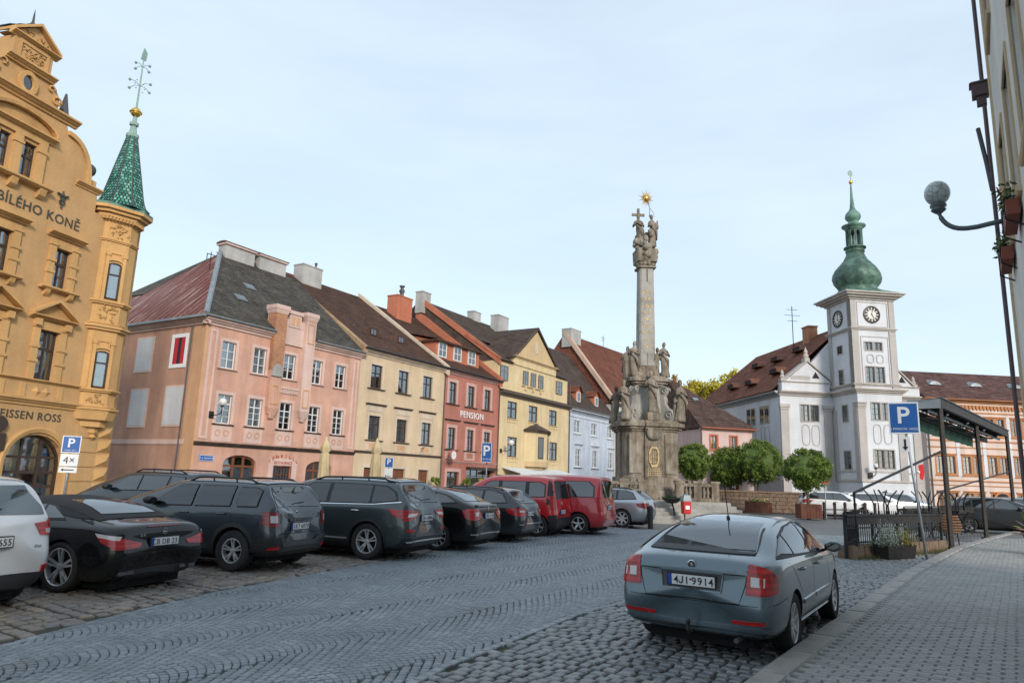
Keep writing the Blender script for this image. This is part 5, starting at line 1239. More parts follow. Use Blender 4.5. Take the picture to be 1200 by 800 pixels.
for k in range(26):
 y=.1+k*.62;a=Vector((-.5,y,ze));tgt=Vector(APX)if y<8.3 else Vector((2.35,max(y,11.3),13.95))
 t=min(1.0,(y+.5)/8.8)if y<8.3 else max(0.43,1-(y-8.3)/5.3)
 e=a.lerp(Vector((6.2,y,17.9)),t*.985);n_=Vector((-.72,0,.69))*.05
 mb=MB();mb.loft([[tuple(p+Vector((0,-.018,0))),tuple(p+n_+Vector((0,-.018,0))),tuple(p+n_+Vector((0,.018,0))),tuple(p+Vector((0,.018,0)))]for p in(a,e)]);H.part('standing_seam',mb,M_RUST)
mb=MB();mb.tube([(-.5,-.5,ze+.05),(6.2,8.3,17.97)],.17,6);H.part('hip_flashing',mb,M_ZINC)
mb=MB();mb.tube([(6.2,8.3,17.95),(13.5,8.3,17.95)],.13,6);H.part('ridge_tiles',mb,M_RTRED)
for x0,x1 in((6.3,9.0),(9.5,12.2)):
 mb=MB();mb.box(x0,x1,7.8,8.7,17.2,18.6);c=H.part('chimney',mb,M_CHIM)
 mb=MB();mb.box(x0-.1,x1+.1,7.65,8.85,18.602,18.75);H.part('chimney_cap',mb,M_PINKL,c)
 mb=MB();mb.loft([[(x,8.25+.66*math.cos(PI*k/8),18.752+.16*math.sin(PI*k/8))for k in range(9)]for x in(x0-.14,x1+.14)]);H.part('chimney_hood',mb,M_RTBR2,c)
for x,y in((6.0,4.2),(9.8,1.8),(3.9,2.3)):
 z=ze+(y+.5)*(7.05/8.8);mb=MB();mb.M=Matrix.Translation((x,y,z+.08))@Matrix.Rotation(R_(38.7),4,'X');mb.box(-.4,.4,-.35,.35,0,.07);sk=H.part('skylight',mb,M_ZINC);m2=MB();m2.M=mb.M;m2.box(-.33,.33,-.28,.28,.071,.085);H.part('skylight_pane',m2,M_GLASSR,sk)
mb=MB();mb.tube([(3.3,5.2,15.4),(3.3,5.2,16.7)],.03,5);mb.tube([(3.0,5.2,16.5),(3.6,5.2,16.5)],.03,5);mb.tube([(3.0,5.2,16.0),(3.0,5.2,16.5)],.03,5);H.part('roof_rack',mb,M_IRON)
M_REDLET=plain('red painted lettering',(0.36,0.06,0.05),0.7)
for i,ch in enumerate('LENVILLE'):
 a=R_(60-120*(i+.5)/8);text(ch,.34,M_REDLET,H.root,(6.9-1.48*math.sin(a)*1.0,-.045,1.72+.82*math.cos(a)),(PI/2,a*.45,0),depth=.01)['kind']='stuff'
text('RESTAURACE',.26,M_REDLET,H.root,(6.9,-.045,2.13),depth=.01)['kind']='stuff'
t_=tag(MB().box(0,.96,-.03,0,0,.34).build('street_sign',M_SIGNB),'small blue street name plate on the pink house beside the arched shop window','sign')
def attach(o,house,loc,rz=0):
 0
 m=Matrix.Translation(house.root.location)@Matrix.Rotation(house.root.rotation_euler.z,4,'Z')@Matrix.Translation(loc)@Matrix.Rotation(rz,4,'Z')
 o.location=m.to_translation();o.rotation_euler=m.to_euler();return o
attach(t_,H,(.5,-.02,2.12));text('T. G. MASARYKA',.125,M_SIGNW,t_,(.48,-.034,.125),depth=.002)['kind']='stuff'
mb=MB();ring(mb,.03,.93,.03,.31,.02,-.034,-.028);mb.build('sign_border',M_SIGNW,t_)
def wall_lamp(label,house,loc,r=.22,arm=.9):
 o=empty('wall_lamp',label,'lamp',(0,0,0));mb=MB();mb.box(-.16,.16,-.08,0,-.2,.2);mb.build('wall_box',M_IRON,o)
 mb=MB();mb.tube([(0,-.06,0),(0,-arm*.55,-.05),(.0,-arm*.9,.06),(0,-arm,.3),(0,-arm,.5)],.03,7);mb.build('arm',M_IRON,o,smooth=True)
 mb=MB();mb.ball((0,-arm,.5+r),r,16,10);mb.build('globe',M_SMOKE,o,smooth=True);mb=MB();mb.lathe([(.09,0),(.11,.05),(.08,.1)],12,(0,-arm,.44));mb.build('globe_holder',M_IRON,o)
 return attach(o,house,loc)
wall_lamp('globe lamp on a black arm on the pink house front',H,(.95,-.02,4.9),.24,1.0)
# ---- cream house
M_CREAM=plaster('beige render',(0.60,0.475,0.325),0.14,(0.62,0.50,0.36),0.4,0.1)
M_CREAML=plaster('pale beige trim',(0.58,0.49,0.39),0.12)
M_DRIP=plain('dark sill sheet',(0.10,0.075,0.06),0.6)
H=House('beige_house','beige house with dark window frames between the pink house and the red pension',po(13.62),YW,'house',ROWH,2)
BT=dict(n='brown T window',mat=M_BROWNP,cols=2,rows=[.66,.34],ft=.09,mull=.09,tr=.09,cmat=M_CURT)
for cx in(1.93,5.27,8.57):
 H.win(cx,8.33,1.34,1.87,BT,curt=1.0);H.surround(cx,8.33,1.34,1.87,.17,M_CREAML,.03,bot=False);H.sill(cx,8.32,2.0,M_DRIP,.08,.2)
 cx+=.13
 H.win(cx,4.30,1.32,1.87,BT,curt=.9);H.surround(cx,4.30,1.32,1.87,.17,M_CREAML,.03,bot=False);H.sill(cx,4.29,2.0,M_DRIP,.08,.2)
 mb=MB();mb.box(cx-1.0,cx+1.0,-.05,.02,6.5,6.95);H.part('lintel_panel',mb,M_CREAML);H.cornice(cx-1.15,cx+1.15,6.96,.16,.26,M_DRIP,'window_hood')
 for d in(-.88,.88):
  mb=MB();mb.loft([[(cx+d+q,y,z)for q in(-.09,.09)for y in(0.02,-.16+(7-z)*.15)][:2]+[(cx+d+.09,-.16+(7-z)*.15,z),(cx+d+.09,.02,z)]for z in(6.1,6.5,6.94)]);H.part('bracket',mb,M_CREAML)
 mb=MB();mb.box(cx-.8,cx+.8,-.04,.02,3.5,4.15);a_=H.part('apron_panel',mb,M_CREAML);mb=MB();mb.box(cx-.5,cx+.5,-.055,-.035,3.62,4.02);H.part('apron_field',mb,M_PINKO,a_)
WSH=dict(n='brown shutter window',mat=M_BROWNP,cols=2,rows=[1.0],ft=.08,mull=.05,cmat=M_DOORB)
for cx,w_ in((1.95,1.5),(5.4,1.55),(8.65,1.4)):
 z0=.9 if w_>1.45 else.1
 o=H.win(cx,z0,w_,2.15-z0,WSH,.2,0);H.surround(cx,z0,w_,2.15-z0,.2,M_CREAML,.03,bot=False)
 mb=MB();mb.box(-w_/2+.08,w_/2-.08,-.03,-.005,.08,2.07-z0);inst(mb.mesh('shutter',M_DOORB),'shutter',o)
H.wall(11.13,0,10.95,M_CREAM,20)
for k in range(6):
 mb=MB();z=.25+k*.52;mb.box(0,11.13,-.012,.0,z+.03,z+.5)
H.cornice(0,11.13,3.22,.2,.18,M_DRIP,'string_course');H.cornice(0,11.13,10.9,.34,.4,M_CREAML);H.gutter(0,11.13,-.5,11.36,M_ZINCD)
H.gable_roof(11.13,11.35,19.2,11.2,M_RTBR,44,.5)
H.verge(.05,[(-.4,11.25),(11.2,19.3)],.5,plaster('flaking fire wall',(0.42,0.30,0.18),0.4,(0.34,0.12,0.05),0.9));H.verge(11.0,[(-.4,11.3),(11.2,19.35)],.42,M_CREAML,h=.22)
H.pipe(11.0,.1,11.0,M_DRIP)
for x,y in((3.6,2.6),(7.2,2.6)):
 z=11.35+y*.70;o=MB();o.prism([(x-1.1,z-.1),(x-.6,z+.55),(x-.45,z+.62),(x+.45,z+.62),(x+.6,z+.55),(x+1.1,z-.1)],y-.4,y+1.6);d=H.part('dormer',o,M_RTBR)
 m2=MB();ring(m2,x-.32,x+.32,z+.02,z+.46,.07,y-.46,y-.38);m2.box(x-.025,x+.025,y-.45,y-.39,z,z+.48);H.part('dormer_window',m2,M_BROWNP,d);m3=MB();m3.box(x-.34,x+.34,y-.43,y-.42,z,z+.47);H.part('pane',m3,M_GLASSR,d)
for x,y in((2.6,3.2),(6.0,3.2)):
 z=11.35+y*.70;mb=MB();mb.M=Matrix.Translation((x,y,z+.05))@Matrix.Rotation(R_(35),4,'X');mb.box(-.14,.14,-.5,.5,0,.08);H.part('roof_light',mb,M_ZINC)
H.chimney(2.0,4.3,9.6,10.8,17.3,19.9,M_CHIM,capm=M_CHIM)
mb=MB();mb.lathe([(.1,0),(.1,.5),(.14,.5),(.14,.6),(.02,.66)],8,(4.0,10.2,20.0));H.part('chimney_pot',mb,M_ZINCD)
mb=MB();mb.tube([(8,-.05,3.9),(8,-.5,4.05)],.025,5);mb.tube([(8,-.05,3.6),(8,-.5,4.05)],.02,5);H.part('sign_bracket',mb,M_IRON)
# ---- red pension
M_REDH=plaster('brick red render',(0.42,0.175,0.135),0.15,(0.44,0.20,0.16),0.4,0.1)
M_REDL_=plaster('pale rose trim',(0.56,0.36,0.32),0.12)
M_ORANGE=plaster('orange red render',(0.46,0.165,0.10),0.15)
H=House('pension_house','red pension with white lettering on its front and three dormer windows',po(24.78),YW,'pension',ROWH,3)
for i,cx in enumerate((1.22,4.24,7.15)):
 H.win(cx,8.24,1.12,1.98,BT,curt=.5);H.surround(cx,8.24,1.12,1.98,.3,M_REDL_,.03,bot=False);H.sill(cx,8.22,2.1,M_DRIP,.08,.2)
 cx+=.14
 H.win(cx,4.10,1.12,1.96,BT,curt=.5);H.surround(cx,4.10,1.12,1.96,.28,M_REDL_,.03,bot=False);H.sill(cx,4.09,2.1,M_DRIP,.08,.2);H.cornice(cx-1.2,cx+1.2,6.66,.15,.24,M_DRIP,'window_hood')
 mb=MB();mb.box(cx-.9,cx+.9,-.04,.02,3.2,4.0);a_=H.part('apron_panel',mb,M_REDL_);mb=MB();mb.box(cx-.5,cx+.5,-.055,-.035,3.4,3.85);H.part('apron_field',mb,M_REDH,a_)
H.win(1.85,.1,1.9,2.0,dict(n='pension door',mat=M_BROWNP,cols=2,rows=[.7,.3],ft=.12,mull=.1),.25,.2);H.surround(1.85,.1,1.9,2.0,.3,M_REDL_,.03,bot=False)
H.win(6.3,.1,4.6,2.35,dict(n='pension shopfront',mat=M_BROWNP,cols=4,rows=[.75,.25],ft=.12,mull=.1,bt=.08),.35,.2)
H.wall(9.37,0,11.0,M_REDH,20)
mb=MB();mb.box(3.9,8.8,-.5,-.02,2.35,2.62);H.part('shop_canopy',mb,M_BROWNP)
H.cornice(0,9.37,2.9,.16,.16,M_REDL_,'string_course');H.cornice(0,9.37,10.95,.32,.4,M_REDL_);H.gutter(0,9.37,-.5,11.38,M_ZINCD)
text('PENSION',.86,M_SIGNW,H.root,(4.5,-.05,7.15),depth=.03,spacing=1.18,name='lettering')
H.gable_roof(9.37,11.35,18.9,11.2,M_RTBR,44,.5)
H.verge(9.2,[(-.3,11.4),(11.2,19.6)],.5,M_ORANGE,h=.35)
mb=MB();mb.loft([[(x,1.5,12.2),(x,1.5,14.1),(x,5.7,15.12),(x,5.7,12.2)]for x in(.3,7.6)]);d=H.part('dormer',mb,M_ORANGE)
mb=MB();mb.slope((.0,1.1,14.2),(7.9,1.1,14.2),(7.9,5.6,15.2),(.0,5.6,15.2),6);mb.box(0,7.9,1.1,5.5,14.05,14.2);H.part('dormer_roof',mb,M_RTBR,d)
for cx in(1.25,3.7,6.2):
 mb=MB();ring(mb,cx-.55,cx+.55,12.75,13.95,.1,1.40,1.5);mb.box(cx-.03,cx+.03,1.41,1.49,12.75,13.95);mb.box(cx-.55,cx+.55,1.415,1.485,13.32,13.38);H.part('dormer_window',mb,M_WHITEP,d);mb=MB();mb.box(cx-.55,cx+.55,1.45,1.46,12.75,13.95);H.part('pane',mb,M_GLASSR,d)
H.chimney(3.2,5.6,9.0,10.4,17.0,20.0,M_ORANGE);mb=MB();mb.lathe([(.22,0),(.22,.6),(.30,.6),(.30,.85),(.18,.9),(.18,1.15),(.3,1.2),(.3,1.3),(.05,1.36)],10,(4.6,9.7,20.1));H.part('chimney_pot',mb,M_ZINCD)
o=empty('round_sign','round red and white hanging sign at the left edge of the red pension','sign');mb=MB();mb.lathe([(.5,-.04),(.5,.04)],24);mb.build('disc',M_REDH,o,rot=(0,0,0))
mb=MB();mb.lathe([(.36,.041),(.36,.05),(.12,.05),(.12,.041)],24);mb.build('white_ring',M_SIGNW,o);m=Matrix.Rotation(PI/2,4,'X')
for c in o.children:c.rotation_euler=(PI/2,0,0)
mb=MB();mb.tube([(0,.9,.56),(0,-.0,.56)],.03,6);mb.build('bracket',M_IRON,o);attach(o,H,(.55,-.9,3.55))
# ---- yellow gable house
M_YEL=plaster('straw yellow render',(0.64,0.515,0.31),0.12,(0.64,0.53,0.35),0.4,0.1)
M_YELD=plaster('ochre gable field',(0.56,0.42,0.245),0.12)
H=House('gabled_house','straw yellow house with a pointed gable and a bay window',po(34.15),YW,'house',ROWH,4)
o_=34.15
B2=dict(n='brown cross window',mat=M_BROWNP,cols=2,rows=[.62,.38],ft=.1,mull=.16,tr=.13)
B3=dict(n='grey window',mat=plain('grey window paint',(.20,.19,.17),.5),cols=2,rows=[.62,.38],ft=.1,mull=.08,tr=.09)
for cx in(36.85,41.4,46.15):
 H.win(cx-o_,7.84,2.02,1.76,B2,curt=.8);H.sill(cx-o_,7.82,2.3,M_YEL,.1,.15)
 for k in range(5):
  mb=MB();x=cx-o_-.9+k*.45;mb.frustum(x-.09,x+.09,-.12,.02,7.42,7.7,-.0);H.part('corbel',mb,M_YEL)
for cx in(37.05,46.4):
 H.win(cx-o_,3.86,2.02,2.06,B2,curt=.8);H.sill(cx-o_,3.84,2.3,M_YEL,.1,.15)
 for k in range(4):
  mb=MB();x=cx-o_-.85+k*.56;mb.frustum(x-.11,x+.11,-.12,.02,3.36,3.72,-.0);H.part('corbel',mb,M_YEL)
H.wall(16.1,0,10.2,M_YEL,22)
H.op=[]
for cx in(35.25,47.9):H.win(cx-o_,11.7,1.5,1.55,B3,curt=.8)
for cx in(39.8,41.55,43.3):H.win(cx-o_,11.75,1.05,1.55,B3,curt=.9)
H.wall(16.1,10.2,13.7,M_YEL,4,y=.25,name='upper_wall')
for cx in(39.8,41.55,43.3):
 mb=MB();mb.frustum(cx-o_-.12,cx-o_+.12,.05,.26,11.2,11.6,-.02);H.part('corbel',mb,M_YEL)
mb=MB();mb.box(39.0-o_,44.1-o_,.08,.26,11.6,11.7);H.part('sill',mb,M_YEL)
H.cornice(-.1,16.2,10.05,.42,.55,M_DRIP)
mb=MB();mb.slope((-.1,-.5,10.47),(16.2,-.5,10.47),(16.2,.25,10.8),(-.1,.25,10.8),2);H.part('ledge_roof',mb,M_RTBR2)
gx0,gx1,gap=37.0-o_,46.9-o_,41.9-o_
mb=MB();mb.box(gx0,gx1,.12,6,13.702,14.6);mb.prism([(gx0,14.6),(gx1,14.6),(gap,18.4)],.12,.5);H.part('gable',mb,M_YEL)
mb=MB();mb.prism([(gx0+.7,14.75),(gx1-.7,14.75),(gap,17.85)],.09,.12);f_=H.part('gable_field',mb,M_YELD)
mb=MB();mb.prism([(gap-.35,15.6),(gap+.35,15.6),(gap+.35,16.4)]+arc_pts(gap-.35,gap+.35,16.4,16.8)[::-1][1:-1]+[(gap-.35,16.4)],.05,.09);H.part('gable_window',mb,M_CREAML,f_)
H.cornice(gx0-.1,gx1+.1,14.4,.26,.28,M_YELD,y=.12)
mb=MB();mb.slope((gx0-.4,-.15,14.35),(gx0-.4,4.5,14.35),(gap,8.5,18.6),(gap,-.15,18.6),20);mb.slope((gx1+.4,-.15,14.35),(gx1+.4,4.5,14.35),(gap,8.5,18.6),(gap,-.15,18.6),20);mb.add([(gx0-.4,-.15,14.33),(gap,-.15,18.56),(gx1+.4,-.15,14.33),(gx1+.1,-.15,14.33),(gap,-.15,18.25),(gx0-.1,-.15,14.33)],[(0,1,4,5),(1,2,3,4)]);H.part('gable_roof',mb,M_RTBR2)
mb=MB();mb.slope((-.2,-.1,13.7),(gx0,-.1,13.7),(gx0,4.6,16.6),(-.2,4.6,16.6),12);H.part('shoulder_roof',mb,M_RTBR2)
mb=MB();mb.slope((gx1,-.1,13.7),(16.3,-.1,13.7),(16.3,4.6,16.6),(gx1,4.6,16.6),12);H.part('shoulder_roof',mb,M_RTBR2)
mb=MB();mb.slope((0,4.6,16.58),(16.1,4.6,16.58),(16.1,11,21.2),(0,11,21.2),26);mb.add([(0,22,12),(16.1,22,12),(16.1,11,21.2),(0,11,21.2)],[(0,1,2,3)]);mb.add([(16.1,.3,13.7),(16.1,11,21.2),(16.1,22,12)],[(0,1,2)]);mb.add([(0,.3,13.7),(0,11,21.2),(0,22,12)],[(0,1,2)]);H.part('roof',mb,M_RTBR2)
H.verge(.0,[(.0,13.8),(11,21.45)],.3,M_ORANGE,h=.1)
H.chimney(-.6,.9,10.2,11.2,19.5,21.9,M_CHIM);H.chimney(10.3,11.9,10.6,11.6,20.5,22.1,M_CHIM);H.chimney(13.6,16.1,9.0,10.2,19.5,22.2,M_CHIM)
mb=MB();bay=[(39.6-o_,.0),(40.3-o_,-1.0),(42.9-o_,-1.0),(45.2-o_,.0)]
mb.prismz(bay,3.55,6.7);H.part('bay',mb,M_YEL)
mb=MB();mb.prismz([(bay[0][0]-.3,0),(bay[1][0]-.25,-1.3),(bay[2][0]+.3,-1.3),(bay[3][0]+.4,0)],6.7,6.88);mb.add([(bay[0][0]-.35,0.0,6.88),(bay[1][0]-.25,-1.35,6.88),(bay[2][0]+.3,-1.35,6.88),(bay[3][0]+.45,0.0,6.88),(42.0-o_,.0,7.75)],[(0,1,4),(1,2,4),(2,3,4),(3,0,4)]);H.part('bay_roof',mb,M_RTBR2)
mb=MB();mb.prismz(bay,3.0,3.55,top=None);mb.prismz([(40.2-o_,0),(40.6-o_,-.6),(42.6-o_,-.6),(44.4-o_,0)],2.7,3.0);H.part('bay_base',mb,M_YELD)
for x0,x1,yy in((40.95,41.95,-1.0),):
 mb=MB();ring(mb,x0-o_,x1-o_,3.95,6.1,.1,yy-.04,yy+.02);H.part('bay_window',mb,M_BROWNP);mb=MB();mb.box(x0-o_,x1-o_,yy-.02,yy-.01,3.95,6.1);H.part('bay_pane',mb,M_GLASSC)
mb=MB();mb.M=Matrix.Translation((42.9-o_,-1.0,0))@Matrix.Rotation(math.atan2(1.0,2.3),4,'Z');ring(mb,.75,1.65,3.95,6.1,.1,-.04,.02);mb.box(.75,1.65,-.035,.02,5.2,5.32);H.part('bay_window',mb,M_BROWNP);m2=MB();m2.M=mb.M;m2.box(.75,1.65,-.02,-.01,3.95,6.1);H.part('bay_pane',m2,M_GLASSR)
aw=tag(MB().loft([[(x,.0,2.8),(x,-2.2,2.25),(x,-2.2,1.95),(x,-2.15,1.95),(x,-2.15,2.2),(x,0,2.72)]for x in(0,12.8)]).build('awning',plain('white awning cloth',(.60,.64,.66),.8,var=.08)),'long white shop awning across the straw yellow house','awning');attach(aw,H,(1.0,-.02,0))
for x in(-.1,16.15):H.pipe(x,.1,13.2 if x>1 else 10.0,M_DRIP)
wall_lamp('globe lamp on a curled arm between the red pension and the yellow house',H,(.6,-.02,4.4),.3,1.2)
for x,z in((5.6,0),):
 pass
mb=MB();mb.box(0,3.2,-.02,.1,.3,2.0);H.part('shop_window',mb,M_GLASSC)
mb=MB();mb.box(4.0,13.5,-.02,.1,.3,1.95);H.part('shop_window',mb,M_GLASSC)
# ---- pale blue house
M_BLUE=plaster('pale blue render',(0.50,0.56,0.64),0.1)
M_BLUEL=plaster('pale blue grey trim',(0.56,0.60,0.66),0.1)
H=House('pale_blue_house','pale blue house with two small red dormers, left of the stone column',po(50.35),YW,'house',ROWH,5)
WB=dict(n='white casement',mat=M_WHITEP,cols=2,rows=[.5,.5],ft=.09,mull=.12,tr=.05)
WB2=dict(n='white tall casement',mat=M_WHITEP,cols=2,rows=[.33,.33,.34],ft=.09,mull=.12,tr=.05,trow=1)
for cx in(2.3,7.35,12.6):
 H.win(cx,7.5,1.8,1.5,WB,curt=.9);H.surround(cx,7.5,1.8,1.5,.16,M_BLUEL,.03);H.sill(cx,7.34,2.3,M_BLUEL)
 cx+=.35
 H.win(cx,3.4,1.55,2.1,WB2,curt=.9);H.surround(cx,3.4,1.55,2.1,.16,M_BLUEL,.03);H.sill(cx,3.24,2.3,M_ZINCD);H.cornice(cx-1.2,cx+1.2,5.95,.2,.25,M_BLUEL,'window_hood')
 if 7<cx<8:mb=MB();mb.prism([(cx-1.3,6.16),(cx+1.3,6.16),(cx,6.95)],-.22,.02);H.part('pediment',mb,M_BLUEL)
H.wall(14.0,0,9.9,M_BLUE,14)
H.cornice(0,14.0,9.3,.14,.12,M_BLUEL,'string_course');H.cornice(0,14.0,9.85,.42,.5,M_BLUEL);H.gutter(0,14,-.6,10.4)
H.gable_roof(14.0,10.35,19.7,7.2,M_RTBR2,40,.5);H.pipe(-.05,.1,10)
for cx,y in((4.0,1.2),(9.6,1.2)):
 z=11.4;mb=MB();mb.prism([(cx-.75,z),(cx+.75,z),(cx+.75,z+1.4),(cx,z+2.0),(cx-.75,z+1.4)],y-.5,y+2.0);d=H.part('dormer',mb,M_ORANGE)
 mb=MB();mb.slope((cx-1.0,y-.8,z+1.3),(cx-1.0,y+2.2,z+1.3),(cx,y+2.2,z+2.2),(cx,y-.8,z+2.2),4);mb.slope((cx+1.0,y-.8,z+1.3),(cx+1.0,y+2.2,z+1.3),(cx,y+2.2,z+2.2),(cx,y-.8,z+2.2),4);H.part('dormer_roof',mb,M_RTRED,d)
 mb=MB();ring(mb,cx-.42,cx+.42,z+.2,z+1.25,.08,y-.58,y-.5);H.part('dormer_window',mb,M_WHITEP,d);mb=MB();mb.box(cx-.42,cx+.42,y-.54,y-.53,z+.2,z+1.25);H.part('pane',mb,M_GLASSR,d)
# ---- house with the great red roof behind the column
M_OFFW=plaster('grey white render',(0.52,0.53,0.50),0.15)
H=House('red_roofed_house','wide house with a great red tiled roof behind the stone column',po(64.5),36.0,'house',ROWH,6)
WD=dict(n='dark casement',mat=M_BROWNP,cols=2,rows=[.5,.5],ft=.1,mull=.12,tr=.06)
HW=28.0
for k in range(8):
 H.win(1.9+k*3.5,7.9,1.4,2.2,WD,curt=.4);H.surround(1.9+k*3.5,7.9,1.4,2.2,.25,M_CREAML,.04);H.win(1.9+k*3.5,3.9,1.4,2.2,WD,curt=.4);H.surround(1.9+k*3.5,3.9,1.4,2.2,.25,M_CREAML,.04)
H.wall(HW,0,12.3,M_OFFW,16.6);H.cornice(0,HW,12.2,.4,.5,M_OFFW);mb=MB();mb.box(HW-1.3,HW+.03,-.08,.02,0,12.2);H.part('corner_strip',mb,M_CREAML)
H.gable_roof(HW,12.5,23.2,8.3,M_RTRED,50,.5,xr1=HW-7.0);H.verge(.0,[(-.3,12.5),(8.3,23.5)],.7,plaster('pale pink fire wall',(.52,.38,.30),.2),h=.3);H.chimney(-.3,2.6,7.0,8.6,21.0,23.7,M_CHIM)
mb=MB();mb.tube([(12,8.3,23),(12,8.3,25)],.04,5);mb.tube([(11.3,8.3,24.6),(12.7,8.3,24.6)],.03,5);mb.tube([(11.5,8.3,24.2),(12.5,8.3,24.2)],.03,5);H.part('antenna',mb,M_IRON)
# ---- ochre hotel on the left
M_OCH=plaster('ochre render',(0.53,0.325,0.15),0.16,(0.50,0.33,0.17),0.4,0.08)
M_OCHL=plaster('golden ochre stucco',(0.57,0.345,0.145),0.16)
M_OCHD=plaster('ochre relief',(0.48,0.285,0.12),0.2)
M_GRTILE=tiles('green glazed tiles',(0.03,0.16,0.12),(0.10,0.30,0.23),(0.012,0.03,0.028),0.17,0.13,rough=0.45,var=0.3)
M_COPG=stonemat('green copper',(0.105,0.215,0.175),(0.20,0.33,0.27),(0.035,0.06,0.05),0.6,1.6,0.15)
M_COPP=plain('pale copper sheet',(0.22,0.34,0.30),0.55,var=0.2)
M_LETD=plain('dark painted lettering',(0.05,0.055,0.045),0.6)
H=House('ochre_hotel','ochre hotel with curled gable, corner bay and a green tiled spire',(-18.1,32.0),15.0,'hotel',None,11)
WH=dict(n='hotel window',mat=M_BROWNP,cols=2,rows=[.64,.36],ft=.07,mull=.06,tr=.1,split=True,cmat=M_CURTB)
WHA=dict(n='hotel arched window',mat=M_BROWNP,cols=3,rows=[.22,.22,.24,.32],ft=.10,mull=.1,bt=.1,tr=.12,trow=1,arch=1.15,cmat=M_CURTB)
H.win(-3.5,.1,2.7,2.70,WHA,.3,1.0);H.win(-8.4,.1,2.7,2.70,WHA,.3,1.0)
for cx in(-3.75,-6.35,-8.95):H.win(cx,4.98,.90,2.04,WH,.18,1.0)
for cx in(-3.72,-6.40,-9.05):H.win(cx,8.84,.72,1.68,WH,.18,1.0)
H.wall(13.2,0,12.7,M_OCH,14,x0=-13.0)
for a0 in(-3.5,-8.4):
 mb=MB();n=20;pts=[(a0+r*math.cos(PI*k/n),y,1.55+r*1.0*math.sin(PI*k/n))for r in(1.36,1.62)for y in(-.10,.02)for k in range(n+1)]
 R1,R2=1.36,1.60
 rings=[[(a0+r*math.cos(PI*k/n),y,1.62+r*math.sin(PI*k/n)*.93)for r,y in((R1,.05),(R1,-.08),(R2-.08,-.13),(R2,-.10),(R2,.05))]for k in range(n+1)]
 mb.loft([[(a0+1.36,.05,.1),(a0+1.36,-.08,.1),(a0+1.52,-.13,.1),(a0+1.6,-.10,.1),(a0+1.6,.05,.1)]]+rings+[[(a0-1.36,.05,.1),(a0-1.36,-.08,.1),(a0-1.52,-.13,.1),(a0-1.6,-.10,.1),(a0-1.6,.05,.1)]]);H.part('arch_surround',mb,M_OCHL)
for k in range(5):
 z=.35+k*.62
 for x0,x1 in((-1.75,.2),(-6.6,-5.25),(-13,-10.1)):
  mb=MB();mb.frustum(x0,x1 if x1<.1 else-.62,-.0,.02,z,z+.58,0);mb.v=[(a,b-.045 if b<.01 else b,c)for a,b,c in mb.v];H.part('rustic_course',mb,M_OCH)
 mb=MB();mb.add([(-.60,-.0,z),(.2,-.0,z),(.2,-.0,z+.54),(-.60,-.0,z+.54),(-.2,-.24,z+.27)],[(0,1,4),(1,2,4),(2,3,4),(3,0,4)]);H.part('diamond_quoin',mb,M_OCHL)
H.cornice(-13,-1.7,3.92,.30,.24,M_OCHL);H.cornice(-13,-1.7,4.82,.16,.20,M_OCHL)
mb=MB();mb.box(-13,-1.7,-.05,.02,4.22,4.82);H.part('frieze',mb,M_OCH)
for cx in(-3.75,-6.35,-8.95):
 for d in(-.85,.85):
  mb=MB();mb.box(cx+d-.12,cx+d+.12,-.10,.02,4.24,4.80);H.part('frieze_pier',mb,M_OCHL)
 for d in(-.22,.22):
  mb=MB();mb.add([(cx+d-.24,-.05,4.5),(cx+d,-.05,4.3),(cx+d+.24,-.05,4.5),(cx+d,-.05,4.7),(cx+d,-.14,4.5)],[(0,1,4),(1,2,4),(2,3,4),(3,0,4)]);H.part('frieze_diamond',mb,M_OCHL)
def hotel_window(cx,z,w_,h,kind):
 for sg in(-1,1):
  x=cx+sg*(w_/2+.17);mb=MB();mb.box(x-.14,x+.14,-.10,.02,z,z+h+.06);p=H.part('pilaster',mb,M_OCHL)
  for zz in(z+h*.33,z+h*.62,z+h+.06):
   m2=MB();m2.box(x-.18,x+.18,-.14,-.0,zz,zz+.12);H.part('pilaster_band',m2,M_OCHL,p)
 mb=MB();mb.box(cx-w_/2-.30,cx+w_/2+.30,-.08,.02,z+h+.0,z+h+.32);H.part('lintel',mb,M_OCHL)
 zt=z+h+.42
 if kind=='ped':
  H.cornice(cx-w_/2-.62,cx+w_/2+.62,zt-.02,.14,.34,M_OCHL,'hood')
  for d in(-1,1):
   m2=MB();m2.frustum(cx+d*(w_/2+.25)-.12,cx+d*(w_/2+.25)+.12,-.24,.02,zt-.30,zt-.03,0);H.part('hood_bracket',m2,M_OCHL)
  hw_=w_/2+.62;mb=MB()
  for q0,q1 in(((cx-hw_,zt+.12),(cx,zt+.78)),((cx,zt+.78),(cx+hw_,zt+.12))):
   mb.loft([[(q[0],.02,q[1]),(q[0],-.34,q[1]),(q[0],-.34,q[1]+.11),(q[0],.02,q[1]+.11)]for q in(q0,q1)])
  H.part('pediment_rake',mb,M_OCHL);mb=MB();mb.prism([(cx-hw_+.1,zt+.12),(cx+hw_-.1,zt+.12),(cx,zt+.76)],-.06,.02);H.part('pediment_field',mb,M_OCHD)
 else:H.cornice(cx-w_/2-.52,cx+w_/2+.52,zt,.2,.34,M_OCHL,'hood')
 if kind!='ped':
  H.sill(cx,z-.02,w_+1.1,M_OCHL,.13,.28)
  for d in(-1,1):
   m2=MB();x=cx+d*(w_/2+.2);m2.loft([[(x-.1,.02,zz),(x+.1,.02,zz),(x+.1,-p_,zz),(x-.1,-p_,zz)]for zz,p_ in((z-.42,.06),(z-.32,.16),(z-.15,.22))]);H.part('sill_bracket',m2,M_OCHL)
for cx in(-3.75,-6.35,-8.95):hotel_window(cx,4.98,.90,2.04,'ped')
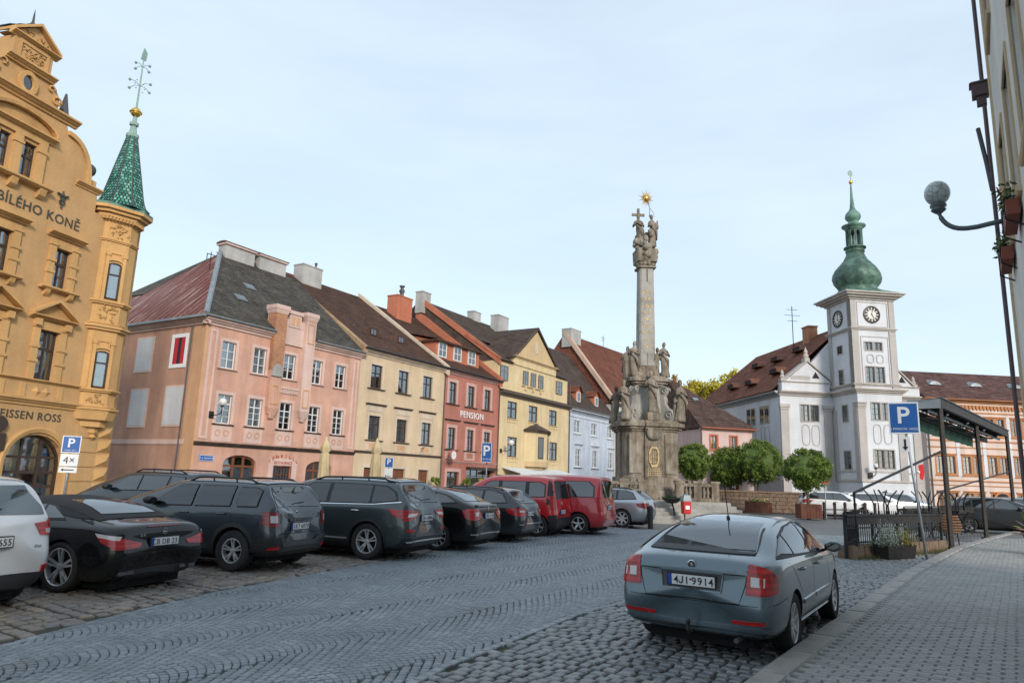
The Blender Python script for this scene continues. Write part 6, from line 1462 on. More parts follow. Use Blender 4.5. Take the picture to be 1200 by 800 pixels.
for cx in(-3.72,-6.40,-9.05):hotel_window(cx,8.84,.72,1.68,'flat')
H.op=[]
for cx in(-5.94,-7.06):H.win(cx,12.76,.60,1.52,WH,.18,1.0)
H.wall(4.0,12.7,15.85,M_OCH,3.0,x0=-8.5,name='gable_wall')
gc=-6.5
for sg in(-1,1):
 def X(v):return gc+sg*v
 pl=[(X(2.0),12.702),(X(4.0),12.702),(X(4.0),13.55),(X(3.45),13.55)]+[(X(2.0+1.45*math.cos(t)**.85),13.62+1.95*math.sin(t)**.9)for t in np.linspace(.04,PI/2-.04,10)]+[(X(2.0),15.85)]
 mb=MB();mb.prism(pl if sg>0 else pl[::-1],0,.9);H.part('gable_flank',mb,M_OCH)
 mb=MB();mb.loft([[(X(2.0+(1.45+dz)*math.cos(t)**.85),y,13.62+(1.95+dz)*math.sin(t)**.9)for y,dz in((-.12,-.14),(-.12,.05),(.9,.05),(.9,-.14))]for t in np.linspace(.04,PI/2-.04,10)]);H.part('scroll_coping',mb,M_OCHL)
 mb=MB();molding(mb,CORN(13.5,.22,.22),X(2.8)if sg>0 else X(4.1),X(4.1)if sg>0 else X(2.8));H.part('scroll_base',mb,M_OCHL)
 mb=MB();mb.box(min(X(3.5),X(3.95)),max(X(3.5),X(3.95)),.1,.8,13.72,14.1);b=H.part('pedestal',mb,M_OCHL);mb=MB();mb.lathe([(.12,0),(.09,.15),(.08,.22)],10,(X(3.72),.4,14.1));mb.ball((X(3.72),.4,14.6),.30,14,10);H.part('ball_finial',mb,M_ZINCD,b,True)
 mb=MB();mb.box(min(X(1.75),X(2.3)),max(X(1.75),X(2.3)),.05,.7,16.1,16.32);b=H.part('pedestal',mb,M_OCHL);mb=MB();mb.lathe([(.24,0),(.27,.05),(.20,.12),(.045,1.0),(.001,1.05)],8,(X(2.02),.35,16.32));H.part('obelisk',mb,M_ZINCD,b)
 pl=[(X(0.0),16.12),(X(1.75),16.12)]+[(X(a),b)for a,b in((1.62,16.2),(1.52,16.32),(1.46,16.46),(1.62,16.5),(1.64,16.6),(1.5,16.62),(1.48,16.72),(1.42,16.88),(1.28,17.04),(1.08,17.14))]+[(X(.95),17.2),(X(0.0),17.2)]
 mb=MB();mb.prism(pl if sg>0 else pl[::-1],.05,.7);H.part('upper_gable',mb,M_OCH)
 for(cx_,cz_,r_)in((1.35,16.55,.24),(1.05,16.95,.18)):
  mb=MB();mb.tube([(X(cx_)+sg*r_*(1-t/9)*math.cos(t),-.0,cz_+r_*(1-t/9)*math.sin(t))for t in np.linspace(0,5,12)],.045,6);H.part('scroll_relief',mb,M_OCHL,smooth=True)
H.cornice(gc-2.42,gc+2.42,15.84,.28,.32,M_OCHL);H.cornice(gc-1.08,gc+1.08,17.16,.22,.26,M_OCHL)
mb=MB();mb.loft([[(gc+rx*math.cos(2*PI*k/20),y,16.62+rz*math.sin(2*PI*k/20))for k in range(20)]for rx,rz,y in((.42,.50,.04),(.42,.50,-.07),(.24,.32,-.07),(.22,.30,.04))],caps=False);H.part('oval_frame',mb,M_OCHL)
mb=MB();mb.loft([[(gc+.24*math.cos(2*PI*k/20),y,16.62+.32*math.sin(2*PI*k/20))for k in range(20)]for y in(.03,.045)]);H.part('oval_pane',mb,M_GLASSC)
mb=MB();mb.box(gc-.85,gc+.85,-.05,.75,17.38,18.22);H.part('gable_block',mb,M_OCH)
mb=MB();ring(mb,gc-.55,gc+.55,17.5,18.08,.12,-.10,-.04);H.part('block_frame',mb,M_OCHL)
def relief(x0,x1,z0,z1,y,n,seed,mat,nm='relief'):
 0
 r=random.Random(seed);mb=MB()
 for k in range(n):
  x,z=r.uniform(x0,x1),r.uniform(z0,z1);a=r.uniform(0,6.3);l=r.uniform(.05,.16)
  mb.tube([(x,y,z),(x+l*math.cos(a),y-.025,z+l*math.sin(a)),(x+l*1.6*math.cos(a+.8),y,z+l*1.6*math.sin(a+.8))],[.02,.035,.012],5)
 o=H.part(nm,mb,mat,smooth=True);o['kind']='stuff';return o
relief(gc-.5,gc+.5,17.55,18.02,-.05,46,3,M_OCHD)
H.cornice(gc-1.05,gc+1.05,18.2,.16,.28,M_OCHL)
mb=MB()
for q0,q1 in(((gc-1.05,18.36),(gc,19.12)),((gc,19.12),(gc+1.05,18.36))):
 mb.loft([[(q[0],.75,q[1]),(q[0],-.25,q[1]),(q[0],-.25,q[1]+.12),(q[0],.75,q[1]+.12)]for q in(q0,q1)])
H.part('pediment_rake',mb,M_OCHL);mb=MB();mb.prism([(gc-.95,18.36),(gc+.95,18.36),(gc,19.1)],-.04,.75);H.part('pediment_field',mb,M_OCH);relief(gc-.4,gc+.4,18.42,18.7,-.05,18,4,M_OCHD)
mb=MB();mb.slope((gc-1.1,0,18.5),(gc-1.1,3,18.5),(gc,3,19.25),(gc,0,19.25),3);mb.lathe([(.10,0),(.10,.1),(.05,.2),(.03,.55),(.001,.8)],8,(gc,.3,19.2));H.part('gable_cap',mb,M_ZINCD)
for x in(-7.55,-6.5,-5.45):
 mb=MB();mb.box(x-.17,x+.17,-.12,.02,12.76,14.42);p=H.part('pilaster',mb,M_OCHL);m2=MB();m2.box(x-.21,x+.21,-.16,0,14.05,14.18);H.part('pilaster_band',m2,M_OCHL,p)
mb=MB();mb.box(-7.75,-5.25,-.1,.02,14.42,14.62);H.part('lintel',mb,M_OCHL);H.cornice(-8.05,-4.95,14.62,.22,.32,M_OCHL,'hood')
mb=MB();mb.loft([[(gc-1.45*math.cos(PI*k/14),y,14.85+.58*math.sin(PI*k/14)+d)for y,d in((.02,0),(-.26,0),(-.30,.12),(.02,.12))]for k in range(15)]);H.part('segmental_hood',mb,M_OCHL)
mb=MB();mb.prism([(gc-1.4*math.cos(PI*k/14),14.84+.56*math.sin(PI*k/14))for k in range(15)],-.05,.02);H.part('hood_field',mb,M_OCHD)
H.sill(gc,12.74,3.25,M_OCHL,.16,.34)
for x in(-7.75,-6.5,-5.25):
 m2=MB();m2.loft([[(x-.14,.02,zz),(x+.14,.02,zz),(x+.14,-p_,zz),(x-.14,-p_,zz)]for zz,p_ in((12.2,.06),(12.32,.2),(12.58,.28))]);H.part('sill_bracket',m2,M_OCHL)
text('BÍLÉHO KONĚ',.56,M_LETD,H.root,(-3.13,-.02,11.55),align='RIGHT',depth=.012,spacing=1.06)['kind']='stuff'
text('WEISSEN ROSS',.44,M_LETD,H.root,(-2.6,-.02,3.38),align='RIGHT',depth=.012,spacing=1.12)['kind']='stuff'
mb=MB();mb.tube([(-4.2,-.05,12.2),(-4.2,-.05,12.95)],.035,6);mb.tube([(-4.2+.13*math.sin(t),-.06,12.35+t*.075)for t in np.linspace(0,6.28,14)],.03,5);mb.tube([(-4.2-.13*math.sin(t),-.06,12.35+t*.075)for t in np.linspace(0,6.28,14)],.03,5);mb.tube([(-4.45,-.05,12.8),(-4.2,-.07,12.72),(-3.95,-.05,12.8)],.05,6);H.part('caduceus',mb,M_LETD)
mb=MB();mb.box(-5.55,-5.0,-.16,-.06,2.1,2.75);H.part('menu_board',mb,M_BROWNP)
mb=MB();mb.M=Matrix.Translation((-5.3,-.12,3.1))@Matrix.Rotation(PI/2,4,'X');mb.lathe([(.28,-.05),(.30,0),(.28,.05)],18);H.part('round_plaque',mb,M_BROWNP)
M_=[(-1.98,.12),(-1.80,-.16),(-.92,-.56),(-.38,-.44),(-.06,.24),(-.06,1.2),(-1.98,1.2)]
def off(poly,d):
 c=(-1.0,.3);out=[]
 for x,y in poly:
  if y>1:out.append((x+(d if x>0 else-d*.2),y));continue
  v=Vector((x-c[0],y-c[1]));v=v.normalized()*(v.length+d*1.15);out.append((c[0]+v.x,c[1]+v.y))
 return out
mb=MB();mb.prismz(M_,3.95,13.0);H.part('bay',mb,M_OCHL)
for z,h,d in((3.95,.16,.18),(4.10,.10,.08),(4.80,.14,.16),(7.55,.22,.20),(7.78,.1,.10),(8.72,.16,.16),(11.62,.12,.10),(12.55,.14,.10)):
 mb=MB();mb.prismz(off(M_,d*.6),z,z+h*.5);mb.prismz(off(M_,d),z+h*.5+.001,z+h);H.part('bay_band',mb,M_OCHL)
for z,d in((12.74,.18),(12.9,.32),(13.05,.46)):
 mb=MB();mb.prismz(off(M_,d),z,z+.14);H.part('bay_cornice',mb,M_OCHL)
mb=MB();q=off(M_,.16)
for(a,b)in zip(q[:5],q[1:5]):
 n_=max(3,int(math.hypot(b[0]-a[0],b[1]-a[1])/.13))
 for k in range(n_):x,y=a[0]+(b[0]-a[0])*(k+.5)/n_,a[1]+(b[1]-a[1])*(k+.5)/n_;mb.box(x-.035,x+.035,y-.05,y+.05,12.60,12.73)
o=H.part('dentils',mb,M_OCHL);o['kind']='stuff'
mb=MB();mb.prismz(off(M_,.02),3.6,3.94,top=off(M_,.12));mb.prismz([(x*.75-.26,y*.75+.05)for x,y in M_],3.3,3.6);mb.prismz([(x*.45-.56,y*.45+.1)for x,y in M_],3.05,3.3);mb.lathe([(.02,0),(.14,.1),(.1,.2),(.2,.3)],10,(-1.0,-.1,2.76));H.part('bay_corbel',mb,M_OCHL)
fd=Vector((-.92+1.80,-.56+.16));fl=fd.length;ang=math.atan2(fd.y,fd.x);FM=Matrix.Translation((-1.80,-.16,0))@Matrix.Rotation(ang,4,'Z')
WBY=dict(n='bay window',mat=M_BROWNP,cols=1,rows=[.68,.32],ft=.055,tr=.06,arch=.1,split=False)
for z,h in((5.0,1.62),(8.98,1.68)):
 fm,panes,cur=win_meshes(WBY,.52,h)
 o=inst(fm,'window',H.root);o.matrix_local=FM@Matrix.Translation((fl*.5,-.035,z))
 for p in panes:inst(p,'pane',o)
 cm=MB();cm.box(-.22,.22,.02,.03,.05,h*.94);cm.build('curtain',M_CURT,o)
 for sg in(-1,1):
  mb=MB();mb.M=FM;x=fl*.5+sg*.36;mb.box(x-.07,x+.07,-.09,.02,z-.1,z+h+.5);mb.box(x-.1,x+.1,-.12,.02,z+h+.3,z+h+.42);H.part('pilaster',mb,M_OCHL)
 mb=MB();mb.M=FM;mb.loft([[(fl*.5-.36*math.cos(PI*k/10),y,z+h-.05+.16*math.sin(PI*k/10)+d)for y,d in((.02,0),(-.08,0),(-.08,.09),(.02,.09))]for k in range(11)]);H.part('window_arch',mb,M_OCHL)
 mb=MB();mb.M=FM;ring(mb,fl*.5-.22,fl*.5+.22,z+h+.16,z+h+.42,.05,-.05,.01);H.part('panel_frame',mb,M_OCHL)
def relief2(z0,z1,seed,n=34):
 r=random.Random(seed);mb=MB();mb.M=FM
 for k in range(n):
  x,z=r.uniform(.18,fl-.18),r.uniform(z0,z1);a=r.uniform(0,6.3);l=r.uniform(.04,.12)
  mb.tube([(x,-.0,z),(x+l*math.cos(a),-.03,z+l*math.sin(a)),(x+l*1.6*math.cos(a+.8),-.0,z+l*1.6*math.sin(a+.8))],[.015,.03,.01],5)
 o=H.part('relief',mb,M_OCHD,smooth=True);o['kind']='stuff'
relief2(7.98,8.6,5);relief2(11.85,12.45,6,26);relief2(4.3,4.72,7,24)
mb=MB();q=off(M_,.46);ap=(-1.0,.10);mb.prismz(q,13.19,13.30);H.part('roof_edge',mb,M_COPG)
mb=MB();b0=[(ap[0]+1.06*math.cos(a),ap[1]+1.06*math.sin(a))for a in[2*PI*k/8+PI/8 for k in range(8)]]
prof=[(1.22,13.3),(1.02,13.5),(.86,13.95),(.20,17.05)]
P=lambda r,a,z:Vector((ap[0]+r*math.cos(a),ap[1]+r*math.sin(a),z))
M_SPB=plain('dark slating felt',(.012,.028,.026),.7);tl_=MB();rs=random.Random(3)
M_TILES=[plain('green glazed tile',(.05,.22,.165),.35,var=.3,scale=3),plain('pale green glazed tile',(.13,.36,.28),.35,var=.3,scale=3),plain('deep green glazed tile',(.025,.13,.10),.35)]
for(r0,z0),(r1,z1)in zip(prof,prof[1:]):
 nn=max(1,int((z1-z0)/.14))
 for k in range(8):
  a0,a1=2*PI*k/8+PI/8,2*PI*(k+1)/8+PI/8;A,B,C_,D_=P(r0,a0,z0),P(r0,a1,z0),P(r1,a1,z1),P(r1,a0,z1)
  mb.add([A,B,C_,D_],[(0,1,2,3)]);nr=(B-A).cross(D_-A).normalized()
  for q in range(nn):
   p0,p1,p2,p3=A.lerp(D_,q/nn),B.lerp(C_,q/nn),B.lerp(C_,(q+.97)/nn),A.lerp(D_,(q+.97)/nn);wd=(p1-p0).length;nc=max(1,round(wd/.155));of=.5 if q%2 else 0
   for c in range(nc+(1 if of else 0)):
    u0,u1=max(0,(c-of)/nc+.04),min(1,(c+1-of)/nc-.04)
    if u1-u0>.1/nc:tl_.add([p0.lerp(p1,u0)+nr*.04,p0.lerp(p1,u1)+nr*.04,p3.lerp(p2,u1)+nr*.008,p3.lerp(p2,u0)+nr*.008,p0.lerp(p1,u0),p0.lerp(p1,u1)],[(0,1,2,3),(4,5,1,0)],rs.choice((0,0,1,1,2)))
sp_=H.part('spire',mb,M_SPB);q_=H.part('spire_tiles',tl_,M_TILES,sp_);q_['kind']='stuff'
for k in range(8):
 a=2*PI*k/8+PI/8;mb=MB();mb.tube([(ap[0]+(r+.02)*math.cos(a),ap[1]+(r+.02)*math.sin(a),z)for r,z in prof],.04,5);H.part('hip_rib',mb,M_ZINCD,sp_)
mb=MB();mb.lathe([(.24,0),(.28,.05),(.28,.2),(.17,.3),(.12,.62),(.2,.66),(.2,.8),(.1,.86),(.09,1.1)],8,(ap[0],ap[1],17.0));H.part('spire_cap',mb,M_COPP,sp_)
mb=MB();mb.ball((ap[0],ap[1],18.35),.24,12,8);mb.lathe([(.27,-.03),(.29,0),(.27,.03)],12,(ap[0],ap[1],18.35));H.part('gilt_ball',mb,M_GOLD,sp_,True)
mb=MB();mb.tube([(ap[0],ap[1],18.5),(ap[0],ap[1],21.3)],[.05,.025],6)
for z,l in((19.75,.62),(20.75,.42)):
 for a in(0,PI/2,PI,3*PI/2):
  mb.tube([(ap[0],ap[1],z),(ap[0]+l*.5*math.cos(a),ap[1]+l*.5*math.sin(a),z+.1),(ap[0]+l*math.cos(a),ap[1]+l*math.sin(a),z-.02)],.014,5);mb.ball((ap[0]+l*math.cos(a),ap[1]+l*math.sin(a),z),.07,8,6)
for a in np.linspace(0,6.28,9):mb.ball((ap[0]+.3*math.cos(a),ap[1],19.75+.3*math.sin(a)),.035,6,4)
mb.prism([(ap[0]-.16,21.1),(ap[0]+.14,21.15),(ap[0]+.18,21.6),(ap[0]-.05,21.75),(ap[0]-.12,21.4)],ap[1]-.02,ap[1]+.02);H.part('weather_vane',mb,M_COPP,sp_)
mb=MB();mb.slope((-13,.3,12.7),(-10.5,.3,12.7),(-10.5,6,17.5),(-13,6,17.5),20);mb.slope((-2.5,.3,12.7),(.2,.3,12.7),(-2,6,16.5),(-2.5,6,16.5),18);mb.slope((-10.5,2.9,14.9),(-2.5,2.9,14.9),(-2.5,6,17.3),(-10.5,6,17.3),12);mb.add([(-13,14,12.6),(.2,14,12.6),(-2,6,16.5),(-13,6,17.4)],[(0,1,2,3)]);mb.add([(.2,.3,12.7),(.2,14,12.6),(-2,6,16.5)],[(0,1,2)]);H.part('roof',mb,M_ZINCD)
# ---- town hall
M_HALLW=plaster('white lime wash',(0.58,0.605,0.645),0.1,(0.54,0.555,0.585),0.5,0.08)
M_HALLG=plaster('grey beige stucco',(0.42,0.40,0.385),0.12)
M_HALLC=plaster('stone coloured cornice',(0.46,0.43,0.40),0.15)
M_CLOCK=plain('clock face',(0.03,0.03,0.032),0.5)
M_CLKW=plain('clock white',(0.62,0.61,0.58),0.5)
H=House('town_hall','white town hall with a clock tower under a green onion dome',(24.38,50.0),84.0,'town hall',None,21)
WT=dict(n='hall window',mat=plain('grey brown window paint',(.085,.075,.065),.5),cols=2,rows=[.34,.33,.33],ft=.05,mull=.05,bt=.025,tr=.03,cmat=M_CURTB)
SX0,SX1=.62,4.05;TX0,TX1=.55,3.95;TD=3.3
def oval_panel(cx,z0,z1,w_,y):
 mb=MB();n=24;cz=(z0+z1)/2
 def el(k,a,b):t=2*PI*k/n;return(cx+a*math.copysign(abs(math.cos(t))**.6,math.cos(t)),cz+b*math.copysign(abs(math.sin(t))**.6,math.sin(t)))
 mb.loft([[(el(k,a,b)[0],yy,el(k,a,b)[1])for k in range(n)]for a,b,yy in((w_/2,(z1-z0)/2,y+.01),(w_/2,(z1-z0)/2,y-.035),(w_/2-.05,(z1-z0)/2-.05,y-.035),(w_/2-.06,(z1-z0)/2-.06,y+.01))],caps=False)
 return H.part('oval_panel',mb,M_HALLG)
for cx in(1.96,2.76):
 H.win(cx,6.66,.64,1.23,WT,.1,.3);H.win(cx+.02,3.24,.72,1.29,WT,.1,.2);oval_panel(cx+.0,4.95,6.35,.62,0)
H.wall(SX1-SX0,0,8.65,M_HALLW,TD,x0=SX0,name='tower_wall')
H.op=[]
H.win(1.82,9.36,.66,1.17,WT,.1,.3,y=.12);H.win(2.58,9.36,.66,1.17,WT,.1,.3,y=.12)
H.win(1.80,11.75,.60,.61,WT,.1,.3,y=.12);H.win(2.55,11.75,.60,.61,WT,.1,.3,y=.12)
for cx in(1.88,2.62):oval_panel(cx,10.8,11.45,.55,.12)
H.wall(TX1-TX0-.1,8.65,13.3,M_HALLW,TD-.1,x0=TX0+.05,y=.12,name='tower_wall');H.op=[]
H.wall(TX1-TX0-.1,13.3,15.65,M_HALLW,TD-.1,x0=TX0+.05,y=.12,name='tower_wall')
for x0,x1,z0,z1,yy in((SX0-.06,SX0+.52,2.4,7.5,-.07),(SX1-.52,SX1+.06,2.4,7.5,-.07),(TX0-.02,TX0+.5,8.9,13.2,.05),(TX1-.5,TX1+.02,8.9,13.2,.05),(TX0-.02,TX0+.4,13.45,15.5,.05),(TX1-.4,TX1+.02,13.45,15.5,.05)):
 mb=MB();mb.box(x0,x1,yy,yy+.52,z0,z1);H.part('pilaster',mb,M_HALLG)
for x0,x1 in((SX0-.12,SX0+.58),(SX1-.58,SX1+.12)):
 for z,h,p in((7.5,.10,.05),(7.62,.14,.09),(7.8,.10,.14)):mb=MB();mb.box(x0+.06-p*.5,x1-.06+p*.5,-.07-p,.5,z,z+h);H.part('capital',mb,M_HALLC)
def cornice_box(x0,x1,y0,y1,z,steps,mat,nm='cornice'):
 mb=MB()
 for h,p in steps:mb.box(x0-p,x1+p,y0-p,y1+p,z,z+h);z+=h+.002
 return H.part(nm,mb,mat)
cornice_box(SX0,SX1,0,TD,8.55,((.12,.08),(.12,.2),(.12,.34)),M_HALLC)
cornice_box(TX0,TX1,.1,TD,9.15,((.08,.1),(.06,.16)),M_HALLC,'string_course')
cornice_box(TX0,TX1,.1,TD,13.25,((.10,.06),(.08,.14)),M_HALLC,'string_course')
cornice_box(TX0,TX1,.1,TD,15.55,((.14,.10),(.14,.30),(.14,.52),(.10,.66)),M_HALLC)
cornice_box(SX0,SX1,0,TD,2.95,((.12,.06),),M_HALLC,'string_course');cornice_box(SX0,SX1,0,TD,2.28,((.14,.10),),M_HALLC,'string_course')
mb=MB();ring(mb,1.25,3.3,9.3,12.75,.05,.08,.12);H.part('panel_frame',mb,M_HALLG);mb=MB();ring(mb,1.1,3.4,13.55,15.35,.05,.08,.12);H.part('panel_frame',mb,M_HALLG)
for cx in(1.82,2.58):H.surround(cx,9.36,.66,1.17,.07,M_HALLG,.03,y=.12);H.surround(cx-.02,11.75,.60,.61,.07,M_HALLG,.03,y=.12)
for cx in(1.96,2.76):H.surround(cx,6.66,.64,1.23,.07,M_HALLG,.03);H.surround(cx+.02,3.24,.72,1.29,.08,M_HALLG,.03)
def clock(M):
 mb=MB();mb.M=M;n=32;ci=lambda r,y:[(r*math.cos(2*PI*k/n),y,r*math.sin(2*PI*k/n))for k in range(n)]
 mb.loft([ci(.66,.02),ci(.66,-.06),ci(.56,-.08),ci(.55,-.03)],caps=False);mb.loft([ci(.56,.0),ci(.56,-.03)]);c=H.part('clock',mb,M_CLOCK)
 m2=MB();m2.M=M;m2.loft([ci(.34,-.04),ci(.34,-.045)]);H.part('clock_centre',m2,M_CLKW,c)
 for k in range(12):
  a=2*PI*k/12;m2=MB();m2.M=M@Matrix.Rotation(a,4,'Y');m2.box(-.035,.035,-.045,-.03,.36,.53);H.part('hour_mark',m2,M_CLKW,c)
 for a,l,w_ in((R_(150),.30,.03),(R_(10),.44,.022)):
  m2=MB();m2.M=M@Matrix.Rotation(a,4,'Y');m2.box(-w_,w_,-.065,-.05,-.08,l);H.part('clock_hand',m2,M_CLOCK,c)
clock(Matrix.Translation((2.2,.12,14.45)))
SL=Matrix.Rotation(-PI/2,4,'Z')
clock(Matrix.Translation((TX0+.05,1.85,14.40))@SL)
def side_win(xp,yc,z,w_,h):
 mb=MB();mb.M=Matrix.Translation((xp,yc,0))@SL;ring(mb,-w_/2,w_/2,z,z+h,.07,-.04,.02);o=H.part('window',mb,M_HALLG)
 m2=MB();m2.M=mb.M;m2.box(-.02,.02,-.03,.0,z,z+h)
 for k in(1,2):m2.box(-w_/2,w_/2,-.03,.0,z+h*k/3-.012,z+h*k/3+.012)
 H.part('glazing_bars',m2,WT['mat'],o);m3=MB();m3.M=mb.M;m3.box(-w_/2,w_/2,-.012,-.006,z,z+h);H.part('pane',m3,M_GLASSC,o);return o
for z,h,w_ in((11.7,.58,.62),(9.35,1.1,.56)):side_win(TX0+.05,1.8,z,w_,h)
for z,h,w_ in((6.6,1.2,.66),(3.15,1.3,.8)):side_win(SX0,1.6,z,w_,h)
for xp,y0,y1,z0,z1 in((TX0+.03,.08,.5,8.9,15.5),(TX0+.03,2.8,3.2,8.9,15.5),(SX0-.05,.0,.5,2.4,7.5),(SX0-.05,2.7,3.2,2.4,7.5)):
 mb=MB();mb.box(xp-.05,xp+.1,y0,y1,z0,z1);H.part('pilaster',mb,M_HALLG)
cx,cy=(TX0+TX1)/2,(TD+.1)/2
M_DOME=stonemat('verdigris copper',(0.05,0.105,0.082),(0.17,0.285,0.23),(0.038,0.036,0.028),0.55,1.3,0.12)
def domering(r,z,n=32,lob=0.0,sq=0.0):
 out=[]
 for k in range(n):
  t=2*PI*k/n;c,s_=math.cos(t),math.sin(t);m=max(abs(c),abs(s_));q=(1-sq)+sq/m
  f=r*q*(1-lob*(0.5+0.5*math.cos(8*t)));out.append((cx+f*c,cy+f*s_,z))
 return out
mb=MB();mb.loft([domering(2.38,16.06,32,0,1),domering(2.36,16.12,32,0,1),domering(2.0,16.3,32,0,.8),domering(1.62,16.55,32,.02,.4),domering(1.45,16.75,32,.03,.1),domering(1.62,16.95,32,.05),domering(1.88,17.25,32,.06),domering(1.98,17.6,32,.06),domering(1.92,17.95,32,.06),domering(1.70,18.35,32,.06),domering(1.32,18.75,32,.05),domering(.98,19.1,32,.04),domering(.76,19.5,32,.02),domering(.70,19.75,32,0)])
dm=H.part('onion_dome',mb,M_DOME,smooth=True)
mb=MB();mb.lathe([(.74,0),(.86,.06),(.86,.14),(.78,.18),(.84,.3),(1.0,.36),(1.0,.44),(.72,.5)],16,(cx,cy,19.72));H.part('lantern_base',mb,M_DOME,dm)
for k in range(8):
 a=2*PI*k/8+PI/8;x,y=cx+.66*math.cos(a),cy+.66*math.sin(a);mb=MB();mb.M=Matrix.Translation((x,y,20.2))@Matrix.Rotation(a,4,'Z');mb.box(-.08,.08,-.10,.10,0,1.35);H.part('lantern_post',mb,M_DOME,dm)
 b=a+PI/8;mb=MB();mb.M=Matrix.Translation((cx,cy,21.3))@Matrix.Rotation(b-PI/2,4,'Z');mb.prism([(-.27,.3),(-.27,.0)]+[(-.17*math.cos(PI*q/8),.17*math.sin(PI*q/8))for q in range(9)]+[(.27,.0),(.27,.3)],.56,.68);H.part('lantern_arch',mb,M_DOME,dm)
mb=MB();mb.lathe([(.76,0),(.80,.12),(.86,.2),(1.08,.3),(1.08,.38),(.7,.5),(.5,.62),(.42,.7),(.5,.8),(.68,.98),(.72,1.15),(.66,1.35),(.5,1.52),(.34,1.66),(.22,1.9),(.16,2.4),(.06,3.9),(.05,4.0)],20,(cx,cy,21.55));H.part('spire',mb,M_COPG,dm,True)
mb=MB();mb.ball((cx,cy,25.6),.17,12,8);H.part('gilt_ball',mb,M_GOLD,dm,True)
mb=MB();mb.tube([(cx,cy,25.7),(cx,cy,26.6)],.03,6);mb.prism([(cx-.2,26.2),(cx+.2,26.15),(cx+.2,26.5),(cx,26.62),(cx-.2,26.5)],cy-.02,cy+.02);H.part('weather_vane',mb,M_COPP,dm)
dm.scale=(.9,.9,1);dm.location=(cx*.1,cy*.1,0)
for o_c in dm.children:
 if o_c.name.startswith(('lantern','spire')):o_c.scale=(.9,.9,1);o_c.location=(cx*.1,cy*.1,0)
BX0,BX1,BY=-3.6,7.6,3.2;RX,RZ=2.0,14.35
H.op=[]
for cx_ in(-1.66,-.88):H.win(cx_,6.66,.66,1.24,WT,.1,.3,y=BY);H.surround(cx_,6.66,.66,1.24,.07,M_HALLG,.03,y=BY);oval_panel(cx_,4.85,6.4,.66,BY)
for cx_ in(-1.70,-.80):H.win(cx_,3.2,.74,1.28,WT,.1,.3,y=BY)
for cx_ in(5.1,5.9):H.win(cx_,6.66,.66,1.24,WT,.1,.3,y=BY);H.win(cx_,3.2,.74,1.28,WT,.1,.3,y=BY);oval_panel(cx_,4.85,6.4,.66,BY)
H.wall(BX1-BX0,0,8.7,M_HALLW,17.5,x0=BX0,y=BY)
mb=MB();mb.prism([(BX0+.2,8.7),(BX1-.2,8.7),(RX,RZ-.15)],BY,BY+.4);H.part('gable',mb,M_HALLW)
for x0 in(BX0-.02,-.15,4.3,BX1-.6):
 mb=MB();mb.box(x0,x0+.62,BY-.09,BY+.1,0,7.5);H.part('pilaster',mb,M_HALLG);mb=MB();mb.box(x0-.04,x0+.66,BY-.14,BY+.1,7.5,7.64);mb.box(x0-.09,x0+.71,BY-.2,BY+.1,7.66,7.9);H.part('capital',mb,M_HALLC)
for x0,x1 in((BX0-.1,SX0-.3),(SX1+.3,BX1+.1)):
 H.cornice(x0,x1,8.55,.36,.42,M_HALLC,y=BY);H.cornice(x0,x1,2.95,.12,.08,M_HALLC,'string_course',y=BY);H.cornice(x0,x1,2.28,.14,.12,M_HALLC,'string_course',y=BY)
 mb=MB();mb.box(x0+.2,x1,BY-.16,BY+.5,8.91,9.55);H.part('attic_band',mb,M_HALLW);H.cornice(x0+.15,x1,9.52,.12,.14,M_HALLC,'string_course',y=BY-.14)
for c0,c1 in((-3.25,.5),(4.15,7.2)):
 cc=(c0+c1)/2;mb=MB();mb.prism([(c0,9.64),(c1,9.64),(cc,11.15)],BY-.12,BY+.6);p=H.part('small_gable',mb,M_HALLW)
 for q0,q1 in(((c0-.12,9.64),(cc,11.22)),((cc,11.22),(c1+.12,9.64))):
  m2=MB();m2.loft([[(q[0],BY+.6,q[1]),(q[0],BY-.24,q[1]),(q[0],BY-.24,q[1]+.12),(q[0],BY+.6,q[1]+.12)]for q in(q0,q1)]);H.part('gable_rake',m2,M_HALLC,p)
 m2=MB();m2.prism([(cc+.35*1,9.95),(cc+.95,9.95),(cc+.65,10.45)],BY-.15,BY-.11);H.part('gable_vent',m2,M_ROOM,p)
 m2=MB();m2.box(c0+.5,cc+.2,BY-.14,BY-.11,9.8,10.1);H.part('gable_panel',m2,M_HALLG,p)
 m2=MB();m2.box(cc-.2,cc+.2,BY-.2,BY+.3,11.2,11.5);m2.lathe([(.16,0),(.22,.15),(.12,.35),(.16,.5),(.05,.75),(.001,.9)],10,(cc,BY,11.5));H.part('urn',m2,M_HALLC,p)
for x in(BX0+.25,BX1-.25):
 m2=MB();m2.box(x-.2,x+.2,BY-.2,BY+.2,9.64,9.85);m2.lathe([(.16,0),(.20,.12),(.1,.3),(.14,.42),(.001,.7)],10,(x,BY,9.85));H.part('urn',m2,M_HALLC)
M_RTHALL=tiles('warm red brown tiles',(0.23,0.085,0.052),(0.29,0.12,0.075),(0.08,0.035,0.028),0.2,0.17,(0.20,0.15,0.115),0.4)
mb=MB();mb.slope((BX0-.45,BY+.3,8.95),(BX0-.45,20.7,8.95),(RX,18.5,RZ),(RX,BY+.3,RZ),32);mb.slope((BX1+.45,BY+.3,8.95),(BX1+.45,20.7,8.95),(RX,18.5,RZ),(RX,BY+.3,RZ),32);mb.add([(BX0-.45,20.7,8.95),(BX1+.45,20.7,8.95),(RX,18.5,RZ)],[(0,1,2)]);H.part('roof',mb,M_RTHALL)
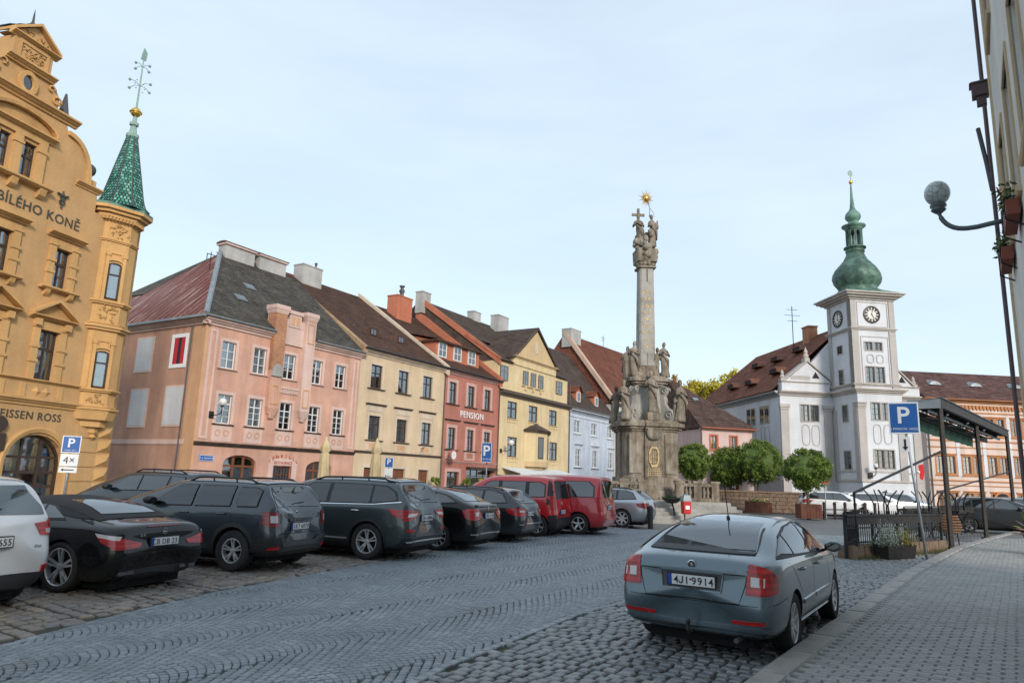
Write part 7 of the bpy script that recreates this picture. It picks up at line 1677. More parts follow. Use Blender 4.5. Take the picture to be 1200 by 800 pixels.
mb=MB();mb.M=SL;molding(mb,[(a+BX0,b)for a,b in CORN(8.5,.40,.40)],-20.7,-BY);H.part('cornice',mb,M_ZINC)
for y,t in((6.2,.32),(9.5,.22),(9.5,.62),(13.5,.25),(13.2,.62),(6.4,.68)):
 x=BX0-.45+(RX-BX0+.45)*t;z=8.95+(RZ-8.95)*t;mb=MB();mb.M=Matrix.Translation((x,y,z))@Matrix.Rotation(-PI/2,4,'Z')
 mb.loft([[(q,-.5,.02),(q,.6,.62*k),(q,-.45,.5*k+.05)]for q,k in((-.9,.05),(-.5,.7),(0,1.0),(.5,.7),(.9,.05))]);d=H.part('eyebrow_dormer',mb,M_RTHALL)
 m2=MB();m2.M=mb.M;m2.box(-.5,.5,-.52,-.44,.06,.36);H.part('dormer_opening',m2,M_ROOM,d)
for yc in(5.6,8.0,13.8):
 for d in(-.42,.42):side_win(BX0,yc+d+.2,6.64,.66,1.28)
 mb=MB();mb.M=Matrix.Translation((BX0,yc+.2,0))@SL
 for d in(-.4,.4):ring(mb,d-.26,d+.26,5.0,6.3,.05,-.03,.01)
 H.part('panel_frame',mb,M_HALLG)
mb=MB();mb.box(BX0-.06,BX0+.02,BY+.5,20.5,2.28,2.42);H.part('string_course',mb,M_HALLC)
H.chimney(1.2,2.0,7.2,8.2,13.2,15.0,M_BRICK)
mb=MB();mb.tube([(.9,9.2,13),(.9,9.2,17.2)],.035,5)
for z,l in((16.9,.5),(16.4,.7),(15.9,.45)):mb.tube([(.9-l,9.2,z),(.9+l,9.2,z)],.02,5)
H.part('antenna',mb,M_IRON)
mb=MB();mb.prism([(1.85,0),(2.6,0),(2.6,1.2)]+arc_pts(1.85,2.6,1.2,1.68)[::-1][1:-1]+[(1.85,1.2)],-.02,.03);H.part('arched_door',mb,M_ROOM);mb=MB();mb.box(.9,1.3,-.02,.03,.8,1.5);H.part('notice_board',mb,M_HALLG)
wall_lamp('lamp on the town hall tower above its arched doorway',H,(1.15,-.1,2.72),.16,.7)
# ---- painted building behind the terrace
M_SGR=plaster('blush white render',(0.60,0.50,0.45),0.1)
M_SGO=plaster('orange sgraffito',(0.44,0.20,0.09),0.12)
M_RTPUR=tiles('purple brown tiles',(0.10,0.05,0.045),(0.15,0.08,0.07),(0.04,0.022,0.022),0.24,0.2,(0.20,0.14,0.12),0.5)
H=House('painted_building','long building with orange painted window frames behind the terrace canopy',(35.58,64.0),85.0,'building',None,31)
WO=dict(n='orange casement',mat=plain('rust window paint',(.26,.11,.05),.5),cols=2,rows=[.25,.25,.25,.25],ft=.05,mull=.05,bt=.02,tr=.025)
for k in range(7):
 c=4.27+2.57*k
 for d in(-.53,.53):
  H.win(c+d,3.42,.74,1.58,WO,.12,.2);H.win(c+d+.02,7.0,.74,1.5,WO,.12,.2);H.win(c+d,.35,.74,1.35,WO,.12,.2)
 for z,h in((3.42,1.58),(7.0,1.5),(.35,1.35)):
  for d in(-.53,.53):H.surround(c+d,z,.74,h,.13,M_SGO,.035)
  mb=MB();mb.box(c-1.1,c+1.1,-.13,.02,z+h+.14,z+h+.22);H.part('window_hood',mb,M_SGO);mb=MB();mb.box(c-1.1,c+1.1,-.11,.02,z-.2,z-.135);H.part('sill',mb,M_SGO)
 mb=MB();mb.box(c+1.12,c+1.45,-.05,.02,3.2,8.7);H.part('lesene',mb,M_HALLW)
H.wall(19.5,0,10.1,M_SGR,11,x0=2.6)
for z,h,p,m in((6.35,.14,.08,M_SGO),(5.75,.10,.06,M_SGO),(2.75,.12,.08,M_SGO),(2.36,.08,.06,M_SGO),(8.98,.10,.07,M_SGO)):mb=MB();mb.box(2.6,22.1,-p,.02,z,z+h);H.part('painted_band',mb,m)
mb=MB()
for k in range(54):
 x=2.8+k*.355;mb.prism([(x-.13,9.72),(x+.13,9.72),(x+.13,9.5)]+[(x+.13*math.cos(t),9.5-.22*math.sin(t))for t in np.linspace(0,PI,6)[1:-1]]+[(x-.13,9.5)],-.10,.02)
o=H.part('lunettes',mb,M_SGO);o['kind']='stuff'
H.cornice(2.5,22.1,9.9,.34,.45,M_SGO);H.gable_roof(19.5,10.25,13.6,5.2,M_RTPUR,20,.5,x0=2.6)
for k in range(4):
 x=5.5+k*4.2;z=11.9;mb=MB();mb.loft([[(x+q,2.1,z-.05),(x+q,3.2,z+.55*kk),(x+q,2.15,z+.32*kk)]for q,kk in((-.6,.05),(-.3,.8),(0,1),(.3,.8),(.6,.05))]);H.part('eyebrow_dormer',mb,M_ZINC)
mb=MB();mb.prism([(8.6,0),(10.2,0),(10.2,1.4)]+arc_pts(8.6,10.2,1.4,1.95)[::-1][1:-1]+[(8.6,1.4)],-.16,.0);H.part('portal',mb,M_SGO);mb=MB();mb.prism([(8.8,0),(10.0,0),(10.0,1.4)]+arc_pts(8.8,10.0,1.4,1.78)[::-1][1:-1]+[(8.8,1.4)],-.17,-.15);H.part('portal_door',mb,M_ROOM)
H.pipe(2.75,.1,10.0,M_ZINCD)
# ---- low pinkish house behind the clipped trees
M_BLUSH=plaster('blush render',(0.58,0.44,0.42),0.1)
H=House('low_house','low blush house with orange window frames and a dark tiled roof, behind the clipped trees',(16.89*52/62,52.0),75.0,'house',None,41)
WP=dict(n='rust casement',mat=M_ORANGE,cols=2,rows=[.5,.5],ft=.05,mull=.05,tr=.035)
for cx_ in(1.08,2.74):H.win(cx_,4.28,.52,1.0,WP,.1,.8);H.surround(cx_,4.28,.52,1.0,.12,M_ORANGE,.04);H.win(cx_,1.2,.52,1.1,WP,.1,.8);H.surround(cx_,1.2,.52,1.1,.12,M_ORANGE,.04)
H.wall(4.35,0,5.75,M_BLUSH,8)
H.cornice(-.1,4.5,5.68,.2,.3,M_REDL_);H.gutter(-.1,4.6,-.4,5.86,M_ORANGE,.07);H.pipe(-.0,.1,5.5,M_DRIP)
mb=MB();mb.slope((-.15,-.35,5.82),(4.75,-.35,5.82),(.15,5,10.1),(-.15,5,10.1),26);mb.slope((4.75,-.35,5.82),(4.75,10,5.82),(.15,5,10.1),(.15,5,10.1),26);mb.add([(-.15,-.35,5.82),(-.15,5,10.1),(-.15,10,5.82)],[(0,1,2)]);mb.add([(-.15,10,5.82),(4.75,10,5.82),(.15,5,10.1),(-.15,5,10.1)],[(0,1,2,3)]);H.part('roof',mb,tiles('dark russet tiles',(0.085,0.05,0.043),(0.13,0.08,0.065),(0.03,0.02,0.018),0.22,0.18,(0.15,0.12,0.10),0.5))
for x,y in((1.1,2.6),(.4,3.6)):
 z=5.82+(y+.35)*.80;mb=MB();mb.M=Matrix.Translation((x,y,z+.06))@Matrix.Rotation(R_(38.6),4,'X');mb.box(-.22,.22,-.2,.2,0,.07);H.part('skylight',mb,M_ZINC)
# ---- near house on the right
M_NEAR=plaster('pale grey cream render',(0.68,0.67,0.63),0.12,(.62,.58,.50),.4,.1)
M_NEARO=plaster('ochre window band',(0.58,0.46,0.30),0.12)
_ws,_wc=math.sin(R_(WALL_YAW)),math.cos(R_(WALL_YAW))
H=House('near_house','pale house wall at the right edge with flower boxes under its windows',(7.837+.2*_ws,10.6+.2*_wc),WALL_YAW+180,'house',None,51)
WN=dict(n='near window',mat=M_WHITEP,cols=2,rows=[.65,.35],ft=.06,mull=.06,tr=.05)
for k in range(8):
 c=1.55+k*1.9
 for z in(1.0,5.15,8.6):H.win(c,z,1.0,1.75,WN,.26,.5);H.surround(c,z,1.0,1.75,.07,M_NEARO,.025,bot=False);H.sill(c,z,1.2,M_NEARO,.07,.06)
H.wall(17,0,12.5,M_NEAR,9)
mb=MB();mb.box(.25,.50,-.03,.02,0,12.2);H.part('corner_strip',mb,M_NEARO);H.cornice(0,17,12.3,.4,.55,M_NEAR)
mb=MB();mb.slope((-.3,-.6,12.7),(17,-.6,12.7),(17,4.5,16),(-.3,4.5,16),20);mb.add([(-.3,9.5,12.7),(17,9.5,12.7),(17,4.5,16),(-.3,4.5,16)],[(0,1,2,3)]);mb.add([(-.3,-.6,12.7),(-.3,4.5,16),(-.3,9.5,12.7)],[(0,1,2)]);H.part('roof',mb,M_RTBR)
M_MAROON=plain('maroon painted metal',(0.085,0.055,0.06),0.5,var=.2)
mb=MB();mb.tube([(.06,-.10,12.3),(.06,-.10,.15)],.032,8);H.part('downpipe',mb,M_MAROON)
mb=MB();mb.box(-.06,.14,-.26,-.02,8.3,8.52);mb.frustum(-.09,.17,-.29,0,8.52,8.56,.03);mb.box(-.02,.10,-.20,-.06,8.14,8.3);H.part('wall_box',mb,M_MAROON)
mb=MB();mb.tube([(.02,-.22,7.75),(.04,-.15,7.1),(.06,-.11,6.6)],.035,7);H.part('pipe_bend',mb,M_ZINCD)
M_LEAFY=plain('flower box leaves',(0.07,0.11,0.025),0.7,var=.4,scale=30)
M_FLOWR=plain('orange red flowers',(0.42,0.10,0.03),0.6,var=.3,scale=30)
def leaf_tuft(mb,c,n,sx,sy,sz,l,r,m=0,droop=.3):
 for k in range(n):
  p=Vector((c[0]+r.gauss(0,sx),c[1]+r.gauss(0,sy),c[2]+abs(r.gauss(0,sz))));d=Vector((r.gauss(0,1),r.gauss(0,1),r.gauss(.3,.8)-droop)).normalized()*l*r.uniform(.6,1.3)
  s_=d.cross(Vector((r.gauss(0,1),r.gauss(0,1),r.gauss(0,1)))).normalized()*l*.28
  mb.add([p,p+d*.5+s_,p+d,p+d*.5-s_],[(0,1,2,3)],m)
for k in range(2):
 c=1.55+k*1.9;o=empty('flower_box',('flower box with orange blooms beside the globe street lamp bracket' if k==0 else 'flower box on the near wall above and nearer than the lamp bracket'),'flower box',(0,0,0),0,'flower boxes on the near wall')
 mb=MB();mb.box(-.42,.42,-.13,0,-.02,.16);mb.build('trough',plain('terracotta trough',(.20,.05,.03),.7)if k==0 else bpy.data.materials['terracotta trough'],o)
 r=random.Random(k);mb=MB();leaf_tuft(mb,(0,-.1,.2),150,.22,.03,.10,.075,r,0);leaf_tuft(mb,(0,-.12,.28),40,.22,.03,.07,.045,r,1);lf=mb.build('blooms',[M_LEAFY,M_FLOWR],o,recalc=False);lf['kind']='stuff'
 for d in(-.35,.35):mb=MB();mb.tube([(d,.05,.24),(d,-.14,.2),(d,-.14,-.05),(d,.05,-.16)],.012,5);mb.build('bracket',M_IRON,o)
 attach(o,H,(c,-.03,4.9))
M_GLOBE=None
def globemat():
 m,nt,p=newmat('crackled glass globe');Lk=nt.links.new;t=node(nt,'ShaderNodeTexCoord')
 v=node(nt,'ShaderNodeTexVoronoi',Scale=9.0,feature='DISTANCE_TO_EDGE');Lk(t.outputs['Object'],v.inputs['Vector'])
 cr=node(nt,'ShaderNodeValToRGB');e=cr.color_ramp.elements;e[0].position=0.0;e[0].color=(.20,.23,.23,1);e[1].position=.08;e[1].color=(.52,.58,.58,1);Lk(v.outputs['Distance'],cr.inputs[0])
 z=node(nt,'ShaderNodeTexNoise',Scale=2.0,Detail=5.0);Lk(t.outputs['Object'],z.inputs['Vector']);h=node(nt,'ShaderNodeMix',data_type='RGBA',blend_type='MULTIPLY');h.inputs[0].default_value=.4;Lk(cr.outputs[0],h.inputs[6]);Lk(z.outputs['Fac'],h.inputs[7]);Lk(h.outputs[2],p.inputs['Base Color'])
 p.inputs['Roughness'].default_value=.25;return m
o=empty('street_lamp','crackled glass globe lamp on a long curved bracket, top right','street lamp');M_LAMP=plain('grey green lamp paint',(.10,.13,.14),.45,metal=.2,var=.15)
mb=MB();mb.tube([(0,.08,0),(0,-.2,-.02),(0,-.4,-.045),(0,-.55,-.045)]+[(0,-.58-.40*math.sin(t),-.04+.40*(1-math.cos(t)))for t in np.linspace(.1,PI/2,9)],.042,10);mb.build('arm',M_LAMP,o,smooth=True)
mb=MB();mb.lathe([(.06,-.06),(.11,-.02),(.13,.0),(.10,.03),(.14,.06),(.14,.09),(.11,.12)],20,(0,-.98,.36));mb.build('collar',M_LAMP,o,smooth=True)
mb=MB();mb.ball((0,-.98,.67),.22,28,18);mb.build('globe',globemat(),o,smooth=True)
mb=MB();mb.box(-.09,.09,-.03,.02,-.16,.16);mb.build('wall_plate',M_LAMP,o);o.scale=(.92,.88,.95);attach(o,H,(.30,-.02,5.98))
#  TRINITY COLUMN
def weathered(name='weathered sandstone'):
 m,nt,p=newmat(name);Lk=nt.links.new;t=node(nt,'ShaderNodeTexCoord')
 z=node(nt,'ShaderNodeTexNoise',Scale=1.1,Detail=9.0,Roughness=0.72);Lk(t.outputs['Object'],z.inputs['Vector'])
 cr=node(nt,'ShaderNodeValToRGB');e=cr.color_ramp.elements;e[0].position=.32;e[0].color=(.09,.076,.058,1);e[1].position=.72;e[1].color=(.36,.34,.30,1)
 for q,c in((.45,(.205,.168,.125)),(.56,(.285,.25,.20))):k=e.new(q);k.color=c4(c)
 Lk(z.outputs['Fac'],cr.inputs[0])
 mp=node(nt,'ShaderNodeMapping',Scale=(3.0,3.0,.22));Lk(t.outputs['Object'],mp.inputs['Vector']);z2=node(nt,'ShaderNodeTexNoise',Scale=1.4,Detail=6.0,Roughness=.65);Lk(mp.outputs[0],z2.inputs['Vector'])
 r=node(nt,'ShaderNodeMapRange');r.inputs['From Min'].default_value=.35;r.inputs['From Max'].default_value=.62;r.inputs['To Min'].default_value=.55;r.inputs['To Max'].default_value=1.08;Lk(z2.outputs['Fac'],r.inputs['Value'])
 h=node(nt,'ShaderNodeMix',data_type='RGBA',blend_type='MULTIPLY');h.inputs[0].default_value=1;Lk(cr.outputs[0],h.inputs[6]);Lk(r.outputs['Result'],h.inputs[7]);Lk(h.outputs[2],p.inputs['Base Color'])
 p.inputs['Roughness'].default_value=.9;z3=node(nt,'ShaderNodeTexNoise',Scale=14.0,Detail=8.0,Roughness=.7);Lk(t.outputs['Object'],z3.inputs['Vector']);b=node(nt,'ShaderNodeBump',Strength=.6,Distance=.03);Lk(z3.outputs['Fac'],b.inputs['Height']);Lk(b.outputs['Normal'],p.inputs['Normal']);return m
M_GILT=plain('worn gilding',(.46,.34,.17),.6,var=.4,scale=6)
M_SAND=weathered();M_SANDL=stonemat('pale sandstone',(.32,.312,.285),(.41,.40,.375),(.165,.155,.13),.88,1.2,.5)
col=empty('trinity_column','tall weathered stone column with saints and a gilded sunburst on top','monument',(7.0,36.0,0),R_(4));col.scale=(.81,.83,1)
def cpart(name,mb,mat=M_SAND,smooth=False,parent=None):return mb.build(name,mat,parent or col,smooth)
for k in range(6):
 z=k*.15;o=(6-k)*.30;mb=MB();mb.frustum(-3.7-o*.7,3.75+o*.7,-3.3-o,3.4+o,z+(-.1 if k==0 else.001),z+.15,.012);cpart('step',mb,M_SANDL)
mb=MB();mb.box(-3.45,3.4,-3.25,3.4,.9,.96);cpart('terrace_slab',mb,M_SAND)
def bal_shape():
 return[(.07,0),(.09,.03),(.06,.07),(.105,.2),(.11,.26),(.06,.38),(.05,.42),(.08,.46),(.08,.5)]
bm_=MB();bm_.lathe(bal_shape(),8);bal_me=bm_.mesh('baluster',M_SAND,True)
for y,x0,x1 in((-3.1,-3.25,-1.1),(-3.1,1.1,3.2),(3.25,-3.25,3.2)):
 n=2;xs=np.linspace(x0,x1,3)
 for x in xs:mb=MB();mb.box(x-.22,x+.22,y-.17,y+.17,.97,1.72);mb.box(x-.27,x+.27,y-.22,y+.22,1.73,1.86);cpart('balustrade_pier',mb)
 for a,b in zip(xs,xs[1:]):
  mb=MB();mb.box(a+.23,b-.23,y-.13,y+.13,.97,1.08);mb.box(a+.23,b-.23,y-.15,y+.15,1.60,1.74);cpart('balustrade_rail',mb,M_SAND)
  k=max(2,int((b-a-.5)/.24))
  for i in range(k):inst(bal_me,'baluster',col,(a+.3+(b-a-.6)*(i+.5)/k,y,1.09))
for x in(-3.25,3.2):
 ys=np.linspace(-3.1,3.25,4)
 for y in ys[1:-1]:mb=MB();mb.box(x-.17,x+.17,y-.22,y+.22,.97,1.72);mb.box(x-.22,x+.22,y-.27,y+.27,1.73,1.86);cpart('balustrade_pier',mb)
 for a,b in zip(ys,ys[1:]):
  mb=MB();mb.box(x-.15,x+.15,a+.23,b-.23,1.60,1.74);mb.box(x-.13,x+.13,a+.23,b-.23,.97,1.08);cpart('balustrade_rail',mb)
  k=max(2,int((b-a-.5)/.26))
  for i in range(k):inst(bal_me,'baluster',col,(x,a+.3+(b-a-.6)*(i+.5)/k,1.09))
def plan(w,c,q):
 0
 P=[]
 base=[(-w+c,-w),(-q*.0-.55,-w),(-.55,-w-q),(.55,-w-q),(.55,-w),(w-c,-w)]
 for k in range(4):
  a=PI/2*k;cs,sn=round(math.cos(a)),round(math.sin(a));P+=[(x*cs-y*sn,x*sn+y*cs)for x,y in base]
 return P
def slabs(name,lst,mat=M_SAND):
 mb=MB()
 for w,c,q,z0,z1 in lst:mb.prismz(plan(w,c,q),z0,z1)
 return cpart(name,mb,mat)
slabs('plinth',[(2.05,.45,.12,.97,1.35),(1.95,.45,.12,1.351,1.62),(1.82,.42,.12,1.621,1.95)])
slabs('pedestal',[(1.66,.40,.12,1.951,4.2)])
slabs('pedestal_cornice',[(1.74,.42,.12,4.201,4.3),(1.86,.42,.14,4.301,4.42),(2.0,.42,.16,4.421,4.6),(1.86,.42,.1,4.601,4.72)])
for sx in(-1,1):
 mb=MB();mb.box(sx*1.1-.38,sx*1.1+.38,-1.73,-1.65,2.15,4.05);cpart('pedestal_panel',mb)
mb=MB();mb.prismz([(-1.0,-1.0),(1.0,-1.0),(1.0,1.0),(-1.0,1.0)],4.72,6.5,top=[(-.85,-.85),(.85,-.85),(.85,.85),(-.85,.85)]);cpart('die',mb,M_SANDL)
for k in range(4):
 a=PI/4+PI/2*k;mb=MB();mb.M=Matrix.Rotation(a,4,'Z')
 pts=[(1.95,4.74),(2.0,5.0),(1.9,5.3),(1.62,5.4),(1.45,5.6),(1.38,6.0),(1.5,6.2),(1.55,6.42),(1.2,6.5),(.9,6.5),(.9,4.74)]
 mb.prism(pts,-.17,.17);v=cpart('volute_buttress',mb,M_SANDL)
 for(cx_,cz_,r_)in((1.72,5.06,.26),(1.42,6.28,.2)):
  for yy in(-.2,.2):
   m2=MB();m2.M=mb.M;m2.tube([(cx_+r_*(1-t/11)*math.cos(t),yy,cz_+r_*(1-t/11)*math.sin(t))for t in np.linspace(0,9.5,22)],.045,5);cpart('volute',m2,M_SANDL,True,v)
slabs('upper_cornice',[(1.02,.2,.06,6.501,6.62),(1.14,.2,.06,6.621,6.74),(1.28,.2,.06,6.741,6.92),(1.12,.2,.04,6.921,7.02)])
slabs('shaft_base',[(.80,.1,.0,7.021,7.25),(.70,.1,.0,7.251,7.45),(.60,.08,.0,7.451,7.62)])
mb=MB();sq=lambda w,z:[(-w,-w+.1,z),(-w+.1,-w,z),(w-.1,-w,z),(w,-w+.1,z),(w,w-.1,z),(w-.1,w,z),(-w+.1,w,z),(-w,w-.1,z)]
mb.loft([sq(.52,7.62),sq(.52,8.0),sq(.50,10),sq(.46,12.85)]);cpart('shaft',mb,M_SANDL)
mb=MB()
for z in(7.95,12.45):mb.box(-.012,.012,-.53,-.4,z-.35,z+.35)
cpart('shaft_groove',mb,M_ROOM)['kind']='stuff'
r=random.Random(4);mb=MB()
for row in range(9):
 z=8.55+row*.36;n=r.choice((4,5,6));y=-.523+(z-8)*.0095
 for k in range(n):
  x=(k-(n-1)/2)*.115
  mb.box(x-.034,x-.020,y-.006,y+.02,z,z+.17);
  if r.random()<.75:mb.box(x-.02,x+.045,y-.006,y+.02,z+r.choice((0,.09,.17)),z+r.choice((0,.09,.17))+.018)
  if r.random()<.6:mb.box(x+.026,x+.040,y-.0055,y+.02,z+.005,z+.195)
cpart('gilt_inscription',mb,M_GILT)['kind']='stuff'
mb=MB();mb.loft([sq(.48,12.85),sq(.60,12.87),sq(.60,12.96),sq(.46,13.0),sq(.52,13.3),sq(.62,13.6),sq(.70,13.9),sq(.66,13.2)]);cp=cpart('capital',mb)
r=random.Random(9)
for k in range(46):
 a=r.uniform(0,2*PI);z=r.uniform(13.05,14.2);rr=.50+(z-13)*.26;m2=MB();s_=r.uniform(.12,.24);m2.ball((rr*math.cos(a),rr*math.sin(a),z),s_,8,6,0,r.uniform(.6,1.1));cpart('carved_cloud',m2,M_SAND,True,cp)
def statue(x,y,z,h,face,seed,parent=None,lean=0.0,name='statue',arms=((.5,.9),(-.6,.7)),crown=False):
 0
 r=random.Random(seed);M=Matrix.Translation((x,y,z))@Matrix.Rotation(face,4,'Z')@Matrix.Diagonal((h/1.8*.98,h/1.8*.98,h/1.8,1));n=20
 prof=[(0,.30,.26),(.12,.29,.25),(.4,.25,.21),(.75,.23,.19),(.95,.235,.19),(1.08,.19,.155),(1.22,.22,.165),(1.38,.245,.16),(1.47,.19,.13),(1.53,.075,.075),(1.58,.07,.075),(1.61,.10,.105),(1.70,.115,.125),(1.79,.10,.11),(1.84,.05,.06)]
 ph=r.uniform(0,6);rings=[]
 for zz,a,b in prof:
  fold=.12*max(0,1-zz/1.2)+.03
  if zz>1.5:fold=0
  sway=.07*math.sin(zz*2.4+ph)+lean*zz
  rings.append([(sway+a*math.cos(t)*(1+fold*math.sin(7*t+ph+zz*1.7)),b*math.sin(t)*(1+fold*math.sin(7*t+ph+zz*1.7))-.02,zz)for t in[2*PI*k/n for k in range(n)]])
 mb=MB();mb.M=M;mb.loft(rings);st=cpart(name,mb,M_SAND,True,parent)
 sw=.07*math.sin(1.38*2.4+ph)+lean*1.38
 for sg,(fx,fz)in zip((-1,1),arms):
  m2=MB();m2.M=M;sh=(sw+sg*.22,-.02,1.38);el=(sw+sg*.36,-.12,1.12);hd=(sw+sg*.36*fx,-.32,1.12+.25*fz)
  m2.tube([sh,el,hd],[.085,.075,.045],8);m2.ball(hd,.05,7,5);cpart('arm',m2,M_SAND,True,st)
 m2=MB();m2.M=M;pts=[(sw-.26,-.02,1.40),(sw-.05,-.22,1.1),(sw+.2,-.24,.85),(sw+.30,-.1,.4)];m2.tube(pts,[.07,.09,.10,.05],6);cpart('mantle',m2,M_SAND,True,st)
 return st
for i,(x,y,z,h,f)in enumerate(((-1.72,-1.55,4.72,1.95,-.3),(1.70,-1.55,4.72,2.05,.4),(-.05,-1.62,5.12,2.0,0),(-1.6,1.55,4.72,1.95,PI),(1.6,1.55,4.72,1.95,PI),(1.5,-1.3,4.72,1.5,.8))):
 statue(x,y,z,h,f,i+1,lean=.03 if i==1 else 0)
mb=MB();mb.prismz([(-.42,-2.0),(.42,-2.0),(.5,-1.0),(-.5,-1.0)],4.72,5.1);cpart('statue_base',mb)
for x,y,f,i in((-.98,-.85,-.2,12),(.98,-.85,.2,13),(.98,.9,PI,14),(-.98,.9,PI,15)):statue(x,y,7.02,1.75,f,i)
mb=MB();mb.lathe([(.02,.0),(.30,.05),(.44,.2),(.5,.4),(.42,.6),(.2,.72),(.02,.75)],12,(0,-1.9,3.75),sy=.4);cpart('cartouche',mb,M_SAND,True)
mb=MB();mb.loft([[(.3*a*q,-1.80+d,2.95+.5*b*q)for a,b in((-1,-.5),(-.5,-1),(.5,-1),(1,-.5),(1,.5),(.5,1),(-.5,1),(-1,.5))]for q,d in((1,.03),(1,-.06),(.78,-.06),(.74,.03))],caps=False);gr=cpart('gilt_grille_frame',mb,M_GILT)
for k in range(4):m2=MB();m2.box(-.18+k*.12-.012,-.18+k*.12+.012,-1.83,-1.80,2.52,3.38);cpart('grille_bar',m2,M_GILT,False,gr)
for k in range(3):m2=MB();m2.box(-.27,.27,-1.828,-1.80,2.68+k*.25,2.70+k*.25);cpart('grille_bar',m2,M_GILT,False,gr)
mb=MB()
for row in range(4):
 for k in range(7):x=(k-3)*.11;mb.box(x-.035,x+.03,-1.795,-1.76,2.05+row*.1,2.05+row*.1+.05)
cpart('gilt_inscription',mb,M_GILT)['kind']='stuff'
g1=statue(-.42,-.1,14.15,1.75,-.2,21,arms=((.2,.9),(-.3,.6)));g2=statue(.45,.0,14.15,1.8,.3,22,arms=((.4,.3),(.6,1.2)))
mb=MB();mb.box(-.50,-.34,.08,.2,14.6,16.35);mb.box(-.86,-.34+.34,.085,.195,15.92,16.06);cpart('cross',mb)
r=random.Random(5)
for k in range(16):
 m2=MB();m2.ball((r.uniform(-.6,.65),r.uniform(-.3,.4),r.uniform(14.1,15.0)),r.uniform(.16,.28),8,6,0,.9);cpart('carved_cloud',m2,M_SAND,True,cp)
m2=MB();m2.ball((.72,-.05,15.3),.2,10,8);cpart('orb',m2,M_SAND,True,g2)
mb=MB();mb.tube([(.32,.1,15.9),(.36,.1,16.4),(.2,.1,16.8)],.02,6);mb.tube([(.36,.1,16.4),(.62,.1,16.15),(.66,.1,15.9)],.014,5);cpart('star_rod',mb,M_ZINCD)
mb=MB();c_=Vector((.10,.05,16.95));mb.ball(tuple(c_),.17,12,8);sb=cpart('sunburst',mb,M_GOLD,True)
for k in range(20):
 a=2*PI*k/20;l=.58 if k%2 else.42;m2=MB();d=Vector((math.cos(a),.12*math.sin(3*a),math.sin(a)));p_=Vector((-math.sin(a),0,math.cos(a)))*.045
 m2.add([c_+d*.12+p_,c_+d*.12-p_,c_+d*l,c_+d*.12+Vector((0,.04,0)),c_+d*.12-Vector((0,.04,0))],[(0,3,2),(3,1,2),(1,4,2),(4,0,2)]);cpart('ray',m2,M_GOLD,False,sb)
#  TREES, HILL, STREET FURNITURE
def leafmat(name,cols):
 m,nt,p=newmat(name);Lk=nt.links.new;a=node(nt,'ShaderNodeAttribute',attribute_name='tone');cr=node(nt,'ShaderNodeValToRGB');e=cr.color_ramp.elements
 e[0].position=0;e[0].color=c4(cols[0]);e[1].position=1;e[1].color=c4(cols[-1])
 for i,c in enumerate(cols[1:-1]):k=e.new((i+1)/(len(cols)-1));k.color=c4(c)
 Lk(a.outputs['Fac'],cr.inputs[0]);Lk(cr.outputs[0],p.inputs['Base Color']);p.inputs['Roughness'].default_value=.55;p.inputs['Specular IOR Level'].default_value=.35
 tr=node(nt,'ShaderNodeBsdfTranslucent');Lk(cr.outputs[0],tr.inputs[0]);mx=node(nt,'ShaderNodeMixShader');mx.inputs[0].default_value=.25;Lk(p.outputs[0],mx.inputs[1]);Lk(tr.outputs[0],mx.inputs[2]);Lk(mx.outputs[0],nt.nodes['Material Output'].inputs['Surface']);return m
def leaves(name,C,Nrm,L,mat,seed,parent=None,jit=.8,tone=None):
 0
 g=np.random.default_rng(seed);n=len(C);N=Nrm+g.normal(0,jit,(n,3));N/=np.linalg.norm(N,axis=1)[:,None]
 T=np.cross(N,g.normal(0,1,(n,3)));T/=np.linalg.norm(T,axis=1)[:,None];B=np.cross(N,T);l=(L*g.uniform(.6,1.35,n))[:,None]
 V=np.stack([C-T*l,C+B*l*.55+N*l*.12,C+T*l,C-B*l*.55+N*l*.12],1).reshape(-1,3)
 me=bpy.data.meshes.new(name);me.vertices.add(n*4);me.vertices.foreach_set('co',V.reshape(-1));me.loops.add(n*4);me.loops.foreach_set('vertex_index',np.arange(n*4,dtype=np.int32));me.polygons.add(n);me.polygons.foreach_set('loop_start',np.arange(0,n*4,4,dtype=np.int32))
 t_=me.attributes.new('tone','FLOAT','FACE');t_.data.foreach_set('value',np.clip(g.normal(.5,.22,n)if tone is None else tone+g.normal(0,.15,n),0,1));me.materials.append(mat);me.update(calc_edges=True)
 return me
M_LF=leafmat('clipped maple leaves',[(.045,.075,.014),(.095,.155,.026),(.155,.225,.038),(.24,.28,.06)])
M_LFY=leafmat('sunlit yellow leaves',[(.20,.17,.018),(.38,.33,.03),(.52,.44,.045),(.62,.50,.07)])  # bright yellow puts the sunlight on the hill trees into the leaf colour
M_LFO=leafmat('russet leaves',[(.14,.07,.015),(.28,.14,.025),(.38,.20,.04),(.46,.30,.05)])
M_BARK=stonemat('bark',(.10,.08,.06),(.16,.13,.10),(.04,.032,.025),.9,5.0,.8)
def crown_pts(n,rx,ry,rz,seed,lumps=26,fill=.55,sh=(.55,.84),lm=(.24,.42)):
 g=np.random.default_rng(seed);ce=g.normal(0,1,(lumps,3));ce/=np.linalg.norm(ce,axis=1)[:,None];ce*=g.uniform(*sh,(lumps,1))*np.array([rx,ry,rz]);lr=g.uniform(*lm,lumps)*min(rx,rz)
 k=g.integers(0,lumps,n);d=g.normal(0,1,(n,3));d/=np.linalg.norm(d,axis=1)[:,None];C=ce[k]+d*(lr[k]*g.uniform(fill,1.05,n))[:,None]
 return C,d,np.clip(.5+d[:,2]*.12+(k%5-2)*.07,0,1)
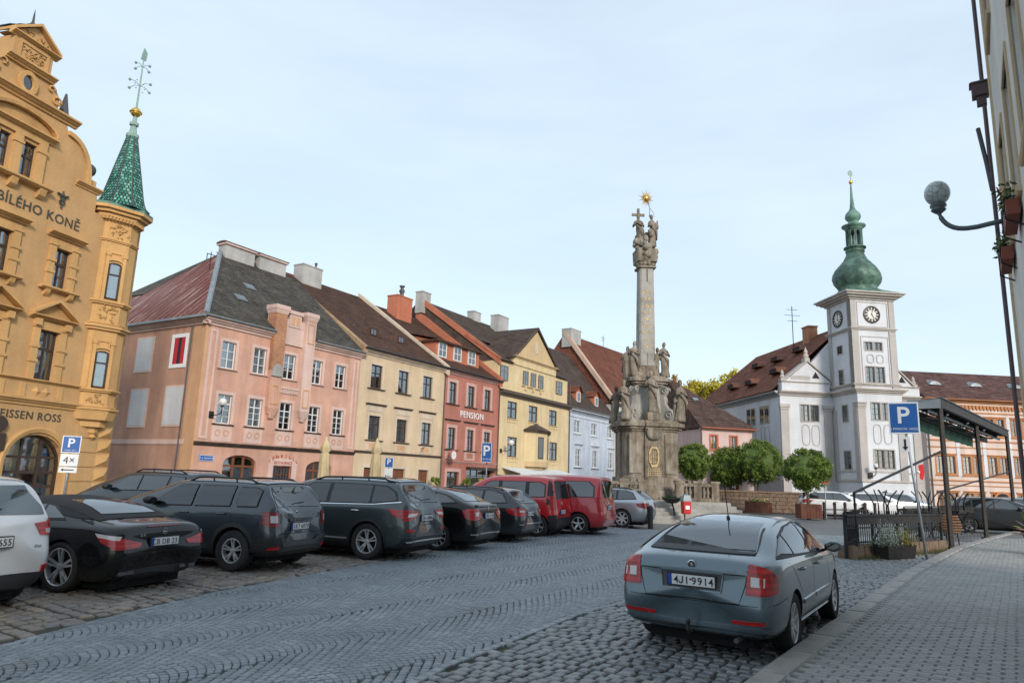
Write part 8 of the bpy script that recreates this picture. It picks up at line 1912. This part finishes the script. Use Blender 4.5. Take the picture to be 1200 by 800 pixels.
def clipped_tree(label,x,y,zc,rx,rz,seed,trunk=.085,n=11000):
 o=empty('clipped_tree',label,'tree',(x,y,0),0,'ball-clipped trees before the town hall');mb=MB()
 mb.tube([(0,0,-.05),(.02,0,zc*.4),(-.02,.01,zc-rz*.5)],[trunk*1.25,trunk,trunk*.8],9)
 for k in range(6):
  a=2*PI*k/6+seed;mb.tube([(-.02,.01,zc-rz*.75),(.3*rx*math.cos(a),.3*rx*math.sin(a),zc-rz*.2),(.7*rx*math.cos(a),.7*rx*math.sin(a),zc+rz*.3)],[trunk*.6,trunk*.4,trunk*.15],6)
 mb.build('trunk',M_BARK,o,smooth=True);C,d,t=crown_pts(n,rx,rx,rz,seed,170,.3,(.72,.86),(.13,.2));C[:,2]+=zc
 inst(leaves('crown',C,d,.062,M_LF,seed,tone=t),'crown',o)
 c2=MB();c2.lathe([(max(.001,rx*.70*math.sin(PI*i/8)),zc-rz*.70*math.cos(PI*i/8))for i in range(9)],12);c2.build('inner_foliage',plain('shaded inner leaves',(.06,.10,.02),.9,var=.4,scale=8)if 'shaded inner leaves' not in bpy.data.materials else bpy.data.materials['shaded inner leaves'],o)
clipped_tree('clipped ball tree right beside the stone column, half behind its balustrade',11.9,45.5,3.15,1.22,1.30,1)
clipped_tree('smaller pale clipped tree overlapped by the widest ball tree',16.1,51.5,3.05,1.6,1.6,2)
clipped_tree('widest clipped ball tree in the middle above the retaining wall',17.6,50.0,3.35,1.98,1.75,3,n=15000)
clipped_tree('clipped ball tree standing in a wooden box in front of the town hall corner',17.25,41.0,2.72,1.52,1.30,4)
mb=MB();nx,ny=40,16;V=[]
for j in range(ny):
 for i in range(nx):
  x=-140+330*i/(nx-1);y=120+170*j/(ny-1);V.append((x,y,-.3+24*math.exp(-((x-50)/62)**2)*min(1,(j/(ny-1))*2.2)**1.3+1.2*math.sin(x*.1+j)))
mb.add(V,[(j*nx+i,j*nx+i+1,(j+1)*nx+i+1,(j+1)*nx+i)for j in range(ny-1)for i in range(nx-1)]);structure(mb.build('hill',plain('wooded hillside',(.07,.075,.02),.95,var=.4,scale=.3),smooth=True))
def hilltree(label,hx,y,top,r_,seed,mat,n=2600,kind='hillside trees beyond the roofs'):
 0
 x=hx;zb=24*math.exp(-((x-50)/62)**2)*min(1,((y-120)/170)*2.2)**1.3-1.5
 o=empty('hill_tree',label,'tree',(x,y,zb),0,kind);h=top-zb;mb=MB();mb.tube([(0,0,-.5),(.1,0,h*.4),(0,.1,h*.85)],[.35,.25,.08],7)
 for k in range(7):a=2*PI*k/7+seed;mb.tube([(.05,0,h*(.3+.06*k)),(r_*.5*math.cos(a),r_*.5*math.sin(a),h*(.5+.05*k))],[.14,.04],5)
 mb.build('trunk',M_BARK,o);C,dd,t=crown_pts(n,r_,r_,h*.42,seed,34,.2);C[:,2]+=h*.58;inst(leaves('crown',C,dd,.34,mat,seed,tone=t),'crown',o)
for i,(hx,y,top,r_,mt,lb)in enumerate(((38.2,165,28.5,3.6,M_LFO,'russet tree peeping over the dark roof just right of the column'),(42.4,168,27.0,3.2,M_LFY,'small yellow-green tree next to the russet one on the hill'),(47.5,172,29.0,4.6,M_LFY,'broad yellow-green tree on the hill above the low blush house'),(50.3,170,27.5,3.8,M_LFY,'lower yellowish tree in the dip between two taller hill trees'),(56.1,176,31.5,3.6,M_LFY,'tallest yellow-green tree on the hill, close to the town hall roof'),(56.7,170,28.5,3.2,M_LFY,'yellow-green hill tree partly hidden behind the town hall roof'),(55.5,182,29.5,4.2,M_LFY,'yellow-green tree farther up the hill, behind the others'),(48.8,185,29.0,4.4,M_LFO,'reddish tree high on the hill behind the yellow ones'))):
 hilltree(lb,hx,y,top,r_,40+i,mt)
M_RWALL=stonemat('brown rubble stone',(.17,.12,.085),(.25,.18,.13),(.08,.06,.045),.9,4.0,.7)
o=tag(empty('retaining_wall','','wall',(14.1,48.2,0),R_(-3)),'low brown stone retaining wall behind the flower planter and under the ball trees','wall');mb=MB();mb.box(0,6.4,.1,.5,-.1,1.28);mb.build('core',M_JOINT,o);mb=MB();mb.box(-.05,6.45,-.08,.55,1.285,1.40);mb.build('coping',M_RWALL,o)
r=random.Random(2)
for row in range(5):
 x=-.0-r.uniform(0,.3)
 while x<6.4:
  l=r.uniform(.4,.75);x1=min(x+l,6.4);x0=max(0,x)
  if x1-x0>.1:mb=MB();q=r.uniform(-.02,.02);mb.frustum(x0+.012,x1-.012,.0+q,.2,row*.256+.012,row*.256+.245,0);mb.build('stone',M_RWALL,o)
  x+=l
mb=MB();mb.box(6.4,6.46,.1,.5,-.1,1.28)
M_PLANK=stonemat('weathered red brown planks',(.13,.05,.032),(.19,.08,.05),(.06,.028,.02),.8,3.0,.4)
def plank_box(label,x,y,w,d,h,rz,flowers=True,seed=0):
 o=empty('planter_box',label,'planter',(x,y,0),rz);n=max(4,int(w/.16))
 for sy in(-1,1):
  for k in range(n):mb=MB();a=-w/2+w*k/n;mb.box(a+.006,a+w/n-.006,sy*d/2-.025,sy*d/2+.025,.03+random.uniform(-.01,.01),h);mb.build('plank',M_PLANK,o)
 for sx in(-1,1):mb=MB();mb.box(sx*w/2-.02,sx*w/2+.02,-d/2+.03,d/2-.03,.03,h);mb.build('end_board',M_PLANK,o)
 mb=MB();mb.box(-w/2+.03,w/2-.03,-d/2+.03,d/2-.03,.05,h-.05);mb.build('soil',M_EARTH,o)
 if flowers:
  r=random.Random(seed);mb=MB();leaf_tuft(mb,(0,0,h-.05),220,w*.26,d*.2,.10,.14,r,0);leaf_tuft(mb,(0,0,h+.05),120,w*.27,d*.2,.08,.09,r,1);f=mb.build('flowers',[M_LEAFY,plain('white and yellow blooms',(.55,.48,.16),.6,var=.5,scale=20)],o,recalc=False);f['kind']='stuff'
 return o
plank_box('red-brown plank planter with white and yellow flowers before the retaining wall',16.3,46.4,1.5,.8,.72,R_(-4),True,3)
plank_box('square wooden box around the trunk of the nearest ball tree',17.1,40.6,1.15,1.0,.82,R_(-6),False)
pb=kids([q for q in bpy.data.objects if q.name.startswith('planter_box')][-1])
M_POST=plain('dark brown post paint',(.035,.025,.02),.6,var=.3)
for i,x in enumerate(np.linspace(17.9,21.9,6)):
 o=empty('bollard','dark wooden bollard %s in the fence before the white cars'%('nearest the tree box' if i==0 else 'second from the tree box','third from the tree box','fourth from the tree box','fifth from the tree box','farthest from the tree box')[i-1 if i else 0]if i==0 else 'dark wooden bollard %s, before the white cars'%('second from the tree box','third from the tree box','fourth from the tree box','fifth from the tree box','farthest from the tree box')[i-1],'bollard',(x,40.4+(x-17.9)*.55,0),0,'bollards before the white cars')
 mb=MB();mb.lathe([(.09,0),(.085,.8),(.10,.83),(.10,.9),(.04,.98)],8);mb.build('post',M_POST,o)
 if i<5:mb=MB();mb.tube([(0,0,.55),(.8,.44,.55)],.035,6);mb.build('rail',M_POST,o)
o=tag(MB().lathe([(.10,0),(.10,.78),(.07,.84),(.001,.86)],10,(5.45,27.2,0)).build('bollard',M_IRON,smooth=False),'single black bollard at the bumper of the silver estate','bollard')
o=empty('litter_bin','red litter bin with a grey lid on a post before the column steps','litter bin',(7.85,31.4,0),R_(15));mb=MB();mb.tube([(0,.12,0),(0,.12,1.2)],.035,8);mb.build('post',M_ZINCD,o);mb=MB();mb.loft([[(x*q,y*q,z)for x,y in((-.17,-.14),(.17,-.14),(.2,.08),(-.2,.08))]for z,q in((.42,.85),(.46,.95),(.95,1.05))]);mb.build('bin',plain('red bin plastic',(.48,.02,.02),.4),o);mb=MB();mb.loft([[(x*q,y*q,z)for x,y in((-.2,-.16),(.2,-.16),(.22,.1),(-.22,.1))]for z,q in((.952,1.0),(1.0,1.0),(1.2,.7),(1.26,.4))]);mb.build('lid',M_ZINC,o);mb=MB();mb.box(-.1,.1,-.152,-.148,.62,.78);mb.build('sticker',M_SIGNW,o)
o=empty('bowl_planter','dark bowl planter on a bent iron stem beside the litter bin','planter',(7.42,32.2,0));mb=MB();mb.tube([(-.05,0,0),(.12,0,.25),(.08,0,.6),(0,0,.85)],.04,7);mb.build('stem',M_IRON,o);mb=MB();mb.lathe([(.05,.82),(.25,.86),(.42,1.0),(.45,1.08),(.40,1.06)],18);mb.build('bowl',M_IRON,o,smooth=True);r=random.Random(8);mb=MB();leaf_tuft(mb,(0,0,1.02),420,.2,.2,.06,.10,r);f=mb.build('plants',plain('dark bedding leaves',(.02,.035,.012),.8,var=.4,scale=20),o,recalc=False);f['kind']='stuff'
# ---- signs
M_POLE=plain('galvanised pole',(.33,.37,.39),.45,metal=.5,var=.15)
def p_sign(name,label,x,y,z0,z1,w_,h,yaw,under=None,lean=0.0,deep=.03,line=None):
 o=empty(name,label,'parking sign',(x,y,0),R_(yaw),'parking signs');mb=MB();mb.tube([(0,.05,0),(lean,.05,z1)],.032,8);mb.build('pole',M_POLE,o,smooth=True)
 cz=z0+h/2;lx=lean*(cz/z1);mb=MB();mb.box(lx-w_/2,lx+w_/2,-deep+.02,.02,z0,z0+h);pl=mb.build('sign_plate',M_SIGNB,o)
 y0=-deep+.02;mb=MB();ring(mb,lx-w_/2+w_*.05,lx+w_/2-w_*.05,z0+w_*.05,z0+h-w_*.05,w_*.05,y0-.006,y0+.002);mb.build('border',M_SIGNW,pl)
 text('P',h*.74,M_SIGNW,pl,(lx-w_*.02,y0-.006,z0+h*.34),depth=.002,bold=.012*h)
 if line:text(line,h*.105,M_SIGNW,pl,(lx,y0-.006,z0+h*.12),depth=.002)['kind']='stuff'
 return o,lx,y0
o,lx,y0=p_sign('parking_sign','blue parking sign with an arrow plate on a tall pole beside the terrace',10.79,18.55,3.20,4.0,.72,.84,-28,lean=-.32,line='S PARKOV. HOD.')
mb=MB();mb.box(-.30-.115,-.30+.115,-.02,.02,2.72,3.12);q=mb.build('arrow_plate',M_SIGNW,o);mb=MB();mb.box(-.325,-.275,-.026,-.018,2.84,3.06);mb.prism([(-.37,2.86),(-.30,2.76),(-.23,2.86)],-.026,-.018);mb.build('arrow',M_INK,q)
o,lx,y0=p_sign('parking_sign','blue parking sign with a 4x plate before the ochre hotel',-13.55,22.0,2.02,2.55,.50,.52,28,line='S PARK. KOT.')
mb=MB();mb.box(-.24,.24,-.02,.02,1.62,1.99);q=mb.build('number_plate',M_SIGNW,o);text('4×',.30,M_INK,q,(0,-.024,1.70),depth=.002)['kind']='stuff';mb=MB();mb.box(-.24,.24,-.02,.02,1.42,1.59);q=mb.build('arrow_plate',M_SIGNW,o);mb=MB();mb.box(-.12,.16,-.026,-.018,1.49,1.52);mb.prism([(-.12,1.46),(-.12,1.55),(-.19,1.505)],-.026,-.018);mb.build('arrow',M_INK,q)
o,lx,y0=p_sign('parking_sign','small blue parking sign before the beige house, white plate below it',-6.02,36,2.02,2.52,.42,.50,8);mb=MB();mb.box(-.2,.2,-.02,.02,1.46,1.98);q=mb.build('lower_plate',M_SIGNW,o);mb=MB();mb.box(-.12,.12,-.026,-.018,1.6,1.63);mb.prism([(-.12,1.56),(-.12,1.67),(-.17,1.615)],-.026,-.018);mb.build('arrow',M_INK,q)
o,lx,y0=p_sign('parking_sign','tall boxed blue parking sign in front of the red pension',-1.08,36,2.45,3.42,.52,.98,-6,deep=.22,line='CENTRUM')
# ---- closed parasols
M_CANV=plain('cream canvas',(.60,.47,.27),.85,var=.12,scale=4)
for i,(x,lb)in enumerate(((-8.82,'closed cream parasol in front of the pink house arch'),(-6.35,'closed cream parasol in front of the beige house'))):
 o=empty('closed_parasol',lb,'parasol',(x,34.2,0),0,'closed parasols');mb=MB();mb.tube([(0,0,0),(0,0,3.4)],.03,8);mb.build('pole',M_DOORB,o);mb=MB();n=24
 mb.loft([[(r_*(1+f*math.cos(8*t+z))*math.cos(t),r_*(1+f*math.cos(8*t+z))*math.sin(t),z)for t in[2*PI*k/n for k in range(n)]]for z,r_,f in((1.15,.22,.3),(1.5,.25,.25),(2.1,.22,.22),(2.55,.20,.2),(2.62,.15,.1),(2.75,.24,.3),(3.0,.17,.2),(3.3,.06,.05),(3.42,.015,0))]);mb.build('canopy',M_CANV,o,smooth=True);mb=MB();mb.box(-.35,.35,-.35,.35,0,.08);mb.build('base',M_ZINCD,o)
for i,(sx,lb)in enumerate(((22.6,'potted green shrub by the beige house door'),(27.3,'potted round shrub left of the pension shopfront'),(29.6,'potted yellow-green shrub right before the pension shopfront'))):
 p=po(sx);o=empty('potted_shrub',lb,'potted plant',(p[0]+.9,p[1]-.55,0),0,'potted shrubs along the house fronts');mb=MB();mb.lathe([(.25,0),(.34,.5),(.36,.55),(.3,.55)],14);mb.build('pot',M_BROWNP,o);C,d,t=crown_pts(500,.48,.48,.55,60+i,10,.2);C[:,2]+=1.15;inst(leaves('crown',C,d,.10,M_LFY if i==2 else M_LF,70+i,tone=t+.2),'crown',o)
# ---- café terrace on the right
M_DARKW=stonemat('black stained timber',(.022,.019,.017),(.04,.034,.03),(.010,.009,.009),.6,4.0,.3)
M_GREENC=plain('dark green awning cloth',(.008,.05,.03),.75,var=.15)
M_WICK=stonemat('brown wicker',(.16,.085,.045),(.24,.13,.07),(.06,.03,.018),.7,14,.5)
C0=Vector((8.62,18.1));C1=Vector((13.25,21.75));tl=(C1-C0).length;tyaw=math.atan2(C1.y-C0.y,C1.x-C0.x)
o=empty('terrace_kerb','low brown planting edge in front of the terrace railing','low wall',(C0.x,C0.y,0),tyaw);n=9
for k in range(n):mb=MB();mb.frustum(tl*k/n+.006,tl*(k+1)/n-.006,-.06,.34,-.05,.30+random.uniform(-.008,.008),.015);mb.build('stone',M_RWALL,o)
def railing(name,label,loc,rz,L,h,step=.115,board=True):
 o=empty(name,label,'railing',loc,rz,'terrace railings');n=int(L/step)
 bars=MB();bars.tube([(0,0,0),(0,0,h-.1)],.011,5);bme=bars.mesh('bar',M_IRON)
 for k in range(n+1):inst(bme,'bar',o,(L*k/n,.1,.24))
 for z in(.36,.72):mb=MB();mb.box(0,L,.08,.12,z,z+.035);mb.build('rail',M_IRON,o)
 for k in range(int(L/1.4)+1):mb=MB();x=min(L,k*L/max(1,int(L/1.4)));mb.box(x-.03,x+.03,.07,.13,.0,h+.1);mb.build('post',M_IRON,o)
 if board:
  for j in range(3):mb=MB();mb.box(0,L,.02+j*.1,.11+j*.1,h,h+.04);mb.build('plank',M_DARKW,o)
  mb=MB();mb.box(0,L,.05,.09,h-.2,h-.01);mb.build('fascia',M_DARKW,o)
 return o
railing('railing','black iron railing with a dark plank shelf along the terrace front',(C0.x,C0.y,0),tyaw,tl,1.02)
railing('railing','short black railing closing the left end of the terrace',(C0.x,C0.y,0),math.atan2(2.3,1.45),2.7,1.0,board=False)
railing('railing','black railing along the back of the terrace towards the dark cars',(14.2,25.4,0),math.atan2(7.2,7.3),9.6,1.05)
o=empty('terrace_canopy','dark steel terrace canopy on slim posts with a green valance','canopy',(0,0,0));posts=[Vector((13.42,21.75)),Vector((18.0,27.0)),Vector((22.9,32.3))]
hz=4.32
for p in posts:mb=MB();mb.box(p.x-.055,p.x+.055,p.y-.055,p.y+.055,0,hz);mb.box(p.x-.12,p.x+.12,p.y-.12,p.y+.12,.06,.12);mb.build('post',M_DARKW,o)
dv=(posts[2]-posts[0]).normalized();nv=Vector((-dv.y,dv.x));L_=(posts[2]-posts[0]).length
Mx=Matrix.Translation((posts[0].x,posts[0].y,0))@Matrix.Rotation(math.atan2(dv.y,dv.x),4,'Z')
def cpy(name,fn,mat):
 mb=MB();mb.M=Mx;fn(mb);return mb.build(name,mat,o)
cpy('front_beam',lambda m:m.box(-.1,L_+.2,-.06,.06,hz-.02,hz+.26),M_DARKW)
cpy('back_beam',lambda m:m.box(-.1,L_+.2,.78,.88,hz-.25,hz-.02),M_DARKW)
cpy('end_panel',lambda m:m.prism([(0,0),(0,0),(0,0)],0,0)if 0 else m.box(-.13,-.101,-.05,.88,hz-.05,hz+.24),M_ZINC)
cpy('roof_sheet',lambda m:m.loft([[(x,-.1,hz+.265),(x,.92,hz+.10),(x,.92,hz+.13),(x,-.1,hz+.30)]for x in(-.13,L_+.2)]),M_ZINCD)
for k in range(26):x=L_*(k+.5)/26;cpy('rafter',lambda m:m.box(x-.03,x+.03,.062,.78,hz-.0,hz+.09),M_DARKW)
cpy('valance',lambda m:m.loft([[(x,.90+.03*math.sin(x*5),hz-.04),(x,.93+.04*math.sin(x*5),hz-.62),(x,.96+.04*math.sin(x*5),hz-.62),(x,.93+.03*math.sin(x*5),hz-.04)]for x in np.linspace(-.1,L_*.82,40)]),M_GREENC)
for k in range(4):
 x=L_*(.12+.25*k);cpy('folding_arm',lambda m:m.tube([(x,.1,hz-.08),(x+.75,.45,hz-.16),(x+.15,.85,hz-.12)],.035,6),M_ZINC)
cpy('roller',lambda m:m.tube([(0,.3,hz-.12),(L_,.3,hz-.12)],.05,7),M_ZINC)
a=posts[0];mb=MB();mb.tube([(C0.x+.25,C0.y+.15,.3),(C0.x+.25,C0.y+.15,1.62),(a.x,a.y,2.98)],.035,6);mb.build('stay_pole',M_IRON,o);a=posts[2];mb=MB();mb.tube([(15.2,25.2,1.7),(a.x,a.y,2.75)],.03,6);mb.build('stay_pole',M_IRON,o)
def table_with_chairs(x,y,rz,lbl,lblc,k):
 t=empty('terrace_table',lbl,'table',(x,y,.06),rz,'terrace tables')
 for j in range(5):mb=MB();mb.box(-.7,.7,-.35+j*.142,-.35+j*.142+.13,.91,.945);mb.build('plank',M_DARKW,t)
 for sx in(-.55,.55):
  for sy in(-1,1):mb=MB();mb.tube([(sx,sy*.32,0),(sx,-sy*.25,.91)],.025,6);mb.build('leg',M_IRON,t)
 for q,(dx,l2)in enumerate(zip((-.35,.35),lblc)):
  c=empty('upturned_chair',l2,'chair',(x+dx*math.cos(rz),y+dx*math.sin(rz),.96),rz+.4*q,'chairs upturned on the terrace tables')
  c.scale=(1.3,1.3,1.3);mb=MB();mb.lathe([(.001,.0),(.21,.0),(.22,.03),(.001,.035)],16);mb.build('seat',M_DARKW,c)
  for i in range(4):
   a=PI/4+PI/2*i;mb=MB();mb.tube([(.16*math.cos(a),.16*math.sin(a),.035),(.15*math.cos(a),.15*math.sin(a),.25),(.22*math.cos(a),.22*math.sin(a),.42),(.36*math.cos(a),.36*math.sin(a),.58)],.016,6);mb.build('leg',M_IRON,c,smooth=True)
  mb=MB();mb.tube([(.2*math.cos(a),.2*math.sin(a)+.1,-.0)for a in np.linspace(0,PI,9)]+[(-.2,.1,-.0)],.013,5);mb.tube([(.2,.1,.02),(.22,.22,-.05)],.013,5);mb.build('backrest',M_IRON,c)
table_with_chairs(11.3,21.3,tyaw,'dark slatted table behind the railing nearest the parking sign pole',('upturned black chair on the table nearest the parking sign, its left one','upturned black chair on the table nearest the parking sign, its right one'),0)
table_with_chairs(15.6,26.4,tyaw,'dark slatted table behind the second canopy post',('upturned black chair left of the second canopy post','upturned black chair right behind the second canopy post'),1)
table_with_chairs(18.6,29.6,tyaw,'dark slatted table at the far end under the canopy',('upturned black chair under the far end of the canopy, nearer the street','upturned black chair under the far end of the canopy, nearer the pavement'),2)
o=empty('wicker_chair','round brown wicker chair stacked just right of the first canopy post','chair',(14.9,24.2,0),.6)
for k in range(7):mb=MB();z=.42+k*.085;rr=.30+.05*math.sin(k*.7);mb.tube([(rr*math.cos(a),rr*math.sin(a),z)for a in np.linspace(.6,5.7,18)],.036,6);mb.build('wicker_band',M_WICK,o,smooth=True)
mb=MB();mb.lathe([(.001,.40),(.30,.40),(.31,.45),(.001,.46)],16);mb.build('seat',M_WICK,o)
for i in range(4):a=PI/4+PI/2*i;mb=MB();mb.tube([(.24*math.cos(a),.24*math.sin(a),.40),(.27*math.cos(a),.27*math.sin(a),.0)],.022,6);mb.build('leg',M_IRON,o)
M_SILV=plain('silvery dusty leaves',(.27,.32,.27),.8,var=.3,scale=12);M_GORSE=plain('yellow green sprigs',(.22,.20,.03),.8,var=.4,scale=12)
o=empty('planter_trough','dark trough with silver-leaved plants and a yellow-green one in front of the railing','planter',(C0.x+1.45,C0.y+.62,0),tyaw-.15);mb=MB();mb.loft([[(sx*(.62-i),sy*(.22-i*.6),z)for sx,sy in((-1,-1),(1,-1),(1,1),(-1,1))]for z,i in((0,.06),(.34,0),(.34,.04),(.28,.05))]);mb.build('trough',M_DARKW,o)
def sprigs(mb,c,n,sx,sy,h,r,w_=.012):
 for k in range(n):
  p=Vector((c[0]+r.gauss(0,sx),c[1]+r.gauss(0,sy),c[2]));hh=h*r.uniform(.45,1.1);lx,ly=r.gauss(0,.12),r.gauss(0,.10)
  for j in range(7):
   t=(j+1)/7;q=p+Vector((lx*t,ly*t,hh*t));a=r.uniform(0,6.3);l=.075*(1.15-t*.6);d=Vector((math.cos(a),math.sin(a),.55))*l;s_=Vector((-math.sin(a),math.cos(a),0))*l*.30
   mb.add([q,q+d*.5+s_,q+d,q+d*.5-s_],[(0,1,2,3)])
  mb.add([p+Vector((-.004,0,0)),p+Vector((.004,0,0)),p+Vector((lx,ly,hh))],[(0,1,2)])
r=random.Random(3);mb=MB();sprigs(mb,(-.32,-.02,.3),110,.22,.10,.62,r);f=mb.build('silver_plants',M_SILV,o,recalc=False);f['kind']='stuff';mb=MB();sprigs(mb,(.36,-.05,.3),60,.14,.09,.46,r);f=mb.build('yellow_plants',M_GORSE,o,recalc=False);f['kind']='stuff'
mb=MB();r=random.Random(6)
for k in range(900):
 t=r.random();x=C0.x+(C1.x-C0.x)*t+r.gauss(.10,.10);y=C0.y+(C1.y-C0.y)*t-abs(r.gauss(.12,.12));h=r.uniform(.04,.16);a=r.uniform(0,6.3)
 mb.add([(x-.008*math.cos(a),y-.008*math.sin(a),-.02),(x+.008*math.cos(a),y+.008*math.sin(a),-.02),(x+r.gauss(0,.05),y+r.gauss(0,.05),h)],[(0,1,2)])
g_=mb.build('grass',plain('dry verge grass',(.10,.105,.03),.9,var=.4,scale=4),recalc=False);g_['kind']='stuff';tag(g_,'straggly grass along the foot of the terrace edge','grass')
o=empty('potted_plant','plant with big russet and lime leaves poking in at the right edge over the pavement','potted plant',(14.75,20.05,.1));mb=MB();mb.lathe([(.2,0),(.3,.5),(.32,.55),(.27,.55)],16);mb.build('pot',M_BROWNP,o);r=random.Random(9)
for k in range(26):
 a=r.uniform(0,6.3);el=r.uniform(.1,1.2);p=Vector((0,0,.5));q=p+Vector((math.cos(a)*math.cos(el),math.sin(a)*math.cos(el),math.sin(el)))*r.uniform(.35,.65);mb=MB();s_=Vector((-math.sin(a),math.cos(a),0))*.11;d=(q-p).normalized()*.26-Vector((0,0,.06))
 mb.add([q-d*.3,q+s_,q+s_*.7+d*.6,q+d,q-s_*.7+d*.6,q-s_,q+Vector((0,0,.03))+d*.3],[(0,1,6),(1,2,6),(2,3,6),(3,4,6),(4,5,6),(5,0,6)]);mb.tube([p,(p+q)/2+Vector((0,0,.05)),q],.008,4);mb.build('leaf',bpy.data.materials['lime leaf']if k%3==0 and 'lime leaf' in bpy.data.materials else(plain('lime leaf',(.22,.26,.03),.5)if k%3==0 else(bpy.data.materials['russet leaf']if 'russet leaf' in bpy.data.materials else plain('russet leaf',(.20,.10,.06),.5))),o,recalc=False)
o=empty('road_sign','small round red and white road sign beside the nearest ball tree','road sign',(18.55,41.6,0));mb=MB();mb.tube([(0,.03,0),(0,.03,2.4)],.03,7);mb.build('pole',M_POLE,o);mb=MB();mb.M=Matrix.Translation((0,0,2.2))@Matrix.Rotation(PI/2,4,'X');mb.lathe([(.001,-.01),(.26,-.01),(.26,.01),(.001,.01)],20);d=mb.build('disc',M_REDL,o);mb=MB();mb.box(-.17,.17,-.022,-.012,2.16,2.25);mb.build('bar',M_SIGNW,d)
o=empty('pennant','red pennant hanging from the sloping pole beside the parking sign','flag',(12.1,20.72,2.25));o.scale=(.7,.7,.7);mb=MB();mb.loft([[(x,.02*math.sin(x*20+z*9),z),(x,.02*math.sin(x*20+z*9)+.006,z)]for x,z in((-.0,.25),(.02,.0),(.08,-.25))],closed=False,caps=False);mb.add([(-.14,0,.3),(.08,0,.36),(.12,.03,-.02),(.02,.02,-.32),(-.12,-.02,-.25)],[(0,1,2,3,4)]);mb.build('cloth',plain('red cloth',(.5,.015,.02),.8),o,recalc=False);mb=MB();mb.ball((-.16,0,.02),.07,10,8);mb.build('white_ball',M_SIGNW,o,smooth=True)
